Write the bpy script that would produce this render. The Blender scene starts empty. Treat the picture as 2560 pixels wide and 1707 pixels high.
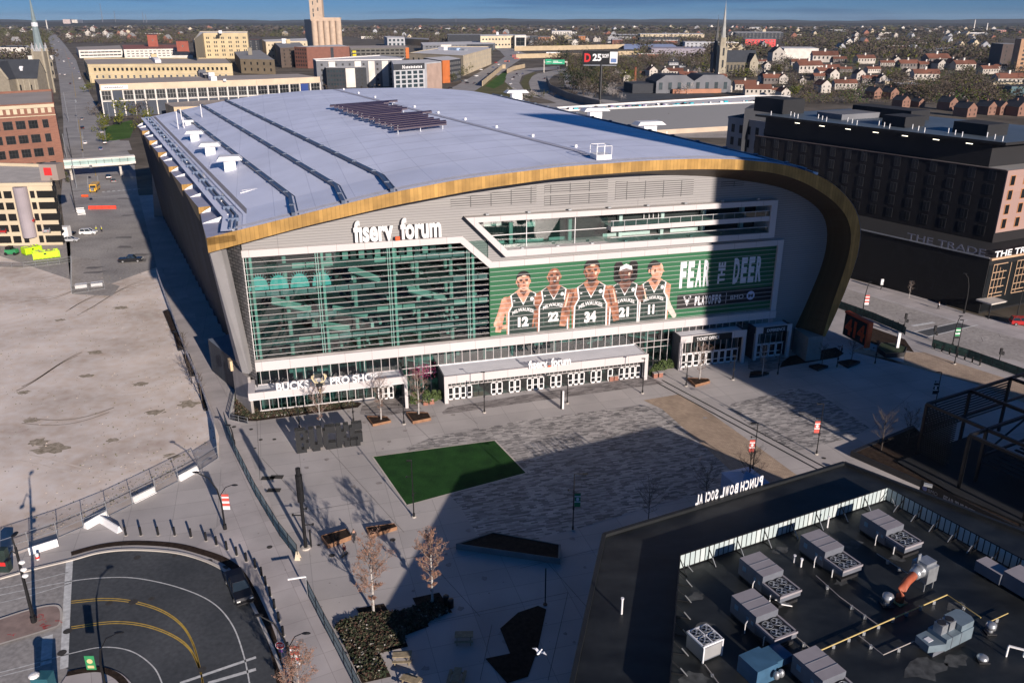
import bpy, math, random
from mathutils import Vector, Matrix, geometry
random.seed(7)
sc = bpy.context.scene; COL = sc.collection; rad = math.radians
# ---------------------------------------------------------------- camera
H = 60.0; FPX = 2091.0; CX = 1280.0; CY = 853.5
PITCH = math.atan((CY-50)/FPX)
cd = bpy.data.cameras.new('camera'); cam = bpy.data.objects.new('camera', cd); COL.objects.link(cam)
cam.location = (0, 0, H); cam.rotation_euler = (math.pi/2-PITCH, 0, 0)
cd.sensor_width = 36; cd.lens = 36*FPX/2560; cd.clip_start = 1; cd.clip_end = 60000
sc.camera = cam
# ---------------------------------------------------------------- light
SUN_EL = 17.0; SUN_AZ = 151.0          # azimuth clockwise from +Y
sd = bpy.data.lights.new('sun', 'SUN'); sd.energy = 5.0; sd.angle = rad(0.5); sd.color = (1.0, 0.88, 0.79)
sun = bpy.data.objects.new('sun', sd); COL.objects.link(sun)
sv = Vector((math.sin(rad(SUN_AZ))*math.cos(rad(SUN_EL)), math.cos(rad(SUN_AZ))*math.cos(rad(SUN_EL)), math.sin(rad(SUN_EL))))
sun.rotation_euler = sv.to_track_quat('Z', 'Y').to_euler()
W = bpy.data.worlds.new('World'); sc.world = W; W.use_nodes = True
wn = W.node_tree.nodes; wl = W.node_tree.links; bg = wn['Background']
sky = wn.new('ShaderNodeTexSky'); sky.sky_type = 'NISHITA'; sky.sun_disc = False
sky.sun_elevation = rad(SUN_EL); sky.sun_rotation = rad(SUN_AZ); sky.altitude = 100; sky.air_density = 0.8; sky.dust_density = 0.0; sky.ozone_density = 3.0
# a thin bank of darker cloud low in the sky
tc = wn.new('ShaderNodeTexCoord'); mp = wn.new('ShaderNodeMapping'); mp.inputs['Scale'].default_value = (2.2, 2.2, 60)
no = wn.new('ShaderNodeTexNoise'); no.inputs['Scale'].default_value = 2.0; no.inputs['Detail'].default_value = 5
rp = wn.new('ShaderNodeValToRGB'); rp.color_ramp.elements[0].position = 0.52; rp.color_ramp.elements[1].position = 0.66
mx = wn.new('ShaderNodeMix'); mx.data_type = 'RGBA'; mx.blend_type = 'MULTIPLY'; mx.inputs[7].default_value = (0.72, 0.74, 0.80, 1)
wl.new(tc.outputs['Generated'], mp.inputs[0]); wl.new(mp.outputs[0], no.inputs['Vector']); wl.new(no.outputs[0], rp.inputs[0])
hs = wn.new('ShaderNodeHueSaturation'); hs.inputs['Saturation'].default_value = 1.15; hs.inputs['Value'].default_value = 1.0
wl.new(sky.outputs[0], hs.inputs['Color']); wl.new(rp.outputs[0], mx.inputs[0]); wl.new(hs.outputs[0], mx.inputs[6]); tn = wn.new('ShaderNodeMix'); tn.data_type = 'RGBA'; tn.blend_type = 'MULTIPLY'; tn.inputs[0].default_value = 1; hz = wn.new('ShaderNodeSeparateXYZ'); hr = wn.new('ShaderNodeValToRGB'); hr.color_ramp.elements[0].color = (.20,.40,.88,1); hr.color_ramp.elements[1].color = (.36,.76,1.0,1); hr.color_ramp.elements[0].position = .03; hr.color_ramp.elements[1].position = .3
wl.new(tc.outputs['Generated'], hz.inputs[0]); wl.new(hz.outputs[2], hr.inputs[0]); wl.new(hr.outputs[0], tn.inputs[7])
wl.new(mx.outputs[2], tn.inputs[6]); wl.new(tn.outputs[2], bg.inputs[0])
bg.inputs[1].default_value = 0.058
sc.view_settings.view_transform = 'Standard'; sc.view_settings.look = 'None'; sc.view_settings.exposure = 0.33; sc.view_settings.gamma = 1
sc.cycles.use_denoising = True; sc.cycles.max_bounces = 6; sc.cycles.transparent_max_bounces = 12
sc.cycles.diffuse_bounces = 2; sc.cycles.glossy_bounces = 3

# ---------------------------------------------------------------- where things of the photograph stand on the ground
cp, sp = math.cos(PITCH), math.sin(PITCH)
def G(u, v, z=0.0):
    a = (u-CX)/FPX; b = (CY-v)/FPX
    dx, dy, dz = a, cp+b*sp, -sp+b*cp
    t = (z-H)/dz
    return Vector((dx*t, dy*t, z))
def PX(w):
    x, y, z = w[0], w[1], w[2]-H
    f = y*cp-z*sp
    return (CX+FPX*x/f, CY-FPX*(y*sp+z*cp)/f)
def HT(u, v, vt):                       # height of an upright thing standing at pixel (u,v) whose top is at row vt
    b = G(u, v); lo, hi = 0., 300.
    for _ in range(50):
        m = (lo+hi)/2
        if PX((b.x, b.y, m))[1] > vt: lo = m
        else: hi = m
    return m

# ---------------------------------------------------------------- materials
def srgb(c): return tuple(((x/255)/12.92 if x/255 < .04045 else ((x/255+.055)/1.055)**2.4) for x in c)
MT = {}
def M(name, col, rough=.8, var=.18, sc_=.6, met=0., col2=None, det=4, bump=0., alpha=None, spec=.5, emit=None, coords='pos', fine=0, stretch=None):
    if name in MT: return MT[name]
    m = bpy.data.materials.new(name); m.use_nodes = True; MT[name] = m
    nt = m.node_tree; n = nt.nodes; l = nt.links; b = n['Principled BSDF']
    b.inputs['Roughness'].default_value = rough; b.inputs['Metallic'].default_value = met
    b.inputs['Specular IOR Level'].default_value = spec
    g = n.new('ShaderNodeNewGeometry'); v = n.new('ShaderNodeTexNoise'); v.inputs['Scale'].default_value = sc_; v.inputs['Detail'].default_value = det
    src = g.outputs['Position']
    if stretch:
        mp = n.new('ShaderNodeMapping'); mp.inputs['Scale'].default_value = stretch; l.new(src, mp.inputs[0]); src = mp.outputs[0]
    l.new(src, v.inputs['Vector'])
    c2 = col2 or tuple(min(1, c*(1+var)) for c in col); c1 = col if col2 else tuple(c*(1-var) for c in col)
    r = n.new('ShaderNodeValToRGB'); r.color_ramp.elements[0].position = .3; r.color_ramp.elements[1].position = .7
    r.color_ramp.elements[0].color = (*c1, 1); r.color_ramp.elements[1].color = (*c2, 1)
    l.new(v.outputs[0], r.inputs[0]); out = r.outputs[0]
    if fine:
        v2 = n.new('ShaderNodeTexNoise'); v2.inputs['Scale'].default_value = fine; v2.inputs['Detail'].default_value = 3
        l.new(g.outputs['Position'], v2.inputs['Vector'])
        mm = n.new('ShaderNodeMix'); mm.data_type = 'RGBA'; mm.blend_type = 'OVERLAY'; mm.inputs[0].default_value = .5
        l.new(out, mm.inputs[6]); l.new(v2.outputs[0], mm.inputs[7]); out = mm.outputs[2]
    l.new(out, b.inputs['Base Color'])
    if bump:
        bp = n.new('ShaderNodeBump'); bp.inputs['Strength'].default_value = bump; bp.inputs['Distance'].default_value = .1
        l.new(v.outputs[0], bp.inputs['Height']); l.new(bp.outputs[0], b.inputs['Normal'])
    if alpha is not None: b.inputs['Alpha'].default_value = alpha
    if emit: b.inputs['Emission Color'].default_value = (*emit[0], 1); b.inputs['Emission Strength'].default_value = emit[1]
    m.diffuse_color = (*col, 1)
    return m
def brickmat(name, c1, c2, cm, w, h, ms=.01, rot=0., axis='xy', rough=.8, met=0., off=.5, big=.15, bigsc=.05, bias=0., spec=.4, fine=0.):
    """tiles, pavers, siding and panel joints; axis says which plane carries the courses, rot turns it about z"""
    m = bpy.data.materials.new(name); m.use_nodes = True; MT[name] = m
    nt = m.node_tree; n = nt.nodes; l = nt.links; b = n['Principled BSDF']
    b.inputs['Roughness'].default_value = rough; b.inputs['Metallic'].default_value = met; b.inputs['Specular IOR Level'].default_value = spec
    g = n.new('ShaderNodeNewGeometry'); mp = n.new('ShaderNodeVectorRotate'); mp.rotation_type = 'Z_AXIS'; mp.inputs['Angle'].default_value = -rot
    l.new(g.outputs['Position'], mp.inputs[0]); src = mp.outputs[0]
    if axis != 'xy':
        s = n.new('ShaderNodeSeparateXYZ'); c = n.new('ShaderNodeCombineXYZ'); l.new(src, s.inputs[0])
        a, d = {'xz': (0, 2), 'yz': (1, 2), 'zx': (2, 0)}[axis]
        l.new(s.outputs[a], c.inputs[0]); l.new(s.outputs[d], c.inputs[1]); src = c.outputs[0]
    t = n.new('ShaderNodeTexBrick'); t.inputs['Scale'].default_value = 1; t.inputs['Brick Width'].default_value = w; t.inputs['Row Height'].default_value = h
    t.inputs['Mortar Size'].default_value = ms; t.inputs['Mortar Smooth'].default_value = .1; t.offset = off; t.inputs['Bias'].default_value = bias
    t.inputs['Color1'].default_value = (*c1, 1); t.inputs['Color2'].default_value = (*c2, 1); t.inputs['Mortar'].default_value = (*cm, 1)
    l.new(src, t.inputs['Vector'])
    v = n.new('ShaderNodeTexNoise'); v.inputs['Scale'].default_value = bigsc; v.inputs['Detail'].default_value = 6; l.new(g.outputs['Position'], v.inputs['Vector'])
    mr = n.new('ShaderNodeMapRange'); mr.inputs[1].default_value = .3; mr.inputs[2].default_value = .7; mr.inputs[3].default_value = 1-big; mr.inputs[4].default_value = 1+big
    l.new(v.outputs[0], mr.inputs[0])
    x = n.new('ShaderNodeVectorMath'); x.operation = 'SCALE'; l.new(t.outputs[0], x.inputs[0]); l.new(mr.outputs[0], x.inputs['Scale'])
    l.new(x.outputs[0], b.inputs['Base Color'])
    return m
def glassmat(name, tint, refl=.12, rough=.02, refl_tint=(1, 1, 1)):
    m = bpy.data.materials.new(name); m.use_nodes = True; MT[name] = m
    nt = m.node_tree; n = nt.nodes; l = nt.links; n.remove(n['Principled BSDF']); o = n['Material Output']
    tr = n.new('ShaderNodeBsdfTransparent'); tr.inputs[0].default_value = (*tint, 1)
    gl = n.new('ShaderNodeBsdfGlossy'); gl.inputs['Roughness'].default_value = rough; gl.inputs[0].default_value = (*refl_tint, 1)
    fr = n.new('ShaderNodeFresnel'); fr.inputs[0].default_value = 1.5
    mt = n.new('ShaderNodeMath'); mt.operation = 'ADD'; mt.inputs[1].default_value = refl-.04; mt.use_clamp = True; l.new(fr.outputs[0], mt.inputs[0])
    mix = n.new('ShaderNodeMixShader'); l.new(mt.outputs[0], mix.inputs[0]); l.new(tr.outputs[0], mix.inputs[1]); l.new(gl.outputs[0], mix.inputs[2]); l.new(mix.outputs[0], o.inputs[0])
    return m

# ---------------------------------------------------------------- mesh helpers
class MB:
    def __init__(s): s.v = []; s.f = []; s.m = []
    def add(s, vs, fs, m=0):
        o = len(s.v); s.v += [tuple(x) for x in vs]; s.f += [tuple(i+o for i in f) for f in fs]; s.m += [m]*len(fs); return s
    def quad(s, a, b, c, d, m=0): return s.add([a, b, c, d], [(0, 1, 2, 3)], m)
    def poly(s, pts, m=0): return s.add(pts, [tuple(range(len(pts)))], m)
    def box(s, x0, x1, y0, y1, z0, z1, m=0, mtop=None):
        if x0 > x1: x0, x1 = x1, x0
        if y0 > y1: y0, y1 = y1, y0
        if z0 > z1: z0, z1 = z1, z0
        s.add([(x0,y0,z0),(x1,y0,z0),(x1,y1,z0),(x0,y1,z0),(x0,y0,z1),(x1,y0,z1),(x1,y1,z1),(x0,y1,z1)],
              [(0,3,2,1),(0,1,5,4),(1,2,6,5),(2,3,7,6),(3,0,4,7)], m)
        return s.add([(x0,y0,z1),(x1,y0,z1),(x1,y1,z1),(x0,y1,z1)], [(0,1,2,3)], m if mtop is None else mtop)
    def bar(s, a, b, w, h=None, m=0):          # rectangular bar from a to b
        a = Vector(a); b = Vector(b); h = h or w; d = (b-a).normalized()
        up = Vector((0, 0, 1)) if abs(d.z) < .95 else Vector((0, 1, 0))
        x = d.cross(up).normalized()*w/2; y = x.normalized().cross(d)*h/2
        vs = [a-x-y, a+x-y, a+x+y, a-x+y, b-x-y, b+x-y, b+x+y, b-x+y]
        return s.add(vs, [(3,2,1,0),(4,5,6,7),(0,1,5,4),(1,2,6,5),(2,3,7,6),(3,0,4,7)], m)
    def prism(s, pts, z0, z1, m=0, mtop=None):
        n = len(pts); A = sum(pts[i][0]*pts[(i+1)%n][1]-pts[(i+1)%n][0]*pts[i][1] for i in range(n))
        if A < 0: pts = pts[::-1]
        s.add([(p[0],p[1],z0) for p in pts]+[(p[0],p[1],z1) for p in pts], [(i,(i+1)%n,(i+1)%n+n,i+n) for i in range(n)], m)
        return s.add([(p[0],p[1],z1) for p in pts], [tuple(range(n))], m if mtop is None else mtop)
    def slab(s, pts, y0, y1, m=0):              # polygon in x-z, thick along y (y0 = front)
        n = len(pts)
        s.add([(p[0],y0,p[1]) for p in pts], [tuple(range(n))], m)
        s.add([(p[0],y1,p[1]) for p in pts], [tuple(range(n-1,-1,-1))], m)
        return s.add([(p[0],y0,p[1]) for p in pts]+[(p[0],y1,p[1]) for p in pts], [(i,i+n,(i+1)%n+n,(i+1)%n) for i in range(n)], m)
    def cyl(s, x, y, z0, z1, r, n=10, m=0, r2=None, cap=True):
        r2 = r if r2 is None else r2; c = [(math.cos(2*math.pi*i/n), math.sin(2*math.pi*i/n)) for i in range(n)]
        fs = [(i,(i+1)%n,(i+1)%n+n,i+n) for i in range(n)]
        if cap: fs += [tuple(range(n,2*n)), tuple(range(n-1,-1,-1))]
        return s.add([(x+r*a,y+r*b,z0) for a,b in c]+[(x+r2*a,y+r2*b,z1) for a,b in c], fs, m)
    def tube(s, pts, r, n=6, m=0, r2=None):
        P = [Vector(p) for p in pts]; k = len(P); vs = []
        for i, p in enumerate(P):
            d = (P[min(i+1,k-1)]-P[max(i-1,0)]).normalized(); up = Vector((0,0,1)) if abs(d.z) < .9 else Vector((1,0,0))
            a = d.cross(up).normalized(); b = a.cross(d); rr = r if r2 is None else r+(r2-r)*i/max(1,k-1)
            vs += [p+a*rr*math.cos(2*math.pi*j/n)+b*rr*math.sin(2*math.pi*j/n) for j in range(n)]
        fs = [(i*n+j, i*n+(j+1)%n, (i+1)*n+(j+1)%n, (i+1)*n+j) for i in range(k-1) for j in range(n)]
        return s.add(vs, fs+[tuple(range(n-1,-1,-1)), tuple(range((k-1)*n,k*n))], m)
    def ell(s, c, r, n=10, k=6, m=0):
        vs = []; fs = []
        for i in range(k+1):
            t = math.pi*i/k
            for j in range(n):
                p = 2*math.pi*j/n; vs.append((c[0]+r[0]*math.sin(t)*math.cos(p), c[1]+r[1]*math.sin(t)*math.sin(p), c[2]+r[2]*math.cos(t)))
        for i in range(k):
            for j in range(n): fs.append((i*n+j,(i+1)*n+j,(i+1)*n+(j+1)%n,i*n+(j+1)%n))
        return s.add(vs, fs, m)
    def disc(s, c, rx, rz, n=20, m=0, a0=0, a1=2*math.pi):     # in x-z plane facing -y
        return s.add([(c[0]+rx*math.cos(a0+(a1-a0)*i/n), c[1], c[2]+rz*math.sin(a0+(a1-a0)*i/n)) for i in range(n)], [tuple(range(n))], m)
    def build(s, name, mats, parent=None, loc=None, smooth=False, fix=False):
        me = bpy.data.meshes.new(name); me.from_pydata(s.v, [], s.f)
        if not isinstance(mats, (list, tuple)): mats = [mats]
        for x in mats: me.materials.append(x)
        me.polygons.foreach_set('material_index', s.m)
        if smooth: me.polygons.foreach_set('use_smooth', [True]*len(s.f))
        me.update()
        o = bpy.data.objects.new(name, me); COL.objects.link(o)
        if parent: o.parent = parent
        if loc: o.location = loc
        return o
def tag(o, label=None, cat=None, group=None, kind=None):
    if label: o['label'] = label
    if cat: o['category'] = cat
    if group: o['group'] = group
    if kind: o['kind'] = kind
    return o
def thing(name, label, cat, loc=(0,0,0), rz=0., group=None):
    o = bpy.data.objects.new(name, None); COL.objects.link(o); o.location = loc; o.rotation_euler = (0,0,rz); o.empty_display_size = .5
    return tag(o, label, cat, group)
KIDS = {}
def dup(root, loc=None, rz=None, label=None, group=None, scale=None):
    if root.name not in KIDS: KIDS[root.name] = [(ch, list(ch.children)) for ch in root.children]
    r = root.copy(); COL.objects.link(r)
    for ch, gs in KIDS[root.name]:
        c = ch.copy(); COL.objects.link(c); c.parent = r
        for g in gs: d = g.copy(); COL.objects.link(d); d.parent = c
    if loc is not None: r.location = loc
    if rz is not None: r.rotation_euler = (0,0,rz)
    if label: r['label'] = label
    if group: r['group'] = group
    if scale: r.scale = (scale,)*3 if isinstance(scale, (int,float)) else scale
    return r
def dupmesh(o, parent, loc, rz=0.):
    c = o.copy(); COL.objects.link(c); c.parent = parent; c.location = loc; c.rotation_euler = (0,0,rz); return c
def sheet(name, pts, z, mat, kind='structure', parent=None, dz=.0):
    """flat ground sheet; pts are ground points"""
    mb = MB(); tri = geometry.tessellate_polygon([[Vector((p[0],p[1],0)) for p in pts]])
    mb.add([(p[0],p[1],z) for p in pts], [t for t in tri])
    o = mb.build(name, mat, parent)
    me = o.data
    if me.polygons and me.polygons[0].normal.z < 0: me.flip_normals()
    if kind: o['kind'] = kind
    return o
def psheet(name, px, z, mat, **k): return sheet(name, [G(u,v,z) for u,v in px], z, mat, **k)
def stroke(mb, pts, w, z, m=0):                     # painted line along ground points
    P = [Vector((p[0],p[1],0)) for p in pts]; n = len(P); L = []; R = []
    for i in range(n):
        d = (P[min(i+1,n-1)]-P[max(i-1,0)]).normalized(); q = Vector((-d.y, d.x, 0))*w/2
        L.append((P[i].x+q.x,P[i].y+q.y,z)); R.append((P[i].x-q.x,P[i].y-q.y,z))
    for i in range(n-1): mb.quad(R[i],R[i+1],L[i+1],L[i],m)
def spline(pts, k=8):
    P = [Vector((p[0],p[1],0)) for p in pts]; out = []
    for i in range(len(P)-1):
        a = P[max(i-1,0)]; b = P[i]; c = P[i+1]; d = P[min(i+2,len(P)-1)]
        for j in range(k):
            t = j/k; out.append(.5*((2*b)+(c-a)*t+(2*a-5*b+4*c-d)*t*t+(-a+3*b-3*c+d)*t**3))
    out.append(P[-1]); return out
TXT = {}
def textgeo(s, bold=.0, ext=.0):
    k = (s, bold, ext)
    if k in TXT: return TXT[k]
    cu = bpy.data.curves.new('t', 'FONT'); cu.body = s; cu.size = 1; cu.offset = bold; cu.extrude = ext; cu.resolution_u = 3
    o = bpy.data.objects.new('t', cu); COL.objects.link(o); dg = bpy.context.evaluated_depsgraph_get(); dg.update()
    me = bpy.data.meshes.new_from_object(o.evaluated_get(dg)); vs = [v.co.copy() for v in me.vertices]; fs = [tuple(p.vertices) for p in me.polygons]
    bpy.data.objects.remove(o); bpy.data.curves.remove(cu); bpy.data.meshes.remove(me)
    x0 = min(v.x for v in vs); x1 = max(v.x for v in vs); y0 = min(v.y for v in vs); y1 = max(v.y for v in vs)
    TXT[k] = ([((v.x-x0)/(x1-x0), (v.y-y0)/(y1-y0), v.z) for v in vs], fs); return TXT[k]
def text(mb, s, org, xd, up, w, h, m=0, bold=.0, thick=0., arch=0.):
    """lettering whose lower left corner is org, w wide along xd and h high along up; faces toward xd x up"""
    vs, fs = textgeo(s, bold, .5 if thick else 0.); xd = Vector(xd).normalized(); up = Vector(up).normalized(); nn = xd.cross(up); org = Vector(org)
    mb.add([org+xd*v[0]*w+up*(v[1]*h+arch*4*v[0]*(1-v[0]))+nn*v[2]*2*thick for v in vs], fs, m)
def interp(pts, x):
    if x <= pts[0][0]: return pts[0][1]
    for (a, b), (c, d) in zip(pts, pts[1:]):
        if x <= c: return b+(d-b)*(x-a)/(c-a)
    return pts[-1][1]
# ---------------------------------------------------------------- materials used all over
FR = rad(16.02)                                   # the arena's front runs along this direction
conc = brickmat('plaza_concrete', (.42,.39,.375), (.475,.44,.42), (.30,.28,.265), 5.5, 3.6, .035, rot=FR, rough=.75, off=0, big=.14, bigsc=.12)
conc2 = brickmat('sidewalk_concrete', (.43,.395,.38), (.50,.455,.44), (.33,.29,.28), 3.0, 3.0, .03, rot=rad(28), rough=.8, off=0, big=.16, bigsc=.2)
paver = brickmat('mixed_pavers', (.50,.465,.44), (.13,.125,.125), (.2,.18,.17), .95, .28, .0, rot=FR, off=.37, big=.16, bigsc=.15, bias=-.05, rough=.75)
paver2 = brickmat('grey_pavers', (.33,.30,.285), (.14,.125,.12), (.12,.11,.10), 1.1, .32, .0, rot=FR, off=.4, big=.12, bigsc=.2, rough=.75)
tanbrick = brickmat('tan_brick_paving', (.47,.36,.26), (.36,.27,.20), (.27,.2,.15), .55, .3, .02, rot=rad(-27), off=.5, big=.18, bigsc=.2)
dirt = M('bare_dirt', (.60,.51,.44), .95, col2=(.90,.79,.70), sc_=.06, det=8, fine=.5, stretch=(1,1.4,1), spec=.1)
dirtn = dirt.node_tree.nodes
turf = M('artificial_turf', (.013,.045,.013), .95, col2=(.022,.075,.018), sc_=.5, det=8, fine=5, spec=.1)
lawn = M('lawn_grass', (.045,.10,.02), .95, col2=(.09,.16,.035), sc_=.08, det=6, fine=1, spec=.1)
drygrass = M('dry_grass', (.10,.10,.04), .95, col2=(.17,.15,.075), sc_=.06, det=6, fine=1, spec=.1)
asph = M('asphalt_street', (.26,.245,.235), .85, col2=(.42,.395,.37), sc_=.09, det=7, fine=2, spec=.3)
asphd = M('dark_asphalt', (.048,.053,.058), .8, col2=(.085,.09,.095), sc_=.12, det=7, fine=2, spec=.4)
asphl = M('worn_concrete_road', (.30,.275,.255), .85, col2=(.44,.405,.375), sc_=.12, det=7, fine=1.5, spec=.3)
citym = M('city_ground', (.085,.072,.055), .95, col2=(.20,.17,.135), sc_=.02, det=9, fine=.15, spec=.1)
paintw = M('white_road_paint', (.62,.62,.60), .7, .2, 2.)
painty = M('yellow_road_paint', (.55,.36,.06), .7, .2, 2.)
painte = M('red_survey_paint', (.55,.06,.06), .8, .1, 1.)
bed = M('planting_bed_mulch', (.022,.015,.012), .95, col2=(.055,.038,.028), sc_=2., det=6, spec=.1)
white = M('white_metal_panel', (.60,.56,.55), .45, .05, .2, spec=.4)
whitej = brickmat('white_panel_joints', (.56,.52,.51), (.60,.56,.55), (.30,.28,.27), 4.4, 40, .03, rot=FR, axis='xz', rough=.45, off=0, big=.03)
whitep = M('bright_white_paint', (.80,.79,.78), .5, .04, .3)
roofm = brickmat('roof_membrane', (.76,.79,.93), (.79,.82,.95), (.58,.61,.74), 6.0, 60., .05, rot=FR, off=0, big=.10, bigsc=.09, rough=.5, spec=.3)
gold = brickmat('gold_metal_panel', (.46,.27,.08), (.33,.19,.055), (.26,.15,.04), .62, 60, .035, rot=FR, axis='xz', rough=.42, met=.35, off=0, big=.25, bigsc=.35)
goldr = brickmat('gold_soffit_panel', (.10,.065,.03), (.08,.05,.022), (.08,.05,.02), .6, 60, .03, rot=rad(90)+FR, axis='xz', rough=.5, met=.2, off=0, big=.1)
siding = brickmat('grey_metal_siding', (.29,.28,.275), (.31,.30,.29), (.19,.18,.18), 60, .42, .045, rot=FR, axis='xz', rough=.5, off=0, big=.03)
louvm = brickmat('louvre_panel', (.33,.32,.31), (.30,.285,.28), (.07,.07,.07), 3.4, .36, .07, rot=FR, axis='xz', rough=.5, off=0, big=.04)
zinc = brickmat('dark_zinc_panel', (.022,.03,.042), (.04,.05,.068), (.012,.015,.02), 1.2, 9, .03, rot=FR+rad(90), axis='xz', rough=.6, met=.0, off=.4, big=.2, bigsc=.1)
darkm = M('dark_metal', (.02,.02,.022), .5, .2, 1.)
blackm = M('black_metal', (.009,.009,.010), .45, .2, 1.)
steel = M('galvanised_steel', (.42,.44,.46), .35, .12, 2., met=.6)
whmem = M('white_membrane', (.72,.72,.74), .6, .06, .4)
greyc = M('grey_concrete', (.32,.30,.28), .85, .2, .4)
lgreyc = M('light_concrete', (.55,.50,.44), .85, .12, .3)
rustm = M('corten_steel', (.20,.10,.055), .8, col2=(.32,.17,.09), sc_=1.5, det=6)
wood = M('bench_wood', (.30,.24,.15), .7, .25, 3., stretch=(1,1,4))
gls = glassmat('teal_glass', (.46,.66,.62), .12)
glsd = glassmat('dark_teal_glass', (.32,.50,.48), .12)
tealin = M('interior_teal_surface', (.34,.47,.435), .7, .2, .3)
tealmid = M('interior_mid_surface', (.07,.10,.10), .8, .3, .3)
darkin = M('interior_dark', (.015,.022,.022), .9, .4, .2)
winm = M('window_glass', (.010,.012,.014), .3, .4, .15, spec=.35)
winb = M('blue_window_glass', (.03,.05,.06), .25, .5, .2, spec=.5)
winl = M('window_frame_light', (.55,.54,.51), .6, .1, 1.)
orange = M('orange_red_paint', (.85,.10,.02), .5, .05, 1.)
redp = M('red_paint', (.60,.03,.03), .5, .08, 1.)
teal = M('teal_sign', (.02,.42,.48), .5, .05, 1.)
# ---------------------------------------------------------------- the ground and its pavings
R_ = 26000
g = MB(); N_ = 28
for i in range(N_):
    for j in range(N_):
        x0 = -R_+2*R_*i/N_; y0 = -R_*.1+1.1*R_*j/N_; dx = 2*R_/N_; dy = 1.1*R_/N_
        g.quad((x0,y0,-.05),(x0+dx,y0,-.05),(x0+dx,y0+dy,-.05),(x0,y0+dy,-.05))
g.quad((-R_,-R_,-.05),(R_,-R_,-.05),(R_,-R_*.1,-.05),(-R_,-R_*.1,-.05))
tag(g.build('ground', citym), kind='structure')
def mpx(name, px, z, m, **k): return psheet(name, px, z, m, **k)
O2 = Vector((-12.9,132.4,0)); XD = Vector((.96117,.27594,0)); YD = Vector((-.27594,.96117,0))
def LW(s, y, z=0.): w = O2+XD*s+YD*y; return Vector((w.x, w.y, z))
def WL(w): d = Vector((w[0]-O2.x, w[1]-O2.y, 0)); return (d.dot(XD), d.dot(YD))
# broad concrete plaza and sidewalks
pl = [G(0,1445),G(0,1330),G(545,1100),G(455,870),G(350,640)]+[LW(-75,200),LW(90,200)]+[G(2130,700),G(2700,860)]+[Vector((110,60,0)),Vector((80,20,0)),Vector((-60,20,0))]
sheet('plaza_paving', pl, -.02, conc)
mpx('dirt_lot', [(-900,1770),(-900,700),(-300,655),(0,640),(180,700),(270,712),(392,668),(412,742),(455,865),(500,965),(548,1090),(547,1140),(505,1170),(390,1231),(270,1290),(140,1347),(0,1403)], .0, dirt)
mpx('sidewalk', [(392,668),(436,668),(470,740),(528,900),(592,1040),(640,1180),(760,1440),(900,1707),(960,1830),(760,1830),(700,1660),(640,1500),(600,1440),(560,1400),(480,1375),(560,1300),(548,1090),(500,965),(455,865),(412,742)], .0, conc2)
# street that runs away past the arena, its side aprons and the far cross streets
mpx('street', [(392,668),(375,600),(345,480),(335,400),(262,300),(228,240),(203,190),(190,150),(168,120),(150,98),(138,85),(130,72),(124,62),(121,62),(119,72),(118,85),(120,98),(128,120),(138,150),(146,190),(152,240),(158,300),(160,400),(152,500),(165,600),(175,700),(270,712)], .005, asph)
mpx('street_apron', [(0,640),(180,700),(175,600),(155,560),(0,585)], .005, asphl)
mpx('worn_pavement', [(176,640),(250,650),(262,705),(300,715),(280,740),(180,735)], .01, asphl)
# crosswalks and lane lines on that street
mk = MB()
for a, b in (((178,484),(232,476)),((180,528),(300,516)),((182,500),(330,486)),((256,482),(350,472))):
    stroke(mk, [G(*a),G(*b)], .45, .02)
for a, b, w in (((218,440),(221,478),.2),((243,440),(248,470),.2),((205,330),(208,400),.2),((188,262),(196,330),.15)):
    stroke(mk, [G(*a),G(*b)], w, .02, 0)
for k in range(7): stroke(mk, [G(255+k*13,480-k*1.0),G(262+k*13,479.5-k*1.0)], 1.6, .021)
for a, b in (((236,418),(240,440)),((196,300),(207,380)),((180,180),(190,245)),((160,120),(176,170))): stroke(mk, [G(*a),G(*b)], .3, .021, 1)
tag(mk.build('road_markings', [paintw, painty]), kind='structure')
# paver fields, lawn of artificial turf
mpx('paver_field', [(1015,1120),(1085,1090),(1300,1052),(1600,1012),(1655,1022),(1760,1115),(1860,1205),(1790,1228),(1640,1262),(1480,1310),(1330,1352),(1215,1372),(1150,1265)], .004, paver)
mpx('paver_field_by_doors', [(1105,1030),(1120,1018),(1300,988),(1500,958),(1620,940),(1660,958),(1560,972),(1300,1008),(1150,1030),(1108,1035)], .004, paver2)
mpx('grey_paver_apron', [(905,1015),(985,985),(1015,980),(1055,1022),(960,1040),(900,1035)], .004, paver2)
mpx('paver_field_right', [(1815,1012),(1990,970),(2050,985),(2175,1070),(2120,1095),(1990,1128),(1900,1085)], .004, paver)
mpx('paver_field_ticket', [(1870,900),(1950,890),(2000,905),(1900,935),(1870,920)], .004, paver2)
mpx('brick_path', [(1608,1000),(1700,985),(1780,1035),(1900,1120),(2010,1200),(2150,1290),(1990,1330),(1860,1205),(1760,1115),(1655,1022)], .004, tanbrick)
mpx('brick_path_east', [(2130,878),(2260,905),(2262,880),(2310,880),(2560,960),(2700,1000),(2700,1060),(2440,960),(2262,912),(2160,865)], .004, tanbrick)
mpx('turf_lawn', [(931,1141),(1237,1100),(1317,1182),(1016,1263)], .012, turf)
ed = MB()
for a, b in (((931,1141),(1237,1100)),((1237,1100),(1317,1182)),((1317,1182),(1016,1263)),((1016,1263),(931,1141))): stroke(ed, [G(*a),G(*b)], .22, .016)
tag(ed.build('lawn_kerb', lgreyc), kind='structure')
ch = MB()
for a, b in (((1640,955),(2075,1190)),((1655,950),(2095,1185))): stroke(ch, [G(*a),G(*b)], .28, .012)
tag(ch.build('drain_channel', darkm), kind='structure')
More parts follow.
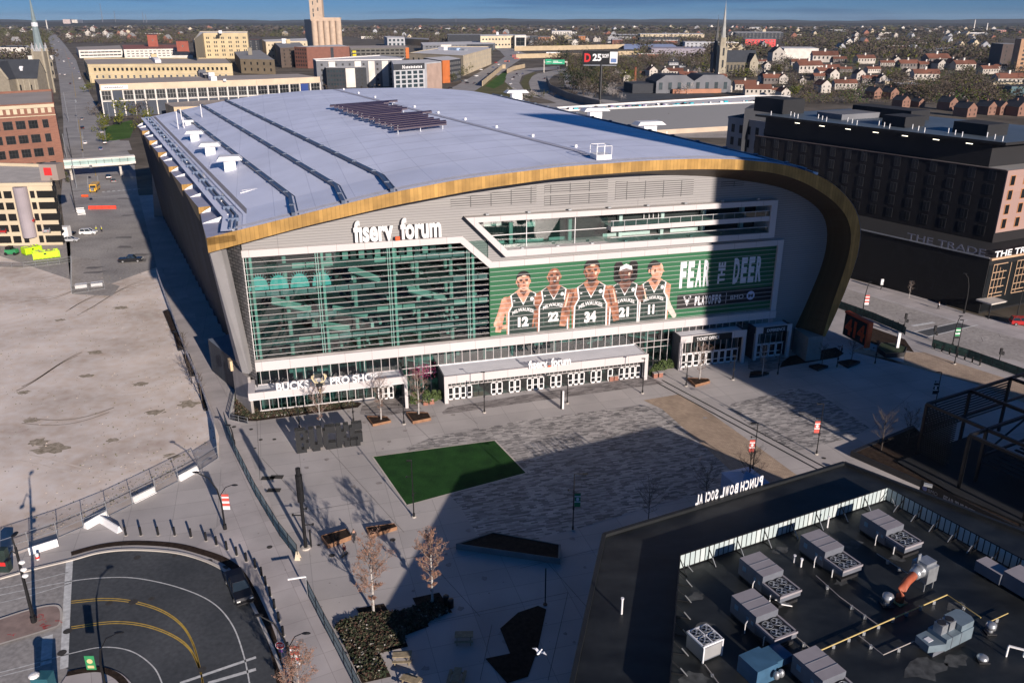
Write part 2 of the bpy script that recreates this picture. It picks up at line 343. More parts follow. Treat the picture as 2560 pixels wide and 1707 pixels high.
# road that turns round at the lower left
arc = spline([G(u,v) for u,v in ((0,1446),(90,1421),(178,1400),(250,1381),(330,1374),(430,1380),(500,1397),(560,1425),(604,1466),(645,1540),(690,1640),(735,1760))])
sheet('turnaround_road', [(p.x,p.y) for p in arc]+[G(600,1790)[:2],G(-700,2000)[:2],G(-900,1700)[:2]], .004, asph)
dk = spline([G(u,v) for u,v in ((178,1401),(250,1382),(330,1375),(430,1381),(500,1398),(560,1426),(604,1467),(645,1541),(690,1641),(735,1761))])
sheet('new_asphalt', [(p.x,p.y) for p in dk]+[G(600,1790)[:2],G(420,1790)[:2],G(160,1667)[:2]], .010, asphd)
kb = MB(); stroke(kb, arc, .35, .13); 
for i in range(len(arc)-1):
    a, b = arc[i], arc[i+1]; d = (b-a).normalized(); q = Vector((-d.y,d.x,0))*.175
    kb.quad((a-q)[:2]+(0,),(b-q)[:2]+(0,),(b-q)[:2]+(.13,),(a-q)[:2]+(.13,))
tag(kb.build('kerb', lgreyc), kind='structure')
bs = spline([G(u,v) for u,v in ((178,1384),(250,1365),(330,1357),(430,1362),(500,1378),(560,1400),(600,1432),(640,1500),(680,1600),(705,1707),(720,1800))])
b_ = MB(); stroke(b_, bs, .95, .03); tag(b_.build('kerbside_planting_strip', bed), kind='structure')
pm = MB()
def pl_(px, w, m=0, dbl=False):
    P = spline([G(u,v) for u,v in px]); stroke(pm, P, w, .016, m)
pl_([(-40,1495),(60,1475),(178,1452),(270,1443),(350,1446),(450,1469),(530,1505),(580,1560),(610,1640),(626,1720)], .14)
pl_([(-40,1515),(60,1492),(178,1457)], .12); pl_([(-40,1478),(60,1458),(170,1430)], .12)
for d in (0,5): pl_([(178,1502+d),(260,1495+d),(330,1501+d),(400,1522+d),(450,1555+d),(480,1600+d),(498,1660+d),(510,1720+d)], .13, 1)
for d in (0,5): pl_([(178,1566+d),(280,1553+d),(360,1560+d),(430,1585+d),(475,1620+d),(500,1675)], .13, 1)
pl_([(-40,1690),(60,1665),(180,1632),(260,1617),(330,1628),(385,1668),(410,1720)], .13)
pl_([(-40,1700),(100,1665)], .12)
pl_([(174,1400),(168,1500),(160,1670)], .75); pl_([(119,1588),(115,1660)], 1.0)
pl_([(450,1707),(640,1642)], .35); pl_([(520,1707),(640,1672)], .4)
tag(pm.build('lane_markings', [paintw, painty]), kind='structure')
mi = MB(); pts = spline([G(u,v) for u,v in ((-60,1570),(60,1530),(130,1515),(152,1525),(150,1560),(120,1575),(0,1612),(-60,1630))])
sheet('median_paving', [(p.x,p.y) for p in pts], .14, M('median_brick', (.30,.22,.19), .9, .2, 1.)); stroke(mi, pts+[pts[0]], .25, .15); tag(mi.build('median_kerb', lgreyc), kind='structure')
rs = MB()
for u, v in ((110,1537),(108,1552),(112,1563),(112,1573),(148,1555),(28,1590),(102,1545),(118,1568)):
    a = G(u,v); [stroke(rs, [a+Vector((random.uniform(-.5,.5),random.uniform(-.3,.3),0)),a+Vector((random.uniform(-.5,.5),random.uniform(-.3,.3),0))], .07, .156) for _ in range(3)]
tag(rs.build('survey_marks', painte), kind='structure')
isl = spline([G(u,v) for u,v in ((165,1692),(220,1672),(262,1670),(310,1690),(350,1740),(360,1800))])
sheet('corner_island', [(p.x,p.y) for p in isl]+[G(150,1830)[:2],G(120,1760)[:2]], .12, conc2)
b2 = MB(); stroke(b2, spline([G(u,v) for u,v in ((168,1686),(220,1677),(260,1677),(300,1697),(330,1740))]), .7, .135); tag(b2.build('island_planting_strip', bed), kind='structure')
# manhole covers
mh = MB()
def cover(u, v, r, z=.018): p = G(u,v); mh.cyl(p.x,p.y,z,z+.006,r,14)
for u, v, r in ((343,1393,.42),(437,1389,.3),(522,1403,.45),(563,1418,.42),(273,1507,.4),(333,1504,.5),(379,1496,.35),(169,1577,.45),(155,1631,.45),(506,1672,.4),(674,1367,.35),(830,1388,.35),(982,1349,.35),(797,1362,.2),(1040,1370,.22),(652,1099,.3),(686,1098,.3),(628,1073,.3),(638,1120,.2),(585,1067,.35),(2060,1145,.3)): cover(u,v,r)
for u, v in ((692,1192),(670,1195),(685,1225)): p = G(u,v); mh.box(p.x-.9,p.x+.9,p.y-.5,p.y+.5,.015,.022)
tag(mh.build('manhole_covers', M('cast_iron', (.05,.045,.04), .8, .2, 3.)), kind='structure')
# street on the right, its pavement and markings
mpx('side_street', [(2080,700),(2125,722),(2190,738),(2330,775),(2390,800),(2560,835),(2760,880),(2760,1010),(2560,905),(2440,880),(2330,855),(2120,780),(2070,760)], .006, asphl)
mpx('side_pavement', [(2050,662),(2130,698),(2300,742),(2440,790),(2560,815),(2760,850),(2760,905),(2560,850),(2390,805),(2320,785),(2130,727),(2080,705)], .02, conc2)
sm = MB()
for a, b, w in (((2130,724),(2410,808),.18),((2280,815),(2335,806),.9),((2285,830),(2420,800),.35),((2320,842),(2445,812),.35)): stroke(sm, [G(*a),G(*b)], w, .03)
tag(sm.build('crossing_lines', paintw), kind='structure')
mpx('crossing_paving', [(2292,829),(2418,802),(2440,812),(2322,840)], .012, asphd)
mpx('verge_bed', [(2150,846),(2170,815),(2262,848),(2285,880),(2190,862)], .015, bed)
mpx('leg_bed', [(1955,905),(1975,890),(2090,868),(2110,883),(2095,893),(1950,918)], .02, bed)
# arrowed gravel car park with low kerb and the paving north of the arena
sheet('parking_deck_ground', [G(1560,345),G(1950,345),G(1960,290),G(1980,250),G(1300,260),G(1380,300)], .01, asphl)
# ---------------------------------------------------------------- wear and small marks on the ground
R8 = random.Random(21)
tk = MB()                                                   # tyre tracks and scrapes across the bare lot
for k in range(9):
    u0 = R8.uniform(0,330); v0 = R8.uniform(740,1200); a = R8.uniform(-.5,.5); L_ = R8.uniform(120,330)
    P = [G(u0+L_*t*math.cos(a), v0-(L_*t*math.sin(a))+18*math.sin(t*3+k)) for t in [i/10 for i in range(11)]]
    P = [p for p in P if PX(p)[0] < 360+(PX(p)[1]-640)*.25]
    if len(P) > 3:
        for o in (0,1.8): stroke(tk, [p+Vector((0,o,0)) for p in P], R8.uniform(.22,.4), .008, k%2)
o = tk.build('tyre_tracks', [M('track_dark', (.38,.31,.25), .95, .15, 1.5), M('track_light', (.72,.62,.53), .95, .1, 1.5)]); o['kind'] = 'structure'
pt_ = MB()
for u, v, s in ((95,1105,2.2),(126,1120,3.2),(300,770,2.2),(80,1050,1.6),(240,880,2.0),(390,1030,2.2),(470,1010,2.6),(215,940,1.6),(60,980,1.4),(350,960,1.8),(430,1140,1.6),(150,800,1.5),(280,1100,1.3)):
    c = G(u,v); n = 18; pt_.poly([(c.x+s*R8.uniform(.45,1)*math.cos(6.28*i/n), c.y+s*.7*R8.uniform(.45,1)*math.sin(6.28*i/n), .006) for i in range(n)])
o = pt_.build('dirt_patches', M('damp_dirt', (.22,.18,.12), .95, col2=(.50,.42,.33), sc_=1.3, det=8, fine=4)); o['kind'] = 'structure'
def pebbles(name, px, n, s0, s1, mats):
    P = [G(*q) for q in px]; tri = geometry.tessellate_polygon([[Vector((p.x,p.y,0)) for p in P]]); m = MB()
    for _ in range(n):
        t_ = R8.choice(tri); a, b, c = (P[i] for i in t_); u_, v_ = R8.random(), R8.random()
        if u_+v_ > 1: u_, v_ = 1-u_, 1-v_
        q = a+(b-a)*u_+(c-a)*v_; s = R8.uniform(s0,s1); h = s*.7
        m.add([(q.x-s,q.y,.0),(q.x,q.y-s,.0),(q.x+s,q.y,.0),(q.x,q.y+s,.0),(q.x,q.y,h)],[(0,1,4),(1,2,4),(2,3,4),(3,0,4)],R8.randrange(len(mats)))
    o = m.build(name, mats); o['kind'] = 'stuff'
pebbles('rubble', [(0,700),(380,680),(440,870),(540,1090),(400,1215),(0,1380)], 1400, .05, .16, [M('rubble_tan', (.5,.42,.34), .95), M('rubble_grey', (.22,.2,.18), .95), M('weed_tuft', (.16,.15,.07), .95)])
cr = MB()                                                  # cracks and sealed joints in the asphalt, patches on the street
for k in range(46):
    u, v = (R8.uniform(165,380), R8.uniform(300,690)) if k < 30 else (R8.uniform(2150,2540), R8.uniform(740,880))
    p = G(u,v); q = [p]
    for _ in range(5): q.append(q[-1]+Vector((R8.gauss(.8,1.2),R8.gauss(0,1.2),0)))
    stroke(cr, q, .07, .016)
for k in range(10):
    p = G(R8.uniform(180,330), R8.uniform(420,690)); cr.quad((p.x,p.y,.014),(p.x+R8.uniform(2,6),p.y,.014),(p.x+R8.uniform(2,6),p.y+R8.uniform(1,3),.014),(p.x,p.y+R8.uniform(1,3),.014),1)
o = cr.build('asphalt_cracks', [M('tar_line', (.06,.055,.05), .8), M('asphalt_patch', (.17,.16,.155), .85, .15, .5)]); o['kind'] = 'structure'
sn = MB()                                                  # stains and gum marks on the plaza slabs
for k in range(150):
    u = R8.uniform(600,1900); v = R8.uniform(1010,1700); p = G(u,v); s = R8.choice((.08,.1,.15,.3,.5)); n = 9
    sn.poly([(p.x+s*R8.uniform(.5,1)*math.cos(6.28*i/n), p.y+s*R8.uniform(.5,1)*math.sin(6.28*i/n), .006) for i in range(n)])
o = sn.build('plaza_stains', M('slab_stain', (.30,.27,.255), .8, .2, 2.)); o['kind'] = 'structure'
jl = MB()                                                  # long skewed control joints of the plaza
for a, b in (((655,1145),(790,1290)),((820,1120),(1010,1330)),((985,1010),(1110,1130)),((1130,1010),(1195,1060)),((690,1290),(930,1250)),((1000,1400),(1420,1300)),((870,1600),(1420,1480)),((1230,1560),(1200,1700)),((1310,1340),(1470,1520)),((1420,1480),(1370,1700)),((1090,1420),(1200,1540)),((2000,1000),(2240,960)),((1960,930),(2230,905)),((1940,980),(2300,1060)),((2180,1070),(2280,985)),((640,1010),(650,1200)),((1300,1420),(1500,1370))): stroke(jl, [G(*a),G(*b)], .06, .007)
o = jl.build('slab_joints', M('joint_dark', (.16,.15,.14), .9)); o['kind'] = 'structure'
# ---------------------------------------------------------------- the arena
ar = thing('arena', 'huge arena with a pale curved roof, gold fascia and green basketball banner', 'arena', (O2.x,O2.y,0), FR)
TP = [(-33.9,30.8),(-28.7,31.8),(-19.9,33.5),(-6.5,36.0),(3.7,37.4),(19.1,38.5),(33.8,38.85),(43.1,38.8),(50.5,38.4),(58.4,37.4),(62.0,36.6),(67.8,34.6),(71.3,32.5),(75.0,29.3),(76.7,26.5),(77.4,23.4),(77.4,20.2),(76.5,15.9),(75.1,11.0),(73.7,6.9),(72.8,4.6)]
BT = [(-33.9,28.6),(-28,29.9),(-20.1,31.6),(-7.1,33.9),(6.4,35.7),(20.5,36.9),(35.4,37.2),(43,37.1),(50.4,36.7),(55.6,36.2),(60.2,35.3),(64.3,33.8),(68.2,31.8),(71.7,29.5),(74.0,27.2),(75.2,24.9),(75.6,22.6),(75.3,19.5),(74.4,15.2),(73.2,10.5),(72.2,4.6)]
WC = [(-29.5,28.4),(-20,30.3),(-7,32.6),(6.4,34.4),(20,35.5),(36,35.7),(50.2,34.5),(59.7,32.9),(64.8,31.6),(68.9,29.8),(72.2,27.6),(73.9,25.9),(74.7,23.5),(75.0,20.0),(74.3,15.8),(72.9,11.7),(71.5,7.5),(70.3,4.6)]
def resamp(P, n):
    d = [0]
    for a, b in zip(P, P[1:]): d.append(d[-1]+math.hypot(b[0]-a[0], b[1]-a[1]))
    out = []
    for i in range(n):
        t = d[-1]*i/(n-1); k = 0
        while k < len(d)-2 and d[k+1] < t: k += 1
        f = (t-d[k])/(d[k+1]-d[k]); out.append((P[k][0]+(P[k+1][0]-P[k][0])*f, P[k][1]+(P[k+1][1]-P[k][1])*f))
    return out
def smooth(P, it=3):
    for _ in range(it): P = [P[0]]+[((a[0]+2*b[0]+c[0])/4, (a[1]+2*b[1]+c[1])/4) for a, b, c in zip(P, P[1:], P[2:])]+[P[-1]]
    return P
NS = 90
TPs, BTs, WCs = (smooth(resamp(P, NS)) for P in (TP, BT, WC))
FY = -6.0
def kk(s): return .19 if s < 30 else max(.04, .19-(s-30)*.0032)
def RP(s, y, dz=0.): return (s-kk(s)*max(0, y-8), y, interp(TP, s)+dz)
fa = MB()
for i in range(NS-1):
    a, b, c, d = TPs[i], TPs[i+1], BTs[i+1], BTs[i]
    fa.quad((d[0],FY,d[1]),(c[0],FY,c[1]),(b[0],FY,b[1]),(a[0],FY,a[1]))
fa.build('fascia', gold, ar)
so = MB()
for i in range(NS-1):
    c, d, e, f = BTs[i+1], BTs[i], WCs[i], WCs[i+1]
    so.quad((d[0],FY,d[1]),(e[0],0.,e[1]),(f[0],0.,f[1]),(c[0],FY,c[1]))
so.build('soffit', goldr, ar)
# roof skin, rolling over on the right and down to the ground
YS = [FY, 4, 8, 30, 60, 90, 120, 150, 160]
rf = MB(); TR = [p for p in smooth(resamp([(-30.2,31.5)]+TP[2:], 120))]
zt = TP
pts = []
for s, z in TR:
    k = kk(s) if z > 30 else .04
    pts.append([(s-k*max(0,y-8), y, z) for y in YS])
for i in range(len(TR)-1):
    for j in range(len(YS)-1): rf.quad(pts[i][j], pts[i+1][j], pts[i+1][j+1], pts[i][j+1])
ro = rf.build('roof', roofm, ar, smooth=True)
# back wall
bk = MB(); bk.poly([(p[-1][0],160,p[-1][2]) for p in pts][::-1]+[(-62,160,0),(72,160,0)][::1] and [(x,160,z) for x, z in [(pts[i][-1][0],pts[i][-1][2]) for i in range(0,len(pts),6)]]+[(70,160,0),(-62,160,0)]); bk.build('rear_wall', siding, ar)
# roof seams running across, ribs, pipes, walkway
sm_ = MB()
for y in (-4.9,-4.2):
    sm_.tube([RP(s,y,.12) for s in range(-30,64,3)], .09 if y < -4.5 else .13, 4)
sm_.build('roof_edge_rail', M('rail_grey', (.22,.23,.28), .5, .1, 1.), ar)
seam_m = M('seam_grey', (.36,.37,.46), .7, .1, 1.)
for y in range(10, 158, 8):
    se = MB(); P = [RP(s,y,.03) for s in range(-6 if y < 100 else -28,66,4)]
    for a, b in zip(P, P[1:]): se.quad(a,(b[0],b[1],b[2]),(b[0],b[1]+.14,b[2]),(a[0],a[1]+.14,a[2]))
    se.build('roof_seam', seam_m, ar)
ribm = M('rib_blue_grey', (.085,.11,.16), .4, .2, .6, met=.2)
for s in (-21.5,-14.2,-6.9):
    r_ = MB(); P = [RP(s,y,.3) for y in (-5.9,4,8,20,40,60,80,100,120,140,159)]
    for a, b in zip(P, P[1:]): r_.bar(a, b, .55, .45)
    for a, b in zip(P, P[1:]): r_.bar((a[0]+.75,a[1],a[2]-.1),(b[0]+.75,b[1],b[2]-.1), .12, .12)
    for y in range(0,158,11): q = RP(s,y,.55); r_.box(q[0]-.4,q[0]+.4,q[1]-.25,q[1]+.25,q[2]-.1,q[2]+.12)
    r_.build('roof_rib', ribm, ar)
ww = MB()
for s, w, m in ((27.5,.9,0),(26.8,.1,1),(28.2,.1,1)):
    P = [RP(s,y,.06) for y in (2,8,30,60,90,120,150,159)]
    for a, b in zip(P, P[1:]): ww.quad((a[0]-w/2,a[1],a[2]),(b[0]-w/2,b[1],b[2]),(b[0]+w/2,b[1],b[2]),(a[0]+w/2,a[1],a[2]),m)
for y in range(12,158,16): q = RP(29.5,y,0); ww.cyl(q[0],q[1],q[2],q[2]+.5,.28,8,2)
ww.build('roof_walkway', [M('walkway_pad', (.50,.49,.56), .8, .1, 1.), ribm, whitep], ar)
for s, dz in ((64.2,.25),(65.4,.1)):
    r_ = MB(); P = [(RP(s,y,dz)) for y in (-5.9,8,40,80,120,159)]
    for a, b in zip(P, P[1:]): r_.bar(a, b, .42, .4)
    for y in range(0,158,10): q = RP(s,y,dz); r_.box(q[0]-.3,q[0]+.3,q[1]-.4,q[1]+.4,q[2],q[2]+.4)
    r_.build('gutter_pipe', ribm, ar)
wh = MB(); P = [RP(66.3,y,.12) for y in (-5.9,8,40,80,120,159)]
for a, b in zip(P, P[1:]): wh.bar(a, b, .8, .35)
wh.build('white_gutter', whmem, ar)
# left margin of the roof: channel, pipes, grey walkway
lm = MB()
def LP(s, y, dz=0): return (s-.19*max(0,y-4), y, 31.5+dz)
for s0, s1, dz, m in ((-31.9,-30.2,.12,0),(-30.15,-29.55,.16,1),(-28.9,-28.4,.35,0),(-28.35,-27.3,.36,2)):
    P0 = [(LP(s0,y,dz),LP(s1,y,dz)) for y in (-5.9,4,60,110,158)]
    for (a,b),(c,d) in zip(P0,P0[1:]): lm.quad(a,b,d,c,m)
for s in (-30.6,-29.9): lm.tube([LP(s,y,.42) for y in (-5.6,4,60,110,158)], .16, 5, 3)
for y in range(0,158,9): q = LP(-30.2,y,.4); lm.box(q[0]-.8,q[0]+.8,q[1]-.2,q[1]+.2,q[2]-.2,q[2]+.35,2+1)
lm.build('roof_margin', [roofm, ribm, M('walk_pad_dark', (.24,.23,.25), .85, .15, 2.), M('pipe_blue_grey', (.12,.16,.24), .4, .1, 1.)], ar)
# saw-tooth ledges down the left edge: gold riser in front, grey top, white upstands
for k in range(7):
    y0 = FY+k*22.6; y1 = y0+22.6; t_ = MB()
    xo0 = -33.9-.19*max(0,y0-4); xo1 = -33.9-.19*max(0,y1-4); xi0 = xo0+2.1+1.9; xi1 = xo1+4.0
    ym = (y0+y1)/2; xom = (xo0+xo1)/2; xim = (xi0+xi1)/2; zt_ = 30.8; zb = 28.4
    t_.quad((xo0,y0,zt_),(xi0,y0,zt_+.2),(xim,ym,zt_-.1),(xom,ym,zt_-.35),0)
    t_.quad((xom,ym,zt_-.35),(xim,ym,zt_-.1),(xi1,y1,zt_-.4),(xo1+.2,y1,zt_-1.0),0)
    t_.quad((xo0,y0,zt_-1.1),(xi0,y0,zt_-.7),(xi0,y0,zt_+.2),(xo0,y0,zt_),1)            # gold riser
    t_.add([(xom,ym,zt_-.35),(xim,ym,zt_-.1),(xim,ym,zt_+.9)],[(0,1,2)],2)
    t_.add([(xom,ym+.25,zt_-.35),(xim,ym+.25,zt_-.1),(xim,ym+.25,zt_+.9)],[(2,1,0)],2)
    t_.add([(xo1+.3,y1-.35,zt_-1.0),(xi1,y1-.35,zt_-.4),(xi1,y1-.35,zt_+1.1),(xo1+.9,y1-.35,zt_-.6)],[(0,1,2,3)],2)
    t_.quad((xo0,y0,zb),(xo0,y0,zt_),(xom,ym,zt_-.35),(xom+.6,ym,zb-1),3)
    t_.quad((xom+.6,ym,zb-1),(xom,ym,zt_-.35),(xo1+.2,y1,zt_-1.0),(xo1+1.3,y1,zb-1),3)
    t_.box(xi0-.35,xi0,y0+.5,y0+12,zt_-.2,zt_+.9,2)
    t_.build('roof_ledge', [M('ledge_grey', (.42,.42,.52), .6, .08, .5), gold, whitep, M('bronze_edge', (.10,.065,.03), .5, .2, 1.)], ar)
# folded zinc side wall
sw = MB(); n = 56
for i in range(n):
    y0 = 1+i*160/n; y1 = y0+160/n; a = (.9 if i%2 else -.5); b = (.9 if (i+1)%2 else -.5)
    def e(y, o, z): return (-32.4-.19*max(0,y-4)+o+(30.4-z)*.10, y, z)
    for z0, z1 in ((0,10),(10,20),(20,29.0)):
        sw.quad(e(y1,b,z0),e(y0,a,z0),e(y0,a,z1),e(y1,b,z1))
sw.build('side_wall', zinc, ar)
# corner pier and fins beneath the front left corner
cp_ = MB()
cp_.quad((-34.2,-1.5,28.6),(-32.4,-2.5,28.6),(-30.6,-1.8,7.5),(-31.6,-1,7.5)); cp_.quad((-32.4,-2.5,28.6),(-31.8,-.5,28.6),(-29.9,0,7.5),(-30.6,-1.8,7.5))
cp_.quad((-34.6,1.5,28.0),(-34.2,-1.5,28.6),(-31.6,-1,7.5),(-32.6,3,8))
cp_.build('corner_pier', M('pier_grey', (.30,.29,.285), .6, .1, .3), ar)
cw = MB()
for k in range(5):
    x0 = -32.0+k*.5; cw.quad((x0,3-k*.9,6),(x0+.5,2.1-k*.9,6),(x0+.4,2.1-k*.9,29.5),(x0-.2,3-k*.9,29.5))
cw.box(-29.9,-29.5,-.05,9,6.4,27.0,0)
cw.build('corner_return', [brickmat('shingle_metal', (.17,.17,.175), (.26,.25,.25), (.04,.04,.045), 1.3, .55, .06, rot=FR+rad(90), axis='xz', rough=.35, met=.35, big=.2), zinc], ar)
# ---- front wall in grey siding, with the opening of the balcony left out
from mathutils.geometry import tessellate_polygon
fw = MB(); WA = [p for p in WCs if p[0] <= 61]; WB = [p for p in WCs if p[0] > 61 or p[1] < 25]
wz = WA[-1] if WA[-1][1] > 28 else None
WA = []; 
for p in WCs:
    if p[0] > 61: break
    WA.append(p)
WB = WCs[len(WA)-1:]
fw.poly([(x,0,z) for x,z in ([(-29.5,26.7)]+WA+[(61.0,29.3),(7.4,29.4),(12.2,23.9),(9.6,21.9),(4.65,26.7)])][::-1])
fw.poly([(x,0,z) for x,z in (WB+[(70.5,0),(65.2,0),(65.2,21.9),(9.6,21.9),(12.2,23.9),(61.0,23.9),(61.0,29.3)])][::-1])
w_ = fw.build('front_wall', siding, ar)
lv = MB()
for a in ([(3.2,31.7),(17.6,31.7),(17.6,34.6),(3.2,33.2)],[(19.0,33.2),(30.2,33.2),(30.2,35.0),(19.0,34.6)],[(19.0,31.2),(30.2,31.2),(30.2,32.9),(19.0,32.9)],[(31.6,31.4),(46.2,31.4),(46.2,34.2),(31.6,34.6)],[(51.5,32.6),(56,32.6),(56,33.5),(51.5,33.6)]): lv.slab(a,-.06,0.05)
lv.build('louvre_panels', louvm, ar)
# white bands round the glass wall and the banner (0.55 m proud)
wb = MB()
BO = [(-29.9,27.2),(4.85,27.1),(9.8,22.45),(65.2,22.4),(65.2,7.3),(-29.9,7.3)]
BI = [(-29.2,26.1),(4.5,26.05),(9.4,21.4),(64.1,21.35),(64.1,8.7),(-29.2,8.9)]
wb.slab([BO[0],BO[1],BI[1],(BI[0][0]-.7,26.1)],-.55,-.02); wb.slab([BO[1],BO[2],BI[2],BI[1]],-.55,-.02); wb.slab([BO[2],BO[3],(65.2,21.35),BI[2]],-.55,-.02)
wb.slab([(64.1,21.35),(65.2,21.35),(65.2,8.7),(64.1,8.7)],-.55,-.02); wb.slab([(-29.9,8.9),(65.2,8.7),(65.2,7.3),(-29.9,7.3)],-.75,-.02)
wb.slab([(-29.9,9.15),(65.2,8.95),(65.2,8.705),(-29.9,8.905)],-.35,-.05,1)
wb.build('white_band', [whitej, greyc], ar)
# balcony frame, 1.5 m proud, open over the loggia
rfm = MB(); RO = [(5.2,30.35),(62.4,30.05),(62.4,23.2),(11.9,23.35)]; RI = [(7.3,29.45),(61.2,29.15),(61.2,24.15),(12.2,24.5)]
for i in range(4):
    j = (i+1)%4; rfm.quad((RO[j][0],-1.5,RO[j][1]),(RO[i][0],-1.5,RO[i][1]),(RI[i][0],-1.5,RI[i][1]),(RI[j][0],-1.5,RI[j][1]),0)
    rfm.quad((RI[i][0],-1.5,RI[i][1]),(RI[i][0],3.6,RI[i][1]),(RI[j][0],3.6,RI[j][1]),(RI[j][0],-1.5,RI[j][1]),3 if i == 3 else 0)
    rfm.quad((RO[i][0],-1.5,RO[i][1]),(RO[j][0],-1.5,RO[j][1]),(RO[j][0],0,RO[j][1]),(RO[i][0],0,RO[i][1]),2 if i == 3 else 3)
for k in range(8):
    for zz in (30.42-.005*k*7, 24.35): x = 9+k*7.1 if zz > 28 else 15+k*6.2; rfm.box(x-.25,x+.25,-1.0,-.6,zz,zz+.25,1)
rfm.build('balcony_frame', [whitej, steel, zinc, M('ledge_light', (.47,.44,.41), .6, .1, .5)], ar)
lg = MB()
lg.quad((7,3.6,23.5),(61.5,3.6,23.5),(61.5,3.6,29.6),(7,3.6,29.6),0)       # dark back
lg.box(30.6,61.2,-1.2,3.5,26.35,27.1,1); lg.box(30.6,61.2,-1.25,-1.2,26.3,27.15,1)
for x in (14,24.6,34,42,50.2,58): lg.box(x-.3,x+.3,2.6,3.5,24,29.4,2)
for x0,x1 in ((8.6,13),(15,20),(21,24),(31,40),(44,49.5)): lg.box(x0,x1,3.3,3.5,24.3,24.9,2)
for x0,z0,w_,h_ in ((9.5,27.6,3,.8),(15,28.1,2.2,.7),(17,27,1.5,1.6),(36,28.2,8,.35),(52,28.0,5,.3)): lg.box(x0,x0+w_,3.3,3.55,z0,z0+h_,2)
for k in range(10): x = 21+k*.9; lg.bar((x,3.3,28.7-.15*(k%4)),(x+1.1,3.3,28.5-.2*((k+1)%3)),.07,.07,3)
for x in (38.6,40.4): 
    for dx in (0,1.0): lg.box(x+dx,x+dx+.1,3.2,3.4,27.15,29.1,3)
    lg.box(x,x+1.1,3.2,3.4,29.0,29.12,3)
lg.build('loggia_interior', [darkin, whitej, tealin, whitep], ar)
lgg = MB(); lgg.quad((12,.3,24.2),(30.6,.3,24.2),(30.6,.3,29.3),(7.4,.3,29.3)); lgg.quad((30.6,-1.1,27.1),(61.2,-1.1,27.1),(61.2,-1.1,28.1),(30.6,-1.1,28.1)); lgg.quad((30.6,-1.1,24.2),(61.2,-1.1,24.2),(61.2,-1.1,25.2),(30.6,-1.1,25.2))
lgg.build('loggia_glass', gls, ar)
lr = MB()
for z in (26.7,): lr.bar((9.9,.2,z),(30.6,.2,z),.08,.1)
for z in (28.12,25.22): lr.bar((30.6,-1.1,z),(61.2,-1.1,z),.08,.06)
for x in (16,24.6): lr.bar((x,.2,24.2),(x,.2,29.3),.1,.12)
for k in range(15): x = 31+k*2.1; lr.bar((x,-1.1,27.1),(x,-1.1,28.1),.04,.04)
lr.build('balcony_rails', whitep, ar)
# ---- tall glass wall: fins in front, storeys behind
gw = MB(); gw.quad((-29.2,0,8.9),(9.3,0,8.9),(9.3,0,26.1),(-29.2,0,26.1)); gw.add([(9.3,0,21.5),(9.4,0,21.4),(4.5,0,26.05)],[(0,1,2)])
gw.build('glass_wall', gls, ar)
fn = MB()
for i in range(17):
    z = 25.2-i*.965; x1 = 9.3 if z < 21.5 else 9.3-(z-21.5)*1.03
    fn.box(-29.9,x1,-.28,-.17,z,z+.05)
fn.build('horizontal_fins', white, ar)
for x in (-29.0,-18.2,-6.9,6.2):
    ver = MB()
    for dx in (-.55,-.2,.3): ver.box(x+dx,x+dx+(.12 if dx < .2 else .4),.05,.5,8.9,26.0 if x < 5 else 24.6,0 if dx < .2 else 1)
    ver.build('glass_fin', [whitep, tealin], ar)
it = MB()
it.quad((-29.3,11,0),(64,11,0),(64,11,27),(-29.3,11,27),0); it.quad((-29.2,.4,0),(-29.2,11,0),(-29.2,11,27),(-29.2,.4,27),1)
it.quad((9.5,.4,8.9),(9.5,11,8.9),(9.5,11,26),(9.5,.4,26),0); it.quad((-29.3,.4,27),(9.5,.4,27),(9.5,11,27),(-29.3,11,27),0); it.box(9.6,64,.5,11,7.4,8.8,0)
it.box(-29.2,64,.3,11,-.01,.01,1)
for z, y in ((23.6,.9),(19.4,1.1),(15.2,1.2),(11.2,1.2),(7.9,.6)):
    it.box(-29.1,9.4,y,11,z-.25,z+.2,2); it.box(-29.1,9.4,y-.05,y,z-.45,z+.1,2)
for z in (23.6,19.4,15.2,11.2):
    for k in range(18):
        x = -28.8+k*2.15; m = (1,3,3,2,3,2,1,3,2,2)[(k//3*7+int(z)*3)%10]
        it.quad((x,.75,z-.1),(x+2.0,.75,z-.1),(x+2.0,.75,z+.75),(x,.75,z+.75),m)
for x in (-23.5,-12.6,-2.2,3.6):
    for y in (3.5,8): it.cyl(x,y,0,26.5,.35,8,1)
it.build('storeys_inside', [darkin, tealin, tealmid, M('interior_grey_band', (.25,.29,.31), .7, .2, .4)], ar)
for x0,z0,x1,z1 in ((-13.5,21.9,-8.6,19.5),(-4,17.6,2.4,15.2),(-20,13,-14,11.4),(-11,13.6,-16.5,15.2),(-26,17.5,-20,15.4)):
    st = MB()
    for y in (2.0,3.4): st.bar((x0,y,z0+.5),(x1,y,z1+.5),.15,.7,0)
    st.bar((x0,2.7,z0),(x1,2.7,z1),1.4,.3,1); st.build('escalator', [tealin, tealmid], ar)
st = MB()
for i in range(14):
    x = -17+i*1.3; st.box(x,x+.9,1.6,1.8,24.2-.1*(i%3),25.3,i%2)
for i in range(60):
    x = random.uniform(-28,8.5); z = random.choice((8.3,11.5,15.5,19.8))+random.uniform(.3,1.0); st.box(x,x+random.uniform(.15,.7),random.uniform(1.5,4),4.2,z,z+random.uniform(.2,.8),random.choice((0,1,1,2)))
st.build('furniture_inside', [tealin, tealmid, whitep], ar)
lampm = M('turquoise_lamp', (.22,.62,.62), .6, .08, 1.)
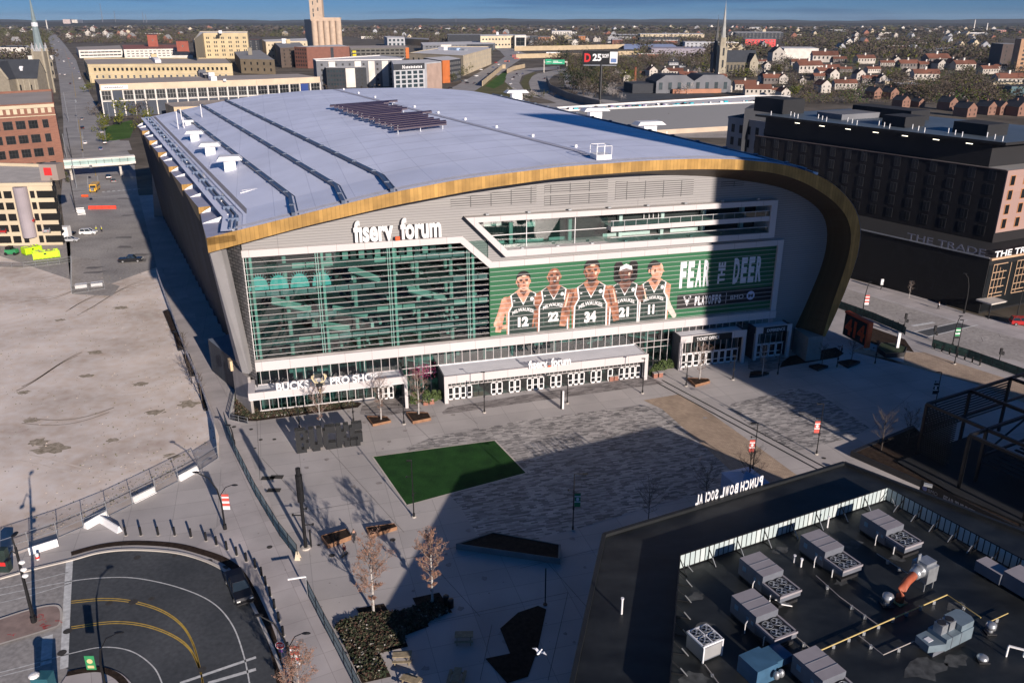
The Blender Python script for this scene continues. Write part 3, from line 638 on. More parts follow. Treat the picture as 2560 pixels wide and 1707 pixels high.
for k, x in enumerate((-24.6,-21.4,-18.0,-27.6)):
    l_ = MB(); l_.disc((x,.62,20.9),1.35,1.75,20,0,0,math.pi); l_.quad((x-1.45,.6,20.4),(x+1.45,.6,20.4),(x+1.45,.6,21.0),(x-1.45,.6,21.0))
    for q in range(13):
        a = math.pi*(q+.5)/13; l_.bar((x+1.2*math.cos(a),.6,20.9+1.5*math.sin(a)),(x+1.75*math.cos(a),.6,20.9+2.25*math.sin(a)),.09,.05)
    l_.build('sunburst_screen', lampm, ar)
# ---- lower glass, mullions and transoms
lw_ = MB(); lw_.quad((-28.9,0.02,0),(64.2,.02,0),(64.2,.02,7.3),(-28.9,.02,7.3)); lw_.build('lower_glass', glsd, ar)
mu = MB(); k = 0; x = -28.9
while x < 64.4: mu.box(x-.04,x+.04,-.1,.0,0,7.3); x += 1.39
for z, a, b in ((4.7,-6.2,.2),(3.5,-6.2,.2),(4.9,36.4,43.8),(3.7,36.4,43.8)): mu.box(a,b,-.1,.01,z,z+.1)
mu.build('mullions', white, ar)
i2 = MB()
for x in (-22,-17.8,-12,-5,2,9,14,22,29,33,40,47,55): i2.cyl(x,2.2,0,7.3,.3,7,0); 
for k in range(90): x = random.uniform(-28,60); z = random.uniform(4.4,6.6); i2.box(x,x+random.uniform(.6,3.2),random.uniform(1.2,5),5.2,z,z+random.uniform(.1,.7),random.choice((0,1,1)))
for x0,z0,x1,z1 in ((-5,5.8,-1,4.6),(36,6,42,4.4),(31,6.3,28,5.2)): i2.bar((x0,2,z0),(x1,2,z1),1.2,.25,0)
i2.build('lobby_inside', [tealin, tealmid], ar)
# ---- entrance canopies
def doors(parent, x0, x1, y, n, seq, h=2.35):
    w = (x1-x0)/n; base = None
    for i in range(n):
        if not seq(i): continue
        if base is None:
            d = MB(); a = w*.46
            d.box(-a,-a+.16,-.06,.04,0,h); d.box(a-.16,a,-.06,.04,0,h); d.box(-a,a,-.06,.04,h-.16,h); d.box(-a,a,-.06,.04,0,.26); d.box(-a,a,-.07,.03,.95,1.07)
            d.quad((-a+.1,0,.1),(a-.1,0,.1),(a-.1,0,h-.1),(-a+.1,0,h-.1),1); base = d.build('door', [whitep, winm], parent, (x0+w*(i+.5),y,0))
        else: dupmesh(base, parent, (x0+w*(i+.5),y,0))
ec = MB(); ec.box(.2,36.8,-5.6,-.02,4.5,4.72,1); ec.box(.1,36.9,-5.7,-5.45,3.55,4.85,0); ec.box(.1,.75,-5.7,-5.1,0,3.55,0); ec.box(36.3,36.9,-5.7,-5.1,0,3.55,0)
ec.box(.1,.3,-5.45,0,0,4.8,2); ec.box(36.6,36.85,-5.45,0,3.6,4.8,0); ec.box(36.6,36.75,-4,0,0,3.6,2); ec.box(.75,36.3,-4.3,-4.2,2.42,2.5,0); ec.box(.75,36.3,-4.28,-4.22,3.3,3.55,3); ec.box(.1,36.9,-5.75,-5.45,4.85,4.95,0)
for k in range(46): x = .8+k*.79; ec.box(x-.03,x+.03,-4.3,-4.2,2.5,3.4,0)
m1 = ec.build('entrance_canopy', [whitej, whmem, M('side_cladding', (.055,.06,.075), .6, .15, 1.), darkm], ar)
eg = MB(); eg.quad((.75,-4.2,0),(36.3,-4.2,0),(36.3,-4.2,3.55),(.75,-4.2,3.55)); eg.build('canopy_glass', glsd, m1)
doors(m1, .9, 36.2, -4.3, 33, lambda i: i in (0,1,2,3,7,8,10,11,13,14,15,17,18,20,21,22,24,25,27,29,30,31,32))
rb = MB(); rb.box(0,36.8,-.25,-.03,4.72,4.85,0)
rb.build('canopy_upstand', whitep, m1)
pc = MB(); pc.box(-30.8,-6.1,-5.5,-.02,4.45,4.68,1); pc.box(-30.9,-6.0,-5.6,-5.35,4.6,5.75,0); pc.box(-6.5,-6.0,-5.6,-5.0,0,4.6,0); pc.box(-6.35,-6.1,-5,0,0,5,2); pc.box(-30.9,-29.9,-5.3,0,4.6,5.75,0); pc.box(-29.6,-11,-.9,-.6,.35,.55,0); pc.box(-29.5,-11,-.85,-.65,0,.35,2)
x = -29.4
while x < -8: pc.box(x-.05,x+.05,-.9,-.75,.4,4.75,0); x += 1.39
pc.box(-29.4,-8,-.88,-.78,3.3,3.38,0); pc.box(-30,-6.5,-.25,-.03,4.7,4.8,0)
m2 = pc.build('shop_canopy', [whitej, whmem, bpy.data.materials['side_cladding']], ar)
pg = MB(); pg.quad((-29.4,-.8,.4),(-6.4,-.8,.4),(-6.4,-.8,4.7),(-29.4,-.8,4.7)); pg.quad((-29.4,-.8,.4),(-29.4,-.8,4.7),(-29.4,5,4.7),(-29.4,5,.4)); pg.build('shop_glass', glsd, m2)
pi_ = MB()
for x in (-29.2,-19.0,-18.2,-15): pi_.box(x,x+.7,.2,.6,.4,4.6,0)
for k in range(50): x = random.uniform(-28.5,-11); z = random.uniform(.5,3.2); pi_.box(x,x+random.uniform(.2,.9),random.uniform(0,2),2.2,z,z+random.uniform(.2,.9),random.choice((0,1,2,3)))
pi_.build('shop_interior', [tealin, tealmid, darkm, whitep], m2)
doors(m2, -10.4, -6.8, -.95, 4, lambda i: i < 3)
def smallcan(x0, x1, y0, txt, tx0, tx1, nd):
    c = MB(); h0, h1 = 5.3, 6.6
    c.box(x0,x1,y0,-.02,6.0,6.2,1); c.box(x0-.1,x1+.1,y0-.1,y0+.15,h0,h1,0); c.box(x0-.1,x0+.45,y0-.1,y0+.45,0,h0,0); c.box(x1-.5,x1+.1,y0-.1,y0+.45,0,h0,0); c.box(x0-.05,x0+.15,y0,0,0,h1-.1,2); c.box(x1-.1,x1+.05,y0,0,0,h1-.1,2)
    c.box(tx0,tx1,y0-.2,y0-.1,h0-.05,h1-.12,3); yy = y0+1.2; c.box(x0+.4,x1-.4,yy-.05,yy+.05,2.6,2.75,0)
    k = x0+.4
    while k < x1-.4: c.box(k-.04,k+.04,yy-.05,yy+.05,0,h0,0); k += 1.2
    text(c, txt, (tx0+.7,y0-.23,h0+.25), (1,0,0), (0,0,1), min(4.6,tx1-tx0-1.2), .62, 4, .012)
    m = c.build('entrance_porch', [whitej, whmem, bpy.data.materials['side_cladding'], blackm, whitep], ar)
    g_ = MB(); g_.quad((x0+.4,yy,0),(x1-.4,yy,0),(x1-.4,yy,h0),(x0+.4,yy,h0)); g_.build('porch_glass', glsd, m)
    doors(m, x0+.6, x1-.6, yy-.1, nd, lambda i: True, 2.6)
smallcan(44.3,57.5,-3.4,'TICKET OFFICE',46.6,54.5,9)
smallcan(60.0,67.4,-2.9,'EXPERIENCE',61.4,66.4,4)
pq = MB(); pq.prism([(69.2,-6),(72.4,-6),(72.9,-1),(69.6,-1)],0,4.8); pq.build('stone_pier', M('pier_stone', (.27,.25,.23), .8, .15, .5), ar)
# podium terrace on the left
te = MB(); te.prism([(-38,20),(-31,3),(-29.5,-1),(-29.5,24)],0,6.2,0,1); te.prism([(-30.9,-1.2),(-33.5,5.5),(-33.1,5.8),(-30.5,-1)],0,6.7,2); te.prism([(-34.0,5),(-33.6,3.4),(-33.2,3.5),(-33.6,5.1)],6.2,7.9,3)
te.build('podium_terrace', [zinc, M('terrace_blue_grey', (.17,.20,.25), .6, .1, .5), M('stone_parapet', (.34,.31,.29), .7, .15, .6), M('tan_stone', (.62,.46,.28), .8, .1, .5)], ar)
# ---- lettering on the arena
def fiserv(x0, z0, w, h, y, m_parent, th):
    s = MB(); X = (1,0,0); Z = (0,0,1)
    wa = w*.445
    text(s,'fıserv',(x0,y,z0),X,Z,wa,h*1.0,0,.035,th); text(s,'forum',(x0+w*.53,y,z0+h*.0),X,Z,w*.47,h*1.0,0,.035,th)
    s.box(x0+w*.465,x0+w*.515,y-.25*th*8,y,z0,z0+h*.17,1)
    return s.build('sign', [whitep, orange], m_parent)
sg = fiserv(-12.6,27.35,13.9,3.5,-.95,ar,.18); sg['label'] = 'large white arena name sign with an orange full stop'
sg = fiserv(14.6,4.75,7.6,1.55,-5.95,ar,.07); sg['label'] = 'small white arena name sign over the main doors'
ps = MB(); text(ps,'BUCKS',(-26.6,-5.8,5.75),(1,0,0),(0,0,1),5.0,1.35,0,.03,.06); text(ps,'PRO SHOP',(-18.3,-5.8,5.75),(1,0,0),(0,0,1),7.6,1.35,0,.03,.06); s_ = ps.build('shop_sign', whitep, ar)
def deer(mb, c, s, mg, md, y):
    cx, cz = c
    face = [(-.32,.1),(-.42,-.05),(-.3,-.12),(-.22,-.45),(-.1,-.75),(.1,-.75),(.22,-.45),(.3,-.12),(.42,-.05),(.32,.1),(.15,.3),(-.15,.3)]
    mb.slab([(cx+s*a,cz+s*b) for a,b in face][::-1],y,y+.12,md); mb.slab([(cx+s*a,cz+s*b) for a,b in ((-.1,-.75),(0,-1.0),(.1,-.75),(.07,-.5),(-.07,-.5))][::-1],y-.03,y+.1,mg)
    for q in (-1,1):
        P = [(.12,.25),(.45,.3),(.62,.6),(.58,1.0),(.48,1.15)]
        mb.tube([(cx+q*s*a,y+.05,cz+s*b) for a,b in P], s*.09, 5, mg); mb.tube([(cx+q*s*.55,y+.05,cz+s*.45),(cx+q*s*.75,y+.05,cz+s*.8),(cx+q*s*.7,y+.05,cz+s*1.05)], s*.06, 5, mg)
        mb.tube([(cx+q*s*.3,y+.05,cz+s*.28),(cx+q*s*.3,y+.05,cz+s*.7)], s*.06, 5, mg); mb.slab([(cx+q*s*.34,cz+s*.05),(cx+q*s*.55,cz+s*.12),(cx+q*s*.4,cz-s*.05)],y-.02,y+.08,mg)
    mb.slab([(cx-s*.12,cz-s*.35),(cx,cz-s*.2),(cx+s*.12,cz-s*.35),(cx,cz-s*.5)],y-.03,y+.05,2)
dm = MB(); deer(dm,(-20.0,6.1),1.55,0,1,-5.95); dm.build('antlered_emblem', [M('cream_gold', (.62,.52,.32), .5, .1, 1.), blackm, whitep], s_)
# ---------------------------------------------------------------- the banner printed with five players (flat, hung on the wall)
GN = M('banner_green', (.012,.115,.043), .6, .06, .1); BK = M('banner_black', (.008,.008,.009), .6, .1, 1.); JG = M('jersey_dark', (.010,.028,.022), .6, .15, 1.5)
def skinprint(n, a, b, c):          # printed skin: soft blotches of three tones
    m = M(n, a, .6, col2=b, sc_=.9, det=3); r = [x for x in m.node_tree.nodes if x.type == 'VALTORGB'][0].color_ramp; e = r.elements.new(.52); e.color = (*c, 1); return m
SK = [skinprint('skin_tone_a', (.30,.12,.07), (.78,.46,.34), (.55,.27,.17)), skinprint('skin_tone_b', (.13,.045,.022), (.58,.27,.16), (.32,.125,.065)), skinprint('skin_tone_c', (.12,.04,.02), (.55,.25,.15), (.28,.105,.055)), skinprint('skin_tone_d', (.035,.014,.010), (.26,.125,.085), (.10,.04,.028))]
SKD = M('print_shade', (.07,.025,.015), .6, col2=(.14,.055,.03), sc_=1.2); SKL = M('print_light', (.70,.42,.30), .6, col2=(.82,.58,.44), sc_=1.2)
HR = M('hair_black', (.006,.005,.005), .7, .2, 2.); TQ = M('mouth_shade', (.16,.02,.02), .6, .1, 1.)
bn = thing('banner', 'green banner of five basketball players reading FEAR THE DEER', 'banner', (O2.x,O2.y,0), FR)
c_ = MB(); c_.box(9.45,64.1,-.12,-.02,8.75,21.35,0); c_.slab([(44.6,13.45),(64.1,13.5),(64.1,10.7),(44.6,10.7)],-.128,-.1,1)
c_.build('cloth', [GN, BK], bn)
def P_(mb, pts, y, m): mb.add([(x,y,z) for x,z in pts], [tuple(range(len(pts)))], m)
def figure(x, zt, k, sk, num, kind, y, armL=True, armR=True, lean=0):
    """kind 0 crop, 1 bald, 2 flat top, 3 headband, 4 profile ; k = head height in metres"""
    f = MB(); hw = k*.36; zc = zt-k*.52; S = 0; hr = 1; je = 2; wt = 3; lip = 4
    # arms and shoulders
    zsh = zt-k*1.28; zb = 8.95; sw_ = k*.98
    def limb(pts, w0, w1, yy, m=S):
        n = len(pts); L = []; R = []
        for i, p in enumerate(pts):
            a = pts[max(0,i-1)]; b = pts[min(n-1,i+1)]; d = math.hypot(b[0]-a[0], b[1]-a[1]); w = (w0+(w1-w0)*i/(n-1))/2
            L.append((p[0]-(b[1]-a[1])/d*w, p[1]+(b[0]-a[0])/d*w)); R.append((p[0]+(b[1]-a[1])/d*w, p[1]-(b[0]-a[0])/d*w))
        for i in range(n-1): P_(f,[L[i],L[i+1],R[i+1],R[i]],yy-i*.0006,m)
        for i in range(n-1): f.disc((pts[i][0],yy+.001,pts[i][1]),(w0+(w1-w0)*i/(n-1))/2,(w0+(w1-w0)*i/(n-1))/2,12,m)
    # body under jersey
    P_(f,[(x-sw_,zsh-.1*k),(x-sw_*.6,zsh+.12*k),(x-hw*.6,zsh+.38*k),(x+hw*.6,zsh+.38*k),(x+sw_*.6,zsh+.12*k),(x+sw_,zsh-.1*k),(x+sw_*.92,zb),(x-sw_*.92,zb)],y,S)
    if armL: limb([(x-sw_*.95,zsh-.25*k),(x-sw_*1.25,zsh-1.0*k),(x-sw_*1.4,max(zb+.2*k,zsh-1.9*k))],k*.52,k*.3,y-.004)
    if armR: limb([(x+sw_*.95,zsh-.25*k),(x+sw_*1.2,zsh-1.0*k),(x+sw_*1.35,max(zb+.2*k,zsh-1.9*k))],k*.52,k*.3,y-.004)
    # jersey: white edge then dark cloth
    for o, m, yy in ((0,wt,.008),(.07*k,je,.010)):
        P_(f,[(x-sw_*.72+o,zsh+.05*k),(x-sw_*.42+o*.4,zsh+.2*k),(x-.0*k,zsh-.42*k-o*1.5),(x,zb),(x-sw_*.86+o,zb),(x-sw_*.84+o,zsh-.85*k),(x-sw_*.64+o,zsh-.5*k)],y-yy,m)
        P_(f,[(x+sw_*.42-o*.4,zsh+.2*k),(x+sw_*.72-o,zsh+.05*k),(x+sw_*.64-o,zsh-.5*k),(x+sw_*.84-o,zsh-.85*k),(x+sw_*.86-o,zb),(x,zb),(x,zsh-.42*k-o*1.5)],y-yy,m)
    text(f,'MILWAUKEE',(x-sw_*.6,y-.013,zsh-1.02*k),(1,0,0),(0,0,1),sw_*1.2,k*.2,wt,.02,arch=k*.16)
    text(f,num,(x-sw_*.30,y-.013,zsh-1.72*k),(1,0,0),(0,0,1),sw_*(.6 if len(num) > 1 and num != '11' else .38),k*.55,wt,.06)
    f.disc((x+sw_*.48,y-.014,zsh-.22*k),k*.1,k*.1,12,wt); f.disc((x-sw_*.5,y-.014,zsh-.25*k),k*.06,k*.03,8,wt)
    P_(f,[(x-hw*.55,zc-.3*k),(x-hw*.65,zsh+.2*k),(x,zsh-.33*k),(x+hw*.65,zsh+.2*k),(x+hw*.55,zc-.3*k)],y-.012,S)
    # head
    yy = y-.016
    if kind == 3: [f.disc((x+q*hw*1.15,yy+.002,zc+.05*k+p*.25*k),hw*.75,k*.34,14,hr) for q in (-1,1) for p in (-1,0,1)]
    if kind in (0,2): f.disc((x+lean*.05*k,yy+.001,zc+.17*k),hw*1.08,k*(.40 if kind == 0 else .44),18,hr)
    if kind == 4: f.disc((x-.1*k,yy+.001,zc+.15*k),hw*1.05,k*.42,18,hr)
    f.disc((x-hw*.98,yy,zc-.02*k),k*.06,k*.11,8,S); f.disc((x+hw*.98,yy,zc-.02*k),k*.06,k*.11,8,S)
    f.disc((x+(.1*k if kind == 4 else 0),yy-.001,zc+(.0*k)),hw,k*.46,22,S)
    f.disc((x+(.06*k if kind != 4 else .16*k),yy-.0015,zc-.25*k),hw*.66,k*.27,18,S)
    if kind in (0,2,4): P_(f,[(x-hw*1.0-(0 if kind != 4 else .08*k),zc+.2*k),(x-hw*.8,zc+.40*k),(x,zc+.50*k),(x+hw*.8,zc+.42*k),(x+hw*(.95 if kind != 4 else .7),zc+.2*k),(x+hw*.7,zc+.28*k),(x-hw*.5,zc+.27*k)],yy-.002,hr)
    if kind == 3: P_(f,[(x-hw*1.02,zc+.12*k),(x-hw*.9,zc+.32*k),(x,zc+.47*k),(x+hw*.9,zc+.32*k),(x+hw*1.02,zc+.12*k),(x,zc+.22*k)],yy-.003,wt)
    if kind != 4:
        for q in (-1,1):
            f.disc((x+q*hw*.42+.03*k,yy-.003,zc+.03*k),k*.055,k*.022,8,hr); P_(f,[(x+q*hw*.42-.08*k,zc+.1*k),(x+q*hw*.42+.1*k,zc+.09*k),(x+q*hw*.42+.08*k,zc+.13*k),(x+q*hw*.42-.06*k,zc+.14*k)],yy-.003,hr)
        P_(f,[(x+.0*k,zc+.02*k),(x-.05*k,zc-.13*k),(x+.09*k,zc-.13*k),(x+.05*k,zc+.0*k)],yy-.0035,lip+1)
        f.disc((x+.04*k,yy-.003,zc-.26*k),k*.09,k*(.09 if kind == 1 else .03),12,lip if kind != 1 else hr)
        if kind == 1: f.disc((x+.04*k,yy-.0035,zc-.23*k),k*.06,k*.03,8,wt)
        if kind in (2,3): P_(f,[(x-hw*.75,zc-.2*k),(x-hw*.45,zc-.46*k),(x+.04*k,zc-.52*k),(x+hw*.6,zc-.44*k),(x+hw*.85,zc-.2*k),(x+hw*.6,zc-.36*k),(x+.04*k,zc-.38*k),(x-hw*.45,zc-.34*k)],yy-.002,hr)
    else:
        P_(f,[(x+hw*.95+.08*k,zc+.05*k),(x+hw*1.25+.1*k,zc-.1*k),(x+hw*.9+.1*k,zc-.14*k)],yy,S); f.disc((x-.02*k,yy-.003,zc-.02*k),k*.06,k*.1,10,lip+1)
        f.disc((x+hw*.72,yy-.003,zc+.02*k),k*.04,k*.02,8,hr); f.disc((x+hw*.9,yy-.003,zc-.24*k),k*.05,k*.02,8,lip)
    if kind != 4:                       # the modelling of the printed faces: brow shade, cheek shade, lit side
        for q in (-1,1): f.disc((x+q*hw*.42+.02*k,yy-.0022,zc+.05*k),k*.09,k*.055,10,6)
        P_(f,[(x-hw*.98,zc+.1*k),(x-hw*.6,zc-.05*k),(x-hw*.55,zc-.4*k),(x-hw*.8,zc-.28*k)],yy-.0022,6)
        P_(f,[(x+hw*.45,zc-.02*k),(x+hw*.75,zc-.02*k),(x+hw*.62,zc-.2*k),(x+hw*.4,zc-.16*k)],yy-.0022,7); f.disc((x+.04*k,yy-.0022,zc+.28*k),k*.13,k*.05,10,7)
        P_(f,[(x-hw*.3,zc-.36*k),(x+hw*.4,zc-.36*k),(x+hw*.2,zc-.41*k),(x-hw*.15,zc-.41*k)],yy-.0024,6)
    P_(f,[(x-hw*.5,zc-.44*k),(x+hw*.5,zc-.46*k),(x+hw*.45,zsh+.16*k),(x+.02*k,zsh-.02*k),(x-hw*.5,zsh+.2*k)],y-.0125,6)      # shade under the chin
    for q in (-1,1):
        if (q < 0 and armL) or (q > 0 and armR):
            P_(f,[(x+q*sw_*.82,zsh-.15*k),(x+q*sw_*.92,zsh-.2*k),(x+q*sw_*1.12,zsh-.95*k),(x+q*sw_*1.02,zsh-.98*k)],y-.0085,6)
            P_(f,[(x+q*sw_*1.08,zsh-.12*k),(x+q*sw_*1.18,zsh-.3*k),(x+q*sw_*1.34,zsh-.85*k),(x+q*sw_*1.24,zsh-.85*k)],y-.0085,7)
    for i in range(4):                    # folds of the jersey
        a = x+(i-1.5)*sw_*.4; P_(f,[(a,zsh-1.8*k),(a+.05*k,zsh-1.2*k),(a+.09*k,zsh-1.9*k)],y-.0115,8)
    o = f.build('player_picture', [sk, HR, JG, whitep, TQ, M('face_shadow', (.12,.045,.025), .6, .1, 1.), SKD, SKL, M('jersey_fold', (.035,.07,.055), .6, .1, 1.)], bn); return f, o
_, o_ = figure(15.4,20.2,3.3,SK[0],'12',0,-.14,armR=False); o_['label'] = 'player numbered 12 with short dark hair'
_, o_ = figure(20.9,20.6,3.3,SK[2],'22',1,-.155,armL=False,armR=False); o_['label'] = 'bald player numbered 22 with open mouth'
_, o_ = figure(34.2,20.3,3.35,SK[3],'21',3,-.15,armL=False); o_['label'] = 'player numbered 21 with white headband'
_, o_ = figure(39.9,20.2,3.3,SK[0],'11',4,-.145,armL=False,armR=False); o_['label'] = 'player numbered 11 looking right'
_, o_ = figure(27.8,21.25,3.8,SK[1],'34',2,-.17); o_['label'] = 'central player numbered 34'
ex = MB()   # extra limbs: fist on the left, crossed arms on the right
for pts, w0, w1, m in (([(12.6,15.6),(11.6,13.4),(10.6,11.2)],1.5,1.0,0),([(18.1,15.6),(18.0,13.0),(17.5,10)],1.4,1.1,1),([(42.2,15.8),(42.0,13.4)],1.5,1.1,0),([(37.6,12.4),(39.6,13.2),(41.6,15.0)],1.1,.8,0),([(41.9,13.6),(43.0,11.4),(44.2,9.6)],1.3,.9,2)):
    n = len(pts)
    for i in range(n-1):
        a, b = Vector((pts[i][0],0,pts[i][1])), Vector((pts[i+1][0],0,pts[i+1][1])); d = (b-a).normalized(); q = Vector((-d.z,0,d.x)); wa = (w0+(w1-w0)*i/(n-1))/2; wc = (w0+(w1-w0)*(i+1)/(n-1))/2
        ex.add([(p.x,-.149-.001*m-.0003*i,p.z) for p in (a+q*wa,b+q*wc,b-q*wc,a-q*wa)],[(0,1,2,3)],m); ex.disc((b.x,-.1485-.001*m,b.z),wc,wc,12,m)
for k in range(4): ex.disc((10.9+k*.42,-.152,10.6),.3,.42,10,0)
ex.build('arm_pictures', [SK[0], SK[2], M('sleeve_white', (.62,.52,.45), .6, .1, 1.)], bn)
tx = MB(); X = (1,0,0); Z = (0,0,1)
def block(mb, s, x0, z0, w, h, y, m):      # tall narrow capitals
    n = len(s)
    for i, c in enumerate(s): text(mb, c, (x0+i*w/n,y,z0), X, Z, w/n*.78, h, m, .05)
block(tx,'FEAR',44.8,14.65,6.3,4.95,-.14,0); block(tx,'DEER',55.6,14.6,6.2,4.9,-.14,0)
text(tx,'THE',(53.9,-.14,14.9),(0,0,1),(-1,0,0),4.1,1.45,0,.05)
block(tx,'PLAYOFFS',48.2,11.1,5.5,1.75,-.14,0); text(tx,'BMO',(55.5,-.14,11.6),X,Z,2.7,.8,0,.0); tx.box(54.55,54.63,-.14,-.13,11,13)
tx.disc((59.7,-.14,12.05),.85,.85,20,1); text(tx,'M',(59.2,-.145,11.7),X,Z,1.0,.6,2,.06)
deer(tx,(46.6,12.1),.95,0,0,-.16)
tx.build('lettering', [M('banner_white', (.74,.74,.76), .6, .03, 1.), M('bank_blue', (.55,.62,.80), .6, .05, 1.), BK], bn)
bf = MB()
for i in range(15):
    z = 20.6-i*.815; bf.box(9.5,64,-.4,-.3,z,z+.045)
bf.build('rails', white, bn)
# ---------------------------------------------------------------- plaza furniture
def pole_lamp(loc, h, label, arm=1.2, rz=0., banner=None, group='dark lamp posts on the plaza', base=True, arms2=False):
    t = thing('lamp_post', label, 'lamp post', loc, rz, group)
    p = MB(); p.cyl(0,0,.12,h,.085,8,0,.06); p.cyl(0,0,0,.14,.28,10,1); p.cyl(0,0,.12,.6,.14,8,0); p.build('pole', [blackm, lgreyc], t)
    a = MB(); a.bar((0,0,h),(arm,0,h+.02),.07); a.box(arm-.1,arm+.55,-.14,.14,h-.05,h+.05); a.build('lamp_head', blackm, t)
    b = MB(); b.bar((-.7,0,h*.72),(0,0,h*.72),.05); b.cyl(-.7,0,h*.72-.12,h*.72+.1,.1,6); b.bar((0,0,h*.42),(.35,.25,h*.42),.05); b.box(-.12,.12,-.12,.12,h*.38,h*.38+.35); b.build('bracket', blackm, t)
    if banner:
        q = MB(); z1 = h*.66; z0 = z1-1.9; s = banner[1]
        q.box(.1*s,.85*s,-.02,.02,z0,z1,0); q.box(.1*s,.85*s,-.03,.03,z0+.62,z0+.78,1); q.box(.1*s,.85*s,-.03,.03,z1-.5,z1-.35,1); q.disc((.48*s,-.035,z0+1.1),.2,.24,10,1)
        q.bar((0,0,z1+.02),(.9*s,0,z1+.02),.04,.04,2); q.bar((0,0,z0-.02),(.9*s,0,z0-.02),.04,.04,2); q.build('banner', [banner[0], whitep, blackm], t)
    return t
grn = M('pennant_green', (.03,.24,.09), .6, .1, 1.); rw = M('pennant_red', (.55,.09,.07), .6, .15, 1.)
for u, v, vt, lab, bn_, arm in (
    (1211,1031,930,'slim dark lamp post in the sun left of the main doors',None,-.4), (1401,1019,976,'',None,0), (1418,1008,945,'slim dark lamp post in front of the middle of the main doors',None,-.4),
    (1010,1060,992,'slim dark lamp post beside the post of the shop canopy',None,-.4), (884,1054,995,'slim dark lamp post behind the black letter sculpture',None,-.4), (749,1073,1018,'slim lamp post just left of the bare tree behind the letter sculpture',None,-.4),
    (1606,983,896,'slim dark lamp post by the right end of the main canopy',None,-.4), (1715,965,906,'slim dark lamp post near the left corner of the ticket office',None,-.4),
    (1832,949,888,'slim dark lamp post near the right corner of the ticket office',None,-.4), (1944,937,874,'slim dark lamp post in shade right of the small porch',None,-.4),
    (2041,1135,1009,'lamp post with a red pennant at the edge of the shaded pavers',(rw,-1),-.9), (1881,1178,1058,'lamp post with a red and white pennant on the tan brick path',(rw,-1),-.9),
    (1432,1325,1184,'lamp post with a green pennant on the shaded pavers',(grn,1),1.1), (1035,1292,1151,'lamp post standing at the near corner of the turf lawn',None,-.5),
    (2092,919,866,'thin lamp post beside a person under the right end of the arena',None,-.3), (2187,910,853,'thin lamp post left of the dark round planter by the street',None,-.3),
    (2386,910,800,'tall thin lamp post on the sunlit path along the side street',None,-.5), (2338,1012,930,'lamp post behind the louvred steel pavilion',(blackm,-1),-.7)):
    if not lab: continue
    pole_lamp(G(u,v), HT(u,v,vt), lab, arm, banner=bn_)
t = thing('bollard_light', 'short unlit pole rising by the dark planting bed near the black roof', 'pole', G(1363,1511)); h = HT(1363,1511,1420); p = MB(); p.cyl(0,0,0,h,.07,8); p.cyl(0,0,0,.1,.25,8); p.build('pole', blackm, t)
t = thing('information_pylon', 'white and dark pylon sign standing in front of the main doors', 'sign', G(1405,1021)); h = HT(1405,1021,977); p = MB(); p.box(-.3,.02,-.18,.18,0,h,0); p.build('dark_side', blackm, t); p = MB(); p.box(.02,.3,-.18,.18,0,h,0); p.build('white_side', whitep, t)
# the tall black light column
t = thing('light_column', 'tall thick black light column beside the long construction fence', 'light column', G(765,1370)); h = HT(765,1370,1170)
p = MB(); p.cyl(0,0,.1,h*.62,.22,10); p.cyl(0,0,0,.2,.55,12,1); p.build('pole', [blackm, lgreyc], t)
p = MB(); p.cyl(0,0,h*.6,h*.92,.42,10); p.cyl(0,0,h*.92,h,.3,10); 
for z in (.66,.74,.82): p.box(-.1,.1,-.5,-.38,h*z,h*z+.5)
p.build('lantern', blackm, t); p = MB()
for z, x in ((.42,-1.2),(.3,1.1),(.5,.5)): p.bar((0,0,h*z),(x,.1,h*z),.1); p.box(x-.1,x+.1,0,.2,h*z-.1,h*z+.15)
p.build('bracket', blackm, t)
t = thing('short_post', 'short black post right beside the tall black light column', 'bollard', G(778,1366)); p = MB(); p.cyl(0,0,0,2.4,.12,8); p.build('pole', blackm, t)
# curved street lights
def street_light(u, v, vt, label, du, double=False, banner=None, extra=None):
    b = G(u,v); h = HT(u,v,vt); t = thing('street_light', label, 'street light', b, 0, 'curved black street lights')
    p = MB(); p.cyl(0,0,0,.7,.24,8); p.tube([(0,0,.5),(0,0,h*.45),(du*.12,0,h*.7),(du*.45,0,h*.9),(du,0,h)], .13, 7, r2=.06); p.build('pole', blackm, t)
    p = MB(); p.ell((du,0,h),(.5,.22,.1),8,4); 
    if double: p.tube([(0,0,h*.6),(-du*.3,0,h*.74),(-du*.6,0,h*.78)], .05, 5); p.ell((-du*.75,0,h*.78),(.45,.2,.1),8,4)
    p.build('lamp_head', blackm, t)
    if banner:
        z = h*.62; q = MB(); q.box(.12,1.0,-.02,.02,z-2.2,z,0); q.box(.12,1.0,-.03,.03,z-.55,z-.35,1); q.box(.12,1.0,-.03,.03,z-1.3,z-1.0,1); q.box(.12,1.0,-.03,.03,z-2.2,z-1.7,1 if banner is rw else 2); q.build('banner', [banner, whitep, blackm], t)
    return t
street_light(563,1322,1180,'curved street light with a pennant near the row of black bollards',-2.6,True,rw)
street_light(585,1110,1062,'small street light beside the fence near the planting bed left of the shop',-.5)
street_light(735,1735,1537,'curved street light with a red and white pennant beside the stop sign',-2.4,True,rw)
street_light(265,1722,1580,'curved street light at the bottom left with a green pennant',2.4,False)
q = thing('pennant', 'green pennant with a gold emblem on the bottom left light', 'banner', G(262,1735)); p = MB(); p.box(-1.15,-.25,-.03,.03,3.0,4.6,0); p.build('cloth', grn, q); p = MB(); p.disc((-.7,-.04,4.0),.28,.28,10); p.box(-1.0,-.4,-.05,-.03,3.2,3.5); p.build('emblem', M('emblem_cream', (.6,.5,.25), .6), q)
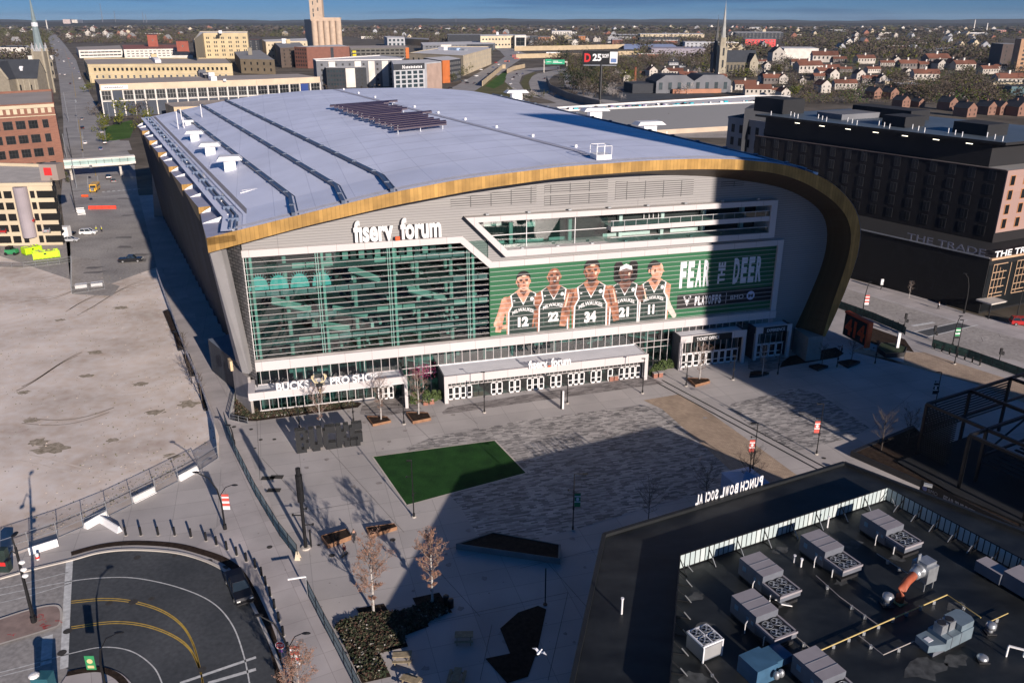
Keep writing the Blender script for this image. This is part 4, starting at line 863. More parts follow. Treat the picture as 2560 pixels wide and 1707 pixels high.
t = thing('signal_mast', 'leaning-looking black signal mast with two lamp arms on the brick median', 'street light', G(86,1556)); h = HT(86,1556,1335)
p = MB(); p.cyl(0,0,0,.9,.3,8); p.cyl(0,0,.5,h*.86,.19,8,0,.13); p.tube([(0,0,h*.85),(-.1,0,h*.95),(.2,0,h)], .08, 6); p.tube([(0,0,h*.78),(-.5,0,h*.82),(-1.0,0,h*.74)], .07, 6); p.build('pole', blackm, t)
p = MB(); p.ell((.25,0,h),(.28,.55,.14),8,4); p.ell((-1.15,0,h*.72),(.28,.5,.14),8,4); p.build('lamp_head', blackm, t)
p = MB(); [p.ell((.35,-.1,h*z),(.35,.3,.22),8,4) for z in (.55,.62,.7)]; p.build('camera', whitep, t)
# bollards: one of them built, the rest copies
bo = thing('bollard', 'x', 'bollard', (0,0,0), 0, 'row of black bollards along the turnaround'); p = MB(); p.cyl(0,0,0,1.18,.14,10,0); p.cyl(0,0,1.18,1.2,.12,10,0); p.build('post', blackm, bo)
p = MB(); p.cyl(0,0,0,.03,.26,10,0); p.build('footing', lgreyc, bo)
brow = spline([G(u,v) for u,v in ((315,1337),(375,1337),(437,1337),(497,1345),(550,1365),(600,1392),(645,1425),(668,1470),(690,1530),(712,1600),(735,1680))], 6)
dist = 0; pos = []; last = brow[0]; pos.append(last)
for q in brow[1:]:
    dist += (q-last).length; last = q
    if dist >= 1.72: pos.append(q); dist = 0
lab = ['first bollard of the curved row, next to the white barriers','second bollard of the curved row from the white barriers']
for i, q in enumerate(pos[:26]):
    l_ = lab[i] if i < 2 else ('black bollard of the upper bend of the row beside the turnaround' if i < 12 else 'black bollard of the row running down past the black pickup')
    if i == 0: bo.location = q; bo['label'] = l_
    else: dup(bo, q, 0, l_)
# concrete barriers with the builder's name and the chain link fence behind
def barrier(u0, v0, u1, v1, txt, label):
    a = G(u0,v0); b = G(u1,v1); d = b-a; L_ = d.length; rz = math.atan2(d.y,d.x); t = thing('concrete_barrier', label, 'barrier', a, rz, 'white concrete barriers by the dirt lot')
    p = MB(); p.add([(0,-.3,0),(L_,-.3,0),(L_,-.12,.25),(0,-.12,.25),(L_,0,.85),(0,0,.85),(L_,.16,.85),(0,.16,.85),(L_,.46,0),(0,.46,0)],[(0,1,2,3),(3,2,4,5),(5,4,6,7),(7,6,8,9),(0,3,5,7,9),(1,8,6,4,2)]); p.build('block', whitep, t)
    if txt: p = MB(); text(p, txt, (L_*.28,-.085,.38), (1,0,0), (0,.16,.6), L_*.46, .3, 0, .03); p.build('lettering', blackm, t)
barrier(73,1385,146,1362,'MIRON','white concrete barrier lettered MIRON nearest the street, by a fire hydrant')
barrier(215,1322,270,1290,'MIRON','white concrete barrier lettered MIRON touching the plain one')
barrier(252,1303,298,1331,'','plain white concrete barrier at an angle next to the first bollard')
barrier(334,1257,389,1230,'MIRON','white concrete barrier lettered MIRON second from the right')
barrier(449,1202,497,1175,'MIRON','white concrete barrier lettered MIRON by the fence corner at the sidewalk')
meshm = glassmat('fence_mesh', (.80,.80,.80), .02, .6); meshd = glassmat('fence_screen_blue', (.42,.52,.56), .05, .6, (.3,.5,.6))
def fence(px, label, h=2.4, mesh=meshm, step=3.2, name='chain_link_fence', solid=None):
    P = [G(*q) for q in px]; t = thing(name, label, 'fence', P[0]); o = P[0]; f = MB(); m = MB(); first = None
    for a, b in zip(P, P[1:]):
        n = max(1, round((b-a).length/step))
        for i in range(n+(1 if b is P[-1] else 0)):
            q = a.lerp(b, i/n)-o
            if first is None: pp = MB(); pp.cyl(0,0,0,h+.05,.045,5); first = pp.build('post', steel if mesh is meshm else blackm, t, q)
            else: dupmesh(first, t, q)
        for z in (.1,h/2,h): f.bar(a-o+Vector((0,0,z)), b-o+Vector((0,0,z)), .05)
        a_ = a-o; b_ = b-o; m.quad((a_.x,a_.y,.1),(b_.x,b_.y,.1),(b_.x,b_.y,h),(a_.x,a_.y,h))
    f.build('rails', steel if mesh is meshm else blackm, t); m.build('mesh_panel', solid or mesh, t); return t
fence([(0,1395),(145,1345),(270,1292),(390,1232),(500,1175)], 'chain link construction fence behind the white barriers along the dirt lot', 2.3)
fence([(500,1175),(546,1145),(538,1080),(500,965),(470,900),(440,820),(412,742),(394,690)], 'chain link fence along the sidewalk side of the dirt lot', 2.0)
fence([(563,1060),(590,1140),(640,1240),(700,1340),(745,1398)], 'long blue-screened construction fence across the plaza, far section', 2.1, meshd, 2.6, 'screened_fence')
fence([(772,1490),(812,1570),(860,1660),(905,1750)], 'long blue-screened construction fence across the plaza, near section', 2.1, meshd, 2.6, 'screened_fence')
fence([(590,985),(575,1050),(620,1060)], 'small rail fence round the planting bed left of the shop', 1.1, meshm, 1.5, 'railing')
fence([(180,655),(180,735),(262,722)], 'short chain link fence round the white slabs', 2.0)
fence([(0,668),(60,670),(150,660),(178,655)], 'sagging fence at the far side of the dirt lot', 1.5)
# silver gate bar, A-frame sign
t = thing('swing_gate', 'silver bar gate at the head of the near fence section', 'gate', G(770,1487)); p = MB(); p.bar((0,0,0),(0,0,2.6),.14); p.build('post', steel, t); p = MB(); p.bar((0,0,2.5),(-1.9,-.5,2.5),.16); p.build('bar', whitep, t)
t = thing('folding_sign', 'small white folding sign at the foot of the blue fence', 'sign', G(745,1397)); p = MB(); p.add([(-.35,-.3,0),(.35,-.3,0),(.15,0,1.1),(-.15,0,1.1),(-.35,.3,0),(.35,.3,0)],[(0,1,2,3),(3,2,5,4)]); p.build('board', M('cream_board', (.6,.52,.38), .6), t)
# black letter sculpture
bs_ = thing('letter_sculpture', 'big black block letters spelling BUCKS on the plaza', 'sculpture', G(741,1130)); p0 = G(741,1130); p1 = G(908,1108); dv = p1-p0; bs_.rotation_euler = (0,0,math.atan2(dv.y,dv.x)); hgt = HT(741,1130,1074)
GL = {'B':['11110','11011','11011','11110','11011','11011','11110'],'U':['11011']*5+['11111','01110'],'C':['01111','11111','11000','11000','11000','11111','01111'],'K':['11011','11011','11110','11100','11110','11011','11011'],'S':['01111','11111','11000','11111','00011','11111','11110']}
def block_letter(m, c, x0, w, h):
    g = GL[c]; cw = w/5; chh = h/7
    for r in range(7):
        k = 0
        while k < 5:
            if g[r][k] == '1':
                j = k
                while j < 5 and g[r][j] == '1': j += 1
                z1 = h-r*chh; cut = .0
                m.box(x0+k*cw, x0+j*cw, -.5, .5, z1-chh-.0, z1+.0); k = j
            else: k += 1
for i, c in enumerate('BUCKS'):
    w = dv.length/5; m_ = MB(); block_letter(m_, c, i*w+.05, w*.95, hgt); o = m_.build('letter', M('letter_charcoal', (.012,.013,.015), .5, .15, 1.), bs_)
# ---------------------------------------------------------------- trees of the plaza, bare in early spring
barkw = M('pale_bark', (.42,.39,.36), .85, .25, 5.); barkd = M('dark_bark', (.075,.06,.05), .9, .25, 5.); bud = M('red_brown_buds', (.20,.10,.065), .8, col2=(.40,.22,.15), sc_=3.); twigm = M('grey_twigs', (.20,.16,.135), .9, .25, 3.)
def bare_tree(h, cr, seed, mats, leaves=0, z0=.22, nb=16, oval=True, leafsize=.05, spread=.55):
    R = random.Random(seed); tr = MB(); tr.tube([(0,0,0),(.04*h*.2,0,h*.35),(0,.02*h,h*.7),(0,0,h)], h*.017, 6, r2=h*.003); br = MB(); lf = MB()
    def leaf(p, s):
        a = Vector((R.gauss(0,1),R.gauss(0,1),R.gauss(0,1))).normalized(); b = a.cross(Vector((R.gauss(0,1),R.gauss(0,1),R.gauss(0,1)))).normalized()
        lf.add([p+a*s, p+b*s*.8, p-a*s, p-b*s*.8],[(0,1,2,3)])
    for i in range(nb):
        f = i/nb; z = h*(z0+(.92-z0)*f); a = i*2.4+R.random(); prof = math.sin(math.pi*min(1,.12+.88*(1-f)))**.7 if oval else 1-f*.6
        L_ = cr*prof*R.uniform(.8,1.15); d = Vector((math.cos(a),math.sin(a),spread+1.3*spread*f)).normalized(); s = Vector((0,0,z)); P = [s]
        for k in range(3): P.append(P[-1]+(d+Vector((R.gauss(0,.12),R.gauss(0,.12),.12*k)))*L_/3)
        br.tube(P, h*.0055, 4, r2=h*.0018)
        for k in range(10):
            t_ = R.uniform(.2,1.); q = P[0].lerp(P[-1], t_); e = q+(d*.6+Vector((R.gauss(0,.5),R.gauss(0,.5),R.uniform(.1,.7)))).normalized()*L_*R.uniform(.25,.5)
            br.tube([q,e], h*.0022, 3, r2=h*.001)
            for k2 in range(3):
                e2 = q.lerp(e,R.uniform(.4,1)); e3 = e2+Vector((R.gauss(0,.5),R.gauss(0,.5),R.uniform(.1,.8))).normalized()*L_*.2; br.tube([e2,e3], h*.0014, 3, r2=h*.0007)
                for _ in range(leaves): leaf(e2.lerp(e3,R.random()*1.2)+Vector((R.gauss(0,.06),R.gauss(0,.06),R.gauss(0,.06))), leafsize*R.uniform(.6,1.3))
    return tr, br, lf
def put_tree(loc, h, cr, seed, label, leaves=0, bark=barkw, group='young bare trees on the plaza', leafm=bud, cat='tree', **k):
    t = thing('tree', label, cat, loc, 0, group); tr, br, lf = bare_tree(h, cr, seed, None, leaves, **k)
    tr.build('trunk', bark, t); c = br.build('crown', twigm if bark is barkw else barkd, t)
    if leaves: lf.build('buds', leafm, c)
    return t
put_tree(G(934,1533), HT(934,1533,1352), 2.35, 3, 'sunlit tree with reddish buds in the near planting bed', 9, nb=24, z0=.14)
put_tree(G(1081,1510), HT(1081,1510,1328), 1.9, 5, 'reddish budding tree half in shade at the corner of the near bed', 8, nb=24, z0=.2)
put_tree(G(755,1790), HT(755,1790,1635), 2.2, 8, 'pinkish budding tree cut off by the bottom edge beside the stop sign', 8, nb=22, z0=.1)
put_tree(G(953,1052), HT(953,1052,945), 2.3, 11, 'bare tree in the longer rust-brown planter box', 2, leafm=bud)
put_tree(G(802,1080), HT(802,1080,970), 2.2, 12, 'bare tree rising right behind the letter sculpture', 2)
put_tree(G(1047,1040), HT(1047,1040,928), 1.9, 13, 'bare tree in the rusty planter between shop and main canopy', 2)
put_tree(G(1748,952), HT(1748,952,860), 1.9, 14, 'thin bare tree in front of the ticket office', 1)
put_tree(G(1905,940), HT(1905,940,862), 1.6, 15, 'thin bare tree in a dark planter in front of the small porch', 0)
for k, (u, v, vt, lab, cr) in enumerate(((2054,915,862,'thin bare tree in the smaller shaded planter at the right',1.4),(2128,903,846,'thin bare tree in the larger shaded planter at the right',1.6),
    (2200,1137,1035,'leafless dark tree left of the louvred steel pavilion',2.6),(2266,1120,1030,'leafless dark tree close beside the louvred steel pavilion',2.4),
    (1620,1305,1225,'leafless tree by the left part of the black roof edge',2.8),(1762,1262,1172,'leafless tree in front of the white roof-edge lettering',2.4),(1868,1235,1125,'leafless tree rising behind the blue-white tent',2.4),(1875,1240,1160,'',0))):
    if lab: put_tree(G(u,v), HT(u,v,vt), cr, 30+k, lab, 0, barkd, 'leafless dark trees on the shaded side of the plaza')
# planter boxes of rusty steel
def planter(px, h, label, m=rustm, group='angular steel planters on the plaza', inner=bed):
    P = [G(*q) for q in px]; c = P[0]; Q = [(p-c) for p in P]; t = thing('planter', label, 'planter', c, 0, group)
    b = MB(); n = len(Q); cx_ = sum(q.x for q in Q)/n; cy_ = sum(q.y for q in Q)/n; q2 = [(cx_+(q.x-cx_)*.95, cy_+(q.y-cy_)*.95) for q in Q]
    for i in range(n):
        j = (i+1)%n; a, d = Q[i], Q[j]; b.quad((a.x,a.y,0),(d.x,d.y,0),(d.x,d.y,h),(a.x,a.y,h)); b.quad((a.x,a.y,h),(d.x,d.y,h),(*q2[j],h),(*q2[i],h)); b.quad((*q2[i],h),(*q2[j],h),(*q2[j],h-.1),(*q2[i],h-.1))
    b.build('rim', m, t); b = MB(); b.poly([(*q,h-.08) for q in q2]); b.build('soil', inner, t); return t
planter([(1032,1060),(1078,1051),(1070,1037),(1015,1036)], .5, 'long rusty steel planter in the sun right of the letter sculpture')
planter([(932,1066),(978,1056),(968,1046),(917,1045)], .4, 'rusty steel planter with a dark triangular bed near the sculpture')
planter([(1738,968),(1775,958),(1770,952),(1718,950)], .5, 'rusty planter in front of the ticket office')
planter([(820,1371),(880,1348),(868,1330),(803,1348)], .6, 'chunky rusty planter and seat beside two people')
planter([(925,1345),(993,1324),(986,1315),(915,1325)], .5, 'flat dark planter with a rusty end near the two people')
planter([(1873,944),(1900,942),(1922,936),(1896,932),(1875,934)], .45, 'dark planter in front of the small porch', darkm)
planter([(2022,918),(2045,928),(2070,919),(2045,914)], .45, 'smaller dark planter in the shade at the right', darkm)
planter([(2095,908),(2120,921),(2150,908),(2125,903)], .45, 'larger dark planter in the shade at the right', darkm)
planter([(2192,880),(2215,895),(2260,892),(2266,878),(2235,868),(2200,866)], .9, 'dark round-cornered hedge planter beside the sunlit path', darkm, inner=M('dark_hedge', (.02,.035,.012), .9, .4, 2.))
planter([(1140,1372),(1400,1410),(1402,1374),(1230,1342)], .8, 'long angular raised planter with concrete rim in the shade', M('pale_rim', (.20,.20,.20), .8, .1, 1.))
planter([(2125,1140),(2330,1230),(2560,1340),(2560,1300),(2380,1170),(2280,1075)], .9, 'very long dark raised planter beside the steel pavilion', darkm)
# the near planting bed with its shrubs, and two dark beds
mpx('planting_bed', [(837,1560),(902,1538),(890,1520),(960,1508),(975,1534),(1040,1512),(1031,1494),(1098,1480),(1131,1530),(1064,1545),(1072,1565),(1010,1588),(1020,1615),(948,1632),(978,1690),(905,1707)], .03, bed)
mpx('dark_bed', [(1295,1530),(1345,1513),(1366,1522),(1345,1620),(1320,1690),(1268,1707),(1213,1645),(1275,1632),(1250,1570)], .03, bed)
mpx('shop_bed', [(622,1015),(655,1024),(875,998),(905,1008),(895,1018),(640,1052),(588,1052),(585,985),(610,985)], .03, bed)
def scrub(name, px, z, n, mats, s=.22, hgt=.45, seed=1):
    R = random.Random(seed); P = [G(*q) for q in px]; tri = geometry.tessellate_polygon([[Vector((p.x,p.y,0)) for p in P]]); ar_ = []; tot = 0
    for t_ in tri:
        a, b, c = (P[i] for i in t_); A = abs((b-a).cross(c-a).z)/2; tot += A; ar_.append((tot,a,b,c))
    m = MB()
    for _ in range(n):
        r = R.random()*tot; a, b, c = next((q[1],q[2],q[3]) for q in ar_ if q[0] >= r); u_, v_ = R.random(), R.random()
        if u_+v_ > 1: u_, v_ = 1-u_, 1-v_
        p = a+(b-a)*u_+(c-a)*v_; mi_ = R.choices(range(len(mats)), [8]+[5]*(len(mats)-2)+[.5])[0] if len(mats) > 2 else R.randrange(len(mats))
        for _ in range(5):
            q = p+Vector((R.gauss(0,.12),R.gauss(0,.12),z+R.random()*hgt)); d1 = Vector((R.gauss(0,1),R.gauss(0,1),R.gauss(0,.6))).normalized()*s*R.uniform(.4,1.1); d2 = d1.cross(Vector((R.gauss(0,1),R.gauss(0,1),R.gauss(0,1)))).normalized()*s*.5
            m.add([q-d1,q+d2,q+d1,q-d2],[(0,1,2,3)],mi_)
    o = m.build(name, mats); o['kind'] = 'stuff'; return o
gs = [M('shrub_green', (.03,.042,.018), .9, .4, 2.), M('shrub_brown', (.07,.036,.024), .9, .4, 2.), M('shrub_straw', (.11,.095,.06), .9, .3, 2.), M('pale_stems', (.35,.33,.30), .9, .1, 2.)]
scrub('bed_plants', [(840,1562),(905,1540),(1010,1530),(1090,1500),(1120,1530),(1010,1588),(1010,1612),(945,1632),(970,1688),(910,1700)], .02, 2600, gs)
scrub('shop_bed_plants', [(590,1045),(640,1048),(890,1014),(878,1002),(660,1027),(625,1018),(590,990)], .02, 1800, gs, .18, .35, 2)
# shrubs in tubs between the canopies
ev = M('evergreen_shrub', (.045,.075,.022), .9, col2=(.11,.15,.045), sc_=3.)
def shrub(loc, w, h, label, seed, n=420, m=ev):
    R = random.Random(seed); t = thing('shrub', label, 'shrub', loc, 0, 'evergreen shrubs by the arena doors'); f = MB()
    for _ in range(n):
        a = R.random()*6.28; c = R.uniform(-.2,1); rr = math.sqrt(max(0,1-c*c*.9))*R.uniform(.7,1.05); p = Vector((math.cos(a)*rr*w,math.sin(a)*rr*w,h*(.25+.75*max(0,c)))); d1 = Vector((R.gauss(0,1),R.gauss(0,1),R.gauss(0,1))).normalized()*.16; d2 = d1.cross(Vector((R.gauss(0,1),R.gauss(0,1),R.gauss(0,1)))).normalized()*.12
        f.add([p-d1,p+d2,p+d1,p-d2],[(0,1,2,3)])
    f.build('foliage', m, t); s = MB(); s.tube([(0,0,0),(0,0,h*.6)], .05, 5); s.build('stem', barkd, t)
for k, (u, v, w, h, lab) in enumerate(((1037,1012,.8,2.3,'yellowish shrub behind the bare tree near the shop'),(1068,1010,.8,2.6,'tall evergreen shrub next to the two brick tubs near the shop'),(1086,1006,.6,2.3,'tall evergreen shrub nearest the left wall of the main canopy'),(1100,1000,.5,1.8,'small evergreen tight against the left wall of the main canopy'),
    (1640,932,.9,1.6,'rounded shrub right of the main canopy post'),(1655,925,1.0,1.9,'taller rounded shrub between main canopy and ticket office'),(1672,921,.9,1.7,'rounded shrub next to the ticket office wall'),(1630,938,.6,1.2,'low shrub at the foot of the main canopy'))): shrub(G(u,v), w, h, lab, 50+k)
R0 = random.Random(77); f = MB(); t = thing('redbud_tree', 'magenta flowering twigs against the glass between the canopies', 'tree', G(1057,998))
for _ in range(260): p = Vector((R0.gauss(0,.9),R0.gauss(0,.3),R0.gauss(5.0,.7))); f.add([p,p+Vector((.14,0,.05)),p+Vector((.02,.1,.15))],[(0,1,2)])
f.build('blossom', M('magenta_blossom', (.30,.03,.12), .8, .3, 2.), t); s = MB(); s.tube([(0,0,0),(.1,0,3),(.3,0,5)], .06, 5); s.build('trunk', barkd, t)
tb = thing('brick_tub', 'x', 'planter', (0,0,0), 0, 'square brick tubs beside the doors'); s = MB(); s.box(-.38,.38,-.38,.38,0,.85,0); s.build('box', M('tub_brick', (.30,.13,.09), .8, .2, 4.), tb); s = MB(); s.box(-.42,.42,-.42,.42,.85,.95); s.build('rim', greyc, tb)
for k, (u, v, lab) in enumerate(((1065,1011,'left tub of the pair near the shop'),(1079,1008,'right tub of the pair near the shop'),(1188,988,'left brick tub in front of the doors at the left end of the main canopy'),(1202,986,'right brick tub in front of the doors at the left end of the main canopy'),
    (1527,951,'left brick tub in front of the doors at the right end of the main canopy'),(1539,949,'right brick tub in front of the doors at the right end of the main canopy'),(1637,943,'left brick tub between main canopy and ticket office'),(1650,941,'right brick tub between main canopy and ticket office'),(941,990,'left brick tub by the shop door'),(957,988,'right brick tub by the shop door'))):
    if k == 0: tb.location = G(u,v); tb['label'] = lab
    else: dup(tb, G(u,v), FR, lab)
# picnic tables and other small things at the bottom
pt = thing('picnic_table', 'x', 'picnic table', (0,0,0), 0, 'pale picnic tables in the shade'); s = MB(); s.box(-.95,.95,-.38,.38,.7,.78); s.build('table_top', wood, pt)
for q in (-1,1): s = MB(); s.box(-.95,.95,q*.72-.15,q*.72+.15,.42,.48); s.build('bench', wood, pt)
for q in (-.7,.7): s = MB(); s.bar((q,-.8,.0),(q,0,.7),.09); s.bar((q,.8,0),(q,0,.7),.09); s.bar((q,-.8,.38),(q,.8,.38),.08); s.build('leg', wood, pt)
for k, (u, v, a, lab) in enumerate(((1160,1600,.02,'picnic table alone in the middle of the shaded plaza'),(1006,1650,.06,'picnic table beside the near planting bed'),(1142,1700,1.45,'picnic table turned end-on at the bottom edge'),(1026,1712,-.4,'picnic table cut by the bottom edge, left of the end-on one'))):
    if k == 0: pt.location = G(u,v); pt.rotation_euler = (0,0,a); pt['label'] = lab
    else: dup(pt, G(u,v), a, lab)
t = thing('litter_bin', 'dark rounded litter bin pair beside the corner of the near bed', 'litter bin', G(1122,1512)); s = MB(); s.cyl(-.3,.3,0,1.0,.33,10); s.cyl(.25,-.3,0,1.0,.33,10); s.build('body', blackm, t); s = MB(); s.ell((-.3,.3,1.0),(.33,.33,.12),10,4); s.ell((.25,-.3,1.0),(.33,.33,.12),10,4); s.build('lid', darkm, t)
t = thing('tent', 'small blue-white tent in shade behind the roof-edge lettering', 'tent', G(1858,1235), rad(20)); s = MB(); s.box(-2.2,2.2,-2.2,2.2,.2,2.6); s.build('side_cloth', M('tent_blue', (.30,.38,.55), .8, .1, 1.), t); s = MB(); s.add([(-2.3,-2.3,2.6),(2.3,-2.3,2.6),(2.3,2.3,2.6),(-2.3,2.3,2.6),(0,0,3.6)],[(0,1,4),(1,2,4),(2,3,4),(3,0,4)]); s.build('roof', M('tent_roof', (.42,.50,.66), .8, .1, 1.), t)
t = thing('fire_hydrant', 'red and white fire hydrant beside the first lettered barrier', 'fire hydrant', G(95,1398)); s = MB(); s.cyl(0,0,0,.7,.17,8); s.ell((0,0,.7),(.2,.2,.2),8,4); s.build('body', whitep, t); s = MB(); s.cyl(0,0,.2,.45,.24,8); s.build('collar', redp, t)
t = thing('parking_box', 'dark green kiosk with a red patch at the left edge', 'kiosk', G(16,1425)); s = MB(); s.box(-.55,.55,-.4,.4,0,3.0,0); s.build('body', M('dark_green_box', (.02,.035,.03), .6), t); s = MB(); s.box(-.35,.35,-.46,-.4,.9,1.4); s.build('panel', redp, t)
t = thing('stop_sign', 'red STOP sign at the lower left by the curved light', 'road sign', G(706,1660)); hs_ = HT(706,1660,1610); s = MB(); s.bar((0,.03,0),(0,.03,hs_),.07); s.build('post', steel, t)
s = MB(); s.add([(.5*math.cos(a),-.02,hs_-.1+.5*math.sin(a)) for a in [rad(22.5+45*i) for i in range(8)]],[tuple(range(8))],0); s.add([(.44*math.cos(a),-.025,hs_-.1+.44*math.sin(a)) for a in [rad(22.5+45*i) for i in range(8)]],[tuple(range(8))],1); text(s,'STOP',(-.33,-.03,hs_-.27),(1,0,0),(0,0,1),.66,.34,0,.02); s.box(-.2,.2,-.02,0,hs_-.95,hs_-.65,2); s.build('face', [whitep, redp, M('violet', (.2,.08,.3), .6)], t)
t = thing('utility_cabinet', 'blue and green cabinet with a round white top at the bottom left corner', 'cabinet', G(118,1740)); s = MB(); s.box(-.8,.8,-.6,.6,0,2.6); s.build('body', M('cabinet_blue', (.02,.10,.13), .6), t); s = MB(); s.box(-.7,.1,-.63,-.6,.2,1.6); s.build('panel', grn, t); s = MB(); s.ell((-.6,-.2,2.7),(.5,.5,.25),10,5); s.build('lid', whitep, t)
# ---------------------------------------------------------------- vehicles, people, a gull
tyre = M('tyre_rubber', (.012,.012,.012), .85, .1, 3.); carglass = M('car_glass', (.02,.03,.04), .08, .2, 1., spec=.8); chrome = M('car_trim', (.45,.45,.45), .3, .1, 1., met=.6)
lampw = M('headlamp', (.8,.8,.75), .2, .05, 1.); lampr = M('tail_lamp', (.5,.01,.01), .3, .05, 1.)
def paint(name, c): return M('car_paint_'+name, c, .3, .05, .5, spec=.6)
PAINT = {n: paint(n, c) for n, c in dict(black=(.012,.012,.014), white=(.72,.72,.72), silver=(.42,.43,.45), grey=(.12,.125,.13), red=(.42,.02,.02), blue=(.04,.09,.20), yellow=(.75,.40,.03)).items()}
def car(name, label, cat, loc, rz, col, kind='sedan', group=None, L_=None):
    """x forward. bodies are lofted from a side profile with rounded shoulders"""
    t = thing(name, label, cat, loc, rz, group); m = PAINT[col]
    prof = dict(
      sedan=([(-2.25,.45),(-2.3,.75),(-2.15,.98),(-1.4,1.02),(1.0,.98),(2.1,.82),(2.25,.6),(2.2,.42)], [(-1.75,1.0),(-1.2,1.42),(.25,1.45),(1.1,.97)], 1.82),
      suv=([(-2.35,.5),(-2.4,.85),(-2.35,1.1),(1.1,1.12),(2.2,1.0),(2.35,.7),(2.3,.48)], [(-2.3,1.1),(-2.05,1.72),(.35,1.75),(1.15,1.11)], 1.95),
      pickup=([(-2.9,.6),(-2.95,.95),(-2.9,1.2),(1.35,1.22),(2.75,1.12),(2.95,.85),(2.9,.55)], [(-.75,1.2),(-.6,1.86),(.75,1.88),(1.45,1.21)], 2.0),
      van=([(-2.7,.45),(-2.75,1.2),(1.7,1.3),(2.6,1.1),(2.75,.8),(2.7,.45)], [(-2.73,1.2),(-2.65,2.3),(1.0,2.3),(1.85,1.3)], 2.0))[kind]
    body, cabin, w = prof; b = MB(); hw = w/2
    def loft(P, ins):
        top = []; 
        n = len(P); v = []
        for q, f in ((-1,1),(-1,ins),(1,ins),(1,1)):
            pass
        for y, k in ((-hw,0),(-hw*ins,1),(hw*ins,1),(hw,0)):
            v += [(x, y, z-(.05 if not k else 0)) for x, z in P]
        fs = []
        for r in range(3): fs += [(r*n+i, r*n+i+1, (r+1)*n+i+1, (r+1)*n+i) for i in range(n-1)]
        fs += [tuple(range(n)), tuple(range(4*n-1,3*n-1,-1))]
        return v, fs
    v, fs = loft(body,.93); b.add(v, fs); b.box(body[0][0]+.05,body[-1][0]-.05,-hw+.05,hw-.05,.3,.5)
    if kind == 'pickup': b.box(-2.85,-.85,-hw+.12,hw-.12,.7,1.15,1)
    b.build('body', [m, darkm], t, smooth=False)
    c = MB(); n = len(cabin); v = []
    for y, zz in ((-hw*.93,0),(-hw*.78,1),(hw*.78,1),(hw*.93,0)):
        v += [(x+(0), y if (i in (0,n-1)) or True else y, z) for i, (x, z) in enumerate(cabin)]
    A = cabin; lo = hw*.92; hi = hw*.76
    P = [(A[0][0],-lo,A[0][1]),(A[3][0],-lo,A[3][1]),(A[3][0],lo,A[3][1]),(A[0][0],lo,A[0][1]),(A[1][0],-hi,A[1][1]),(A[2][0],-hi,A[2][1]),(A[2][0],hi,A[2][1]),(A[1][0],hi,A[1][1])]
    c.add(P,[(0,1,5,4),(1,2,6,5),(2,3,7,6),(3,0,4,7)]); c.build('windows', carglass if kind != 'van' else carglass, t)
    r = MB(); r.add([(p[0],p[1],p[2]+.03) for p in P[4:]]+[(p[0],p[1],p[2]-.04) for p in P[4:]],[(0,1,2,3),(0,4,5,1),(1,5,6,2),(2,6,7,3),(3,7,4,0)])
    for i, j in ((0,4),(1,5),(2,6),(3,7)): r.bar(P[i],P[j],.08)
    for q in (0,3):
        a = Vector(P[q]).lerp(Vector(P[1 if q == 0 else 2]),.48); d = Vector(P[4 if q == 0 else 7]).lerp(Vector(P[5 if q == 0 else 6]),.48); r.bar(a,d,.09)
    r.build('roof', m, t)
    wx = (body[0][0]*.64, body[-1][0]*.64); R_w = .34 if kind != 'pickup' else .42; base = None
    for x in wx:
        for y in (-hw+.08,hw-.08):
            if base is None:
                q = MB(); q.tube([(0,-.11,0),(0,.11,0)], R_w, 14); base = q.build('wheel', tyre, t, (x,y,R_w)); k = MB(); k.tube([(0,-.125,0),(0,.125,0)], R_w*.6, 10); rim = k.build('rim', chrome, base)
            else: o = dupmesh(base, t, (x,y,R_w)); k2 = rim.copy(); COL.objects.link(k2); k2.parent = o
    for y in (-hw*.7,hw*.7):
        q = MB(); q.box(-.06,.05,-.18,.18,-.07,.07); q.build('headlight', lampw, t, (body[-2][0]+.0,y,body[-2][1]+.06)); q = MB(); q.box(-.05,.05,-.12,.12,-.12,.1); q.build('tail_light', lampr, t, (body[1][0],y,body[1][1]))
    q = MB(); q.box(body[-1][0]-.05,body[-1][0]+.06,-hw+.1,hw-.1,.35,.52); q.box(body[0][0]-.06,body[0][0]+.05,-hw+.1,hw-.1,.38,.55); q.build('bumper', chrome if col != 'black' else darkm, t)
    return t
a = G(612,1508); b = G(582,1440); d = a-b
car('pickup_truck','black pickup truck parked at the kerb of the turnaround','pickup truck',a.lerp(b,.42),math.atan2(d.y,d.x)+.0,'black','pickup')
car('parked_car','white car stopped beside the two workers on the closed street','car',G(222,586),rad(8),'white','suv')
car('pickup_truck','small black pickup at the edge of the arena shadow on the street','pickup truck',G(328,655),rad(12),'black','pickup')
car('parked_car','black car next to the white booth at the foot of the garage','car',G(176,590),rad(95),'black','sedan')
car('parked_car','silver car half hidden in front of the white booth at the garage','car',G(177,604),rad(5),'silver','sedan')
car('parked_car','red car at the right edge beside the dark hotel','car',G(2555,812),rad(-12),'red','suv')
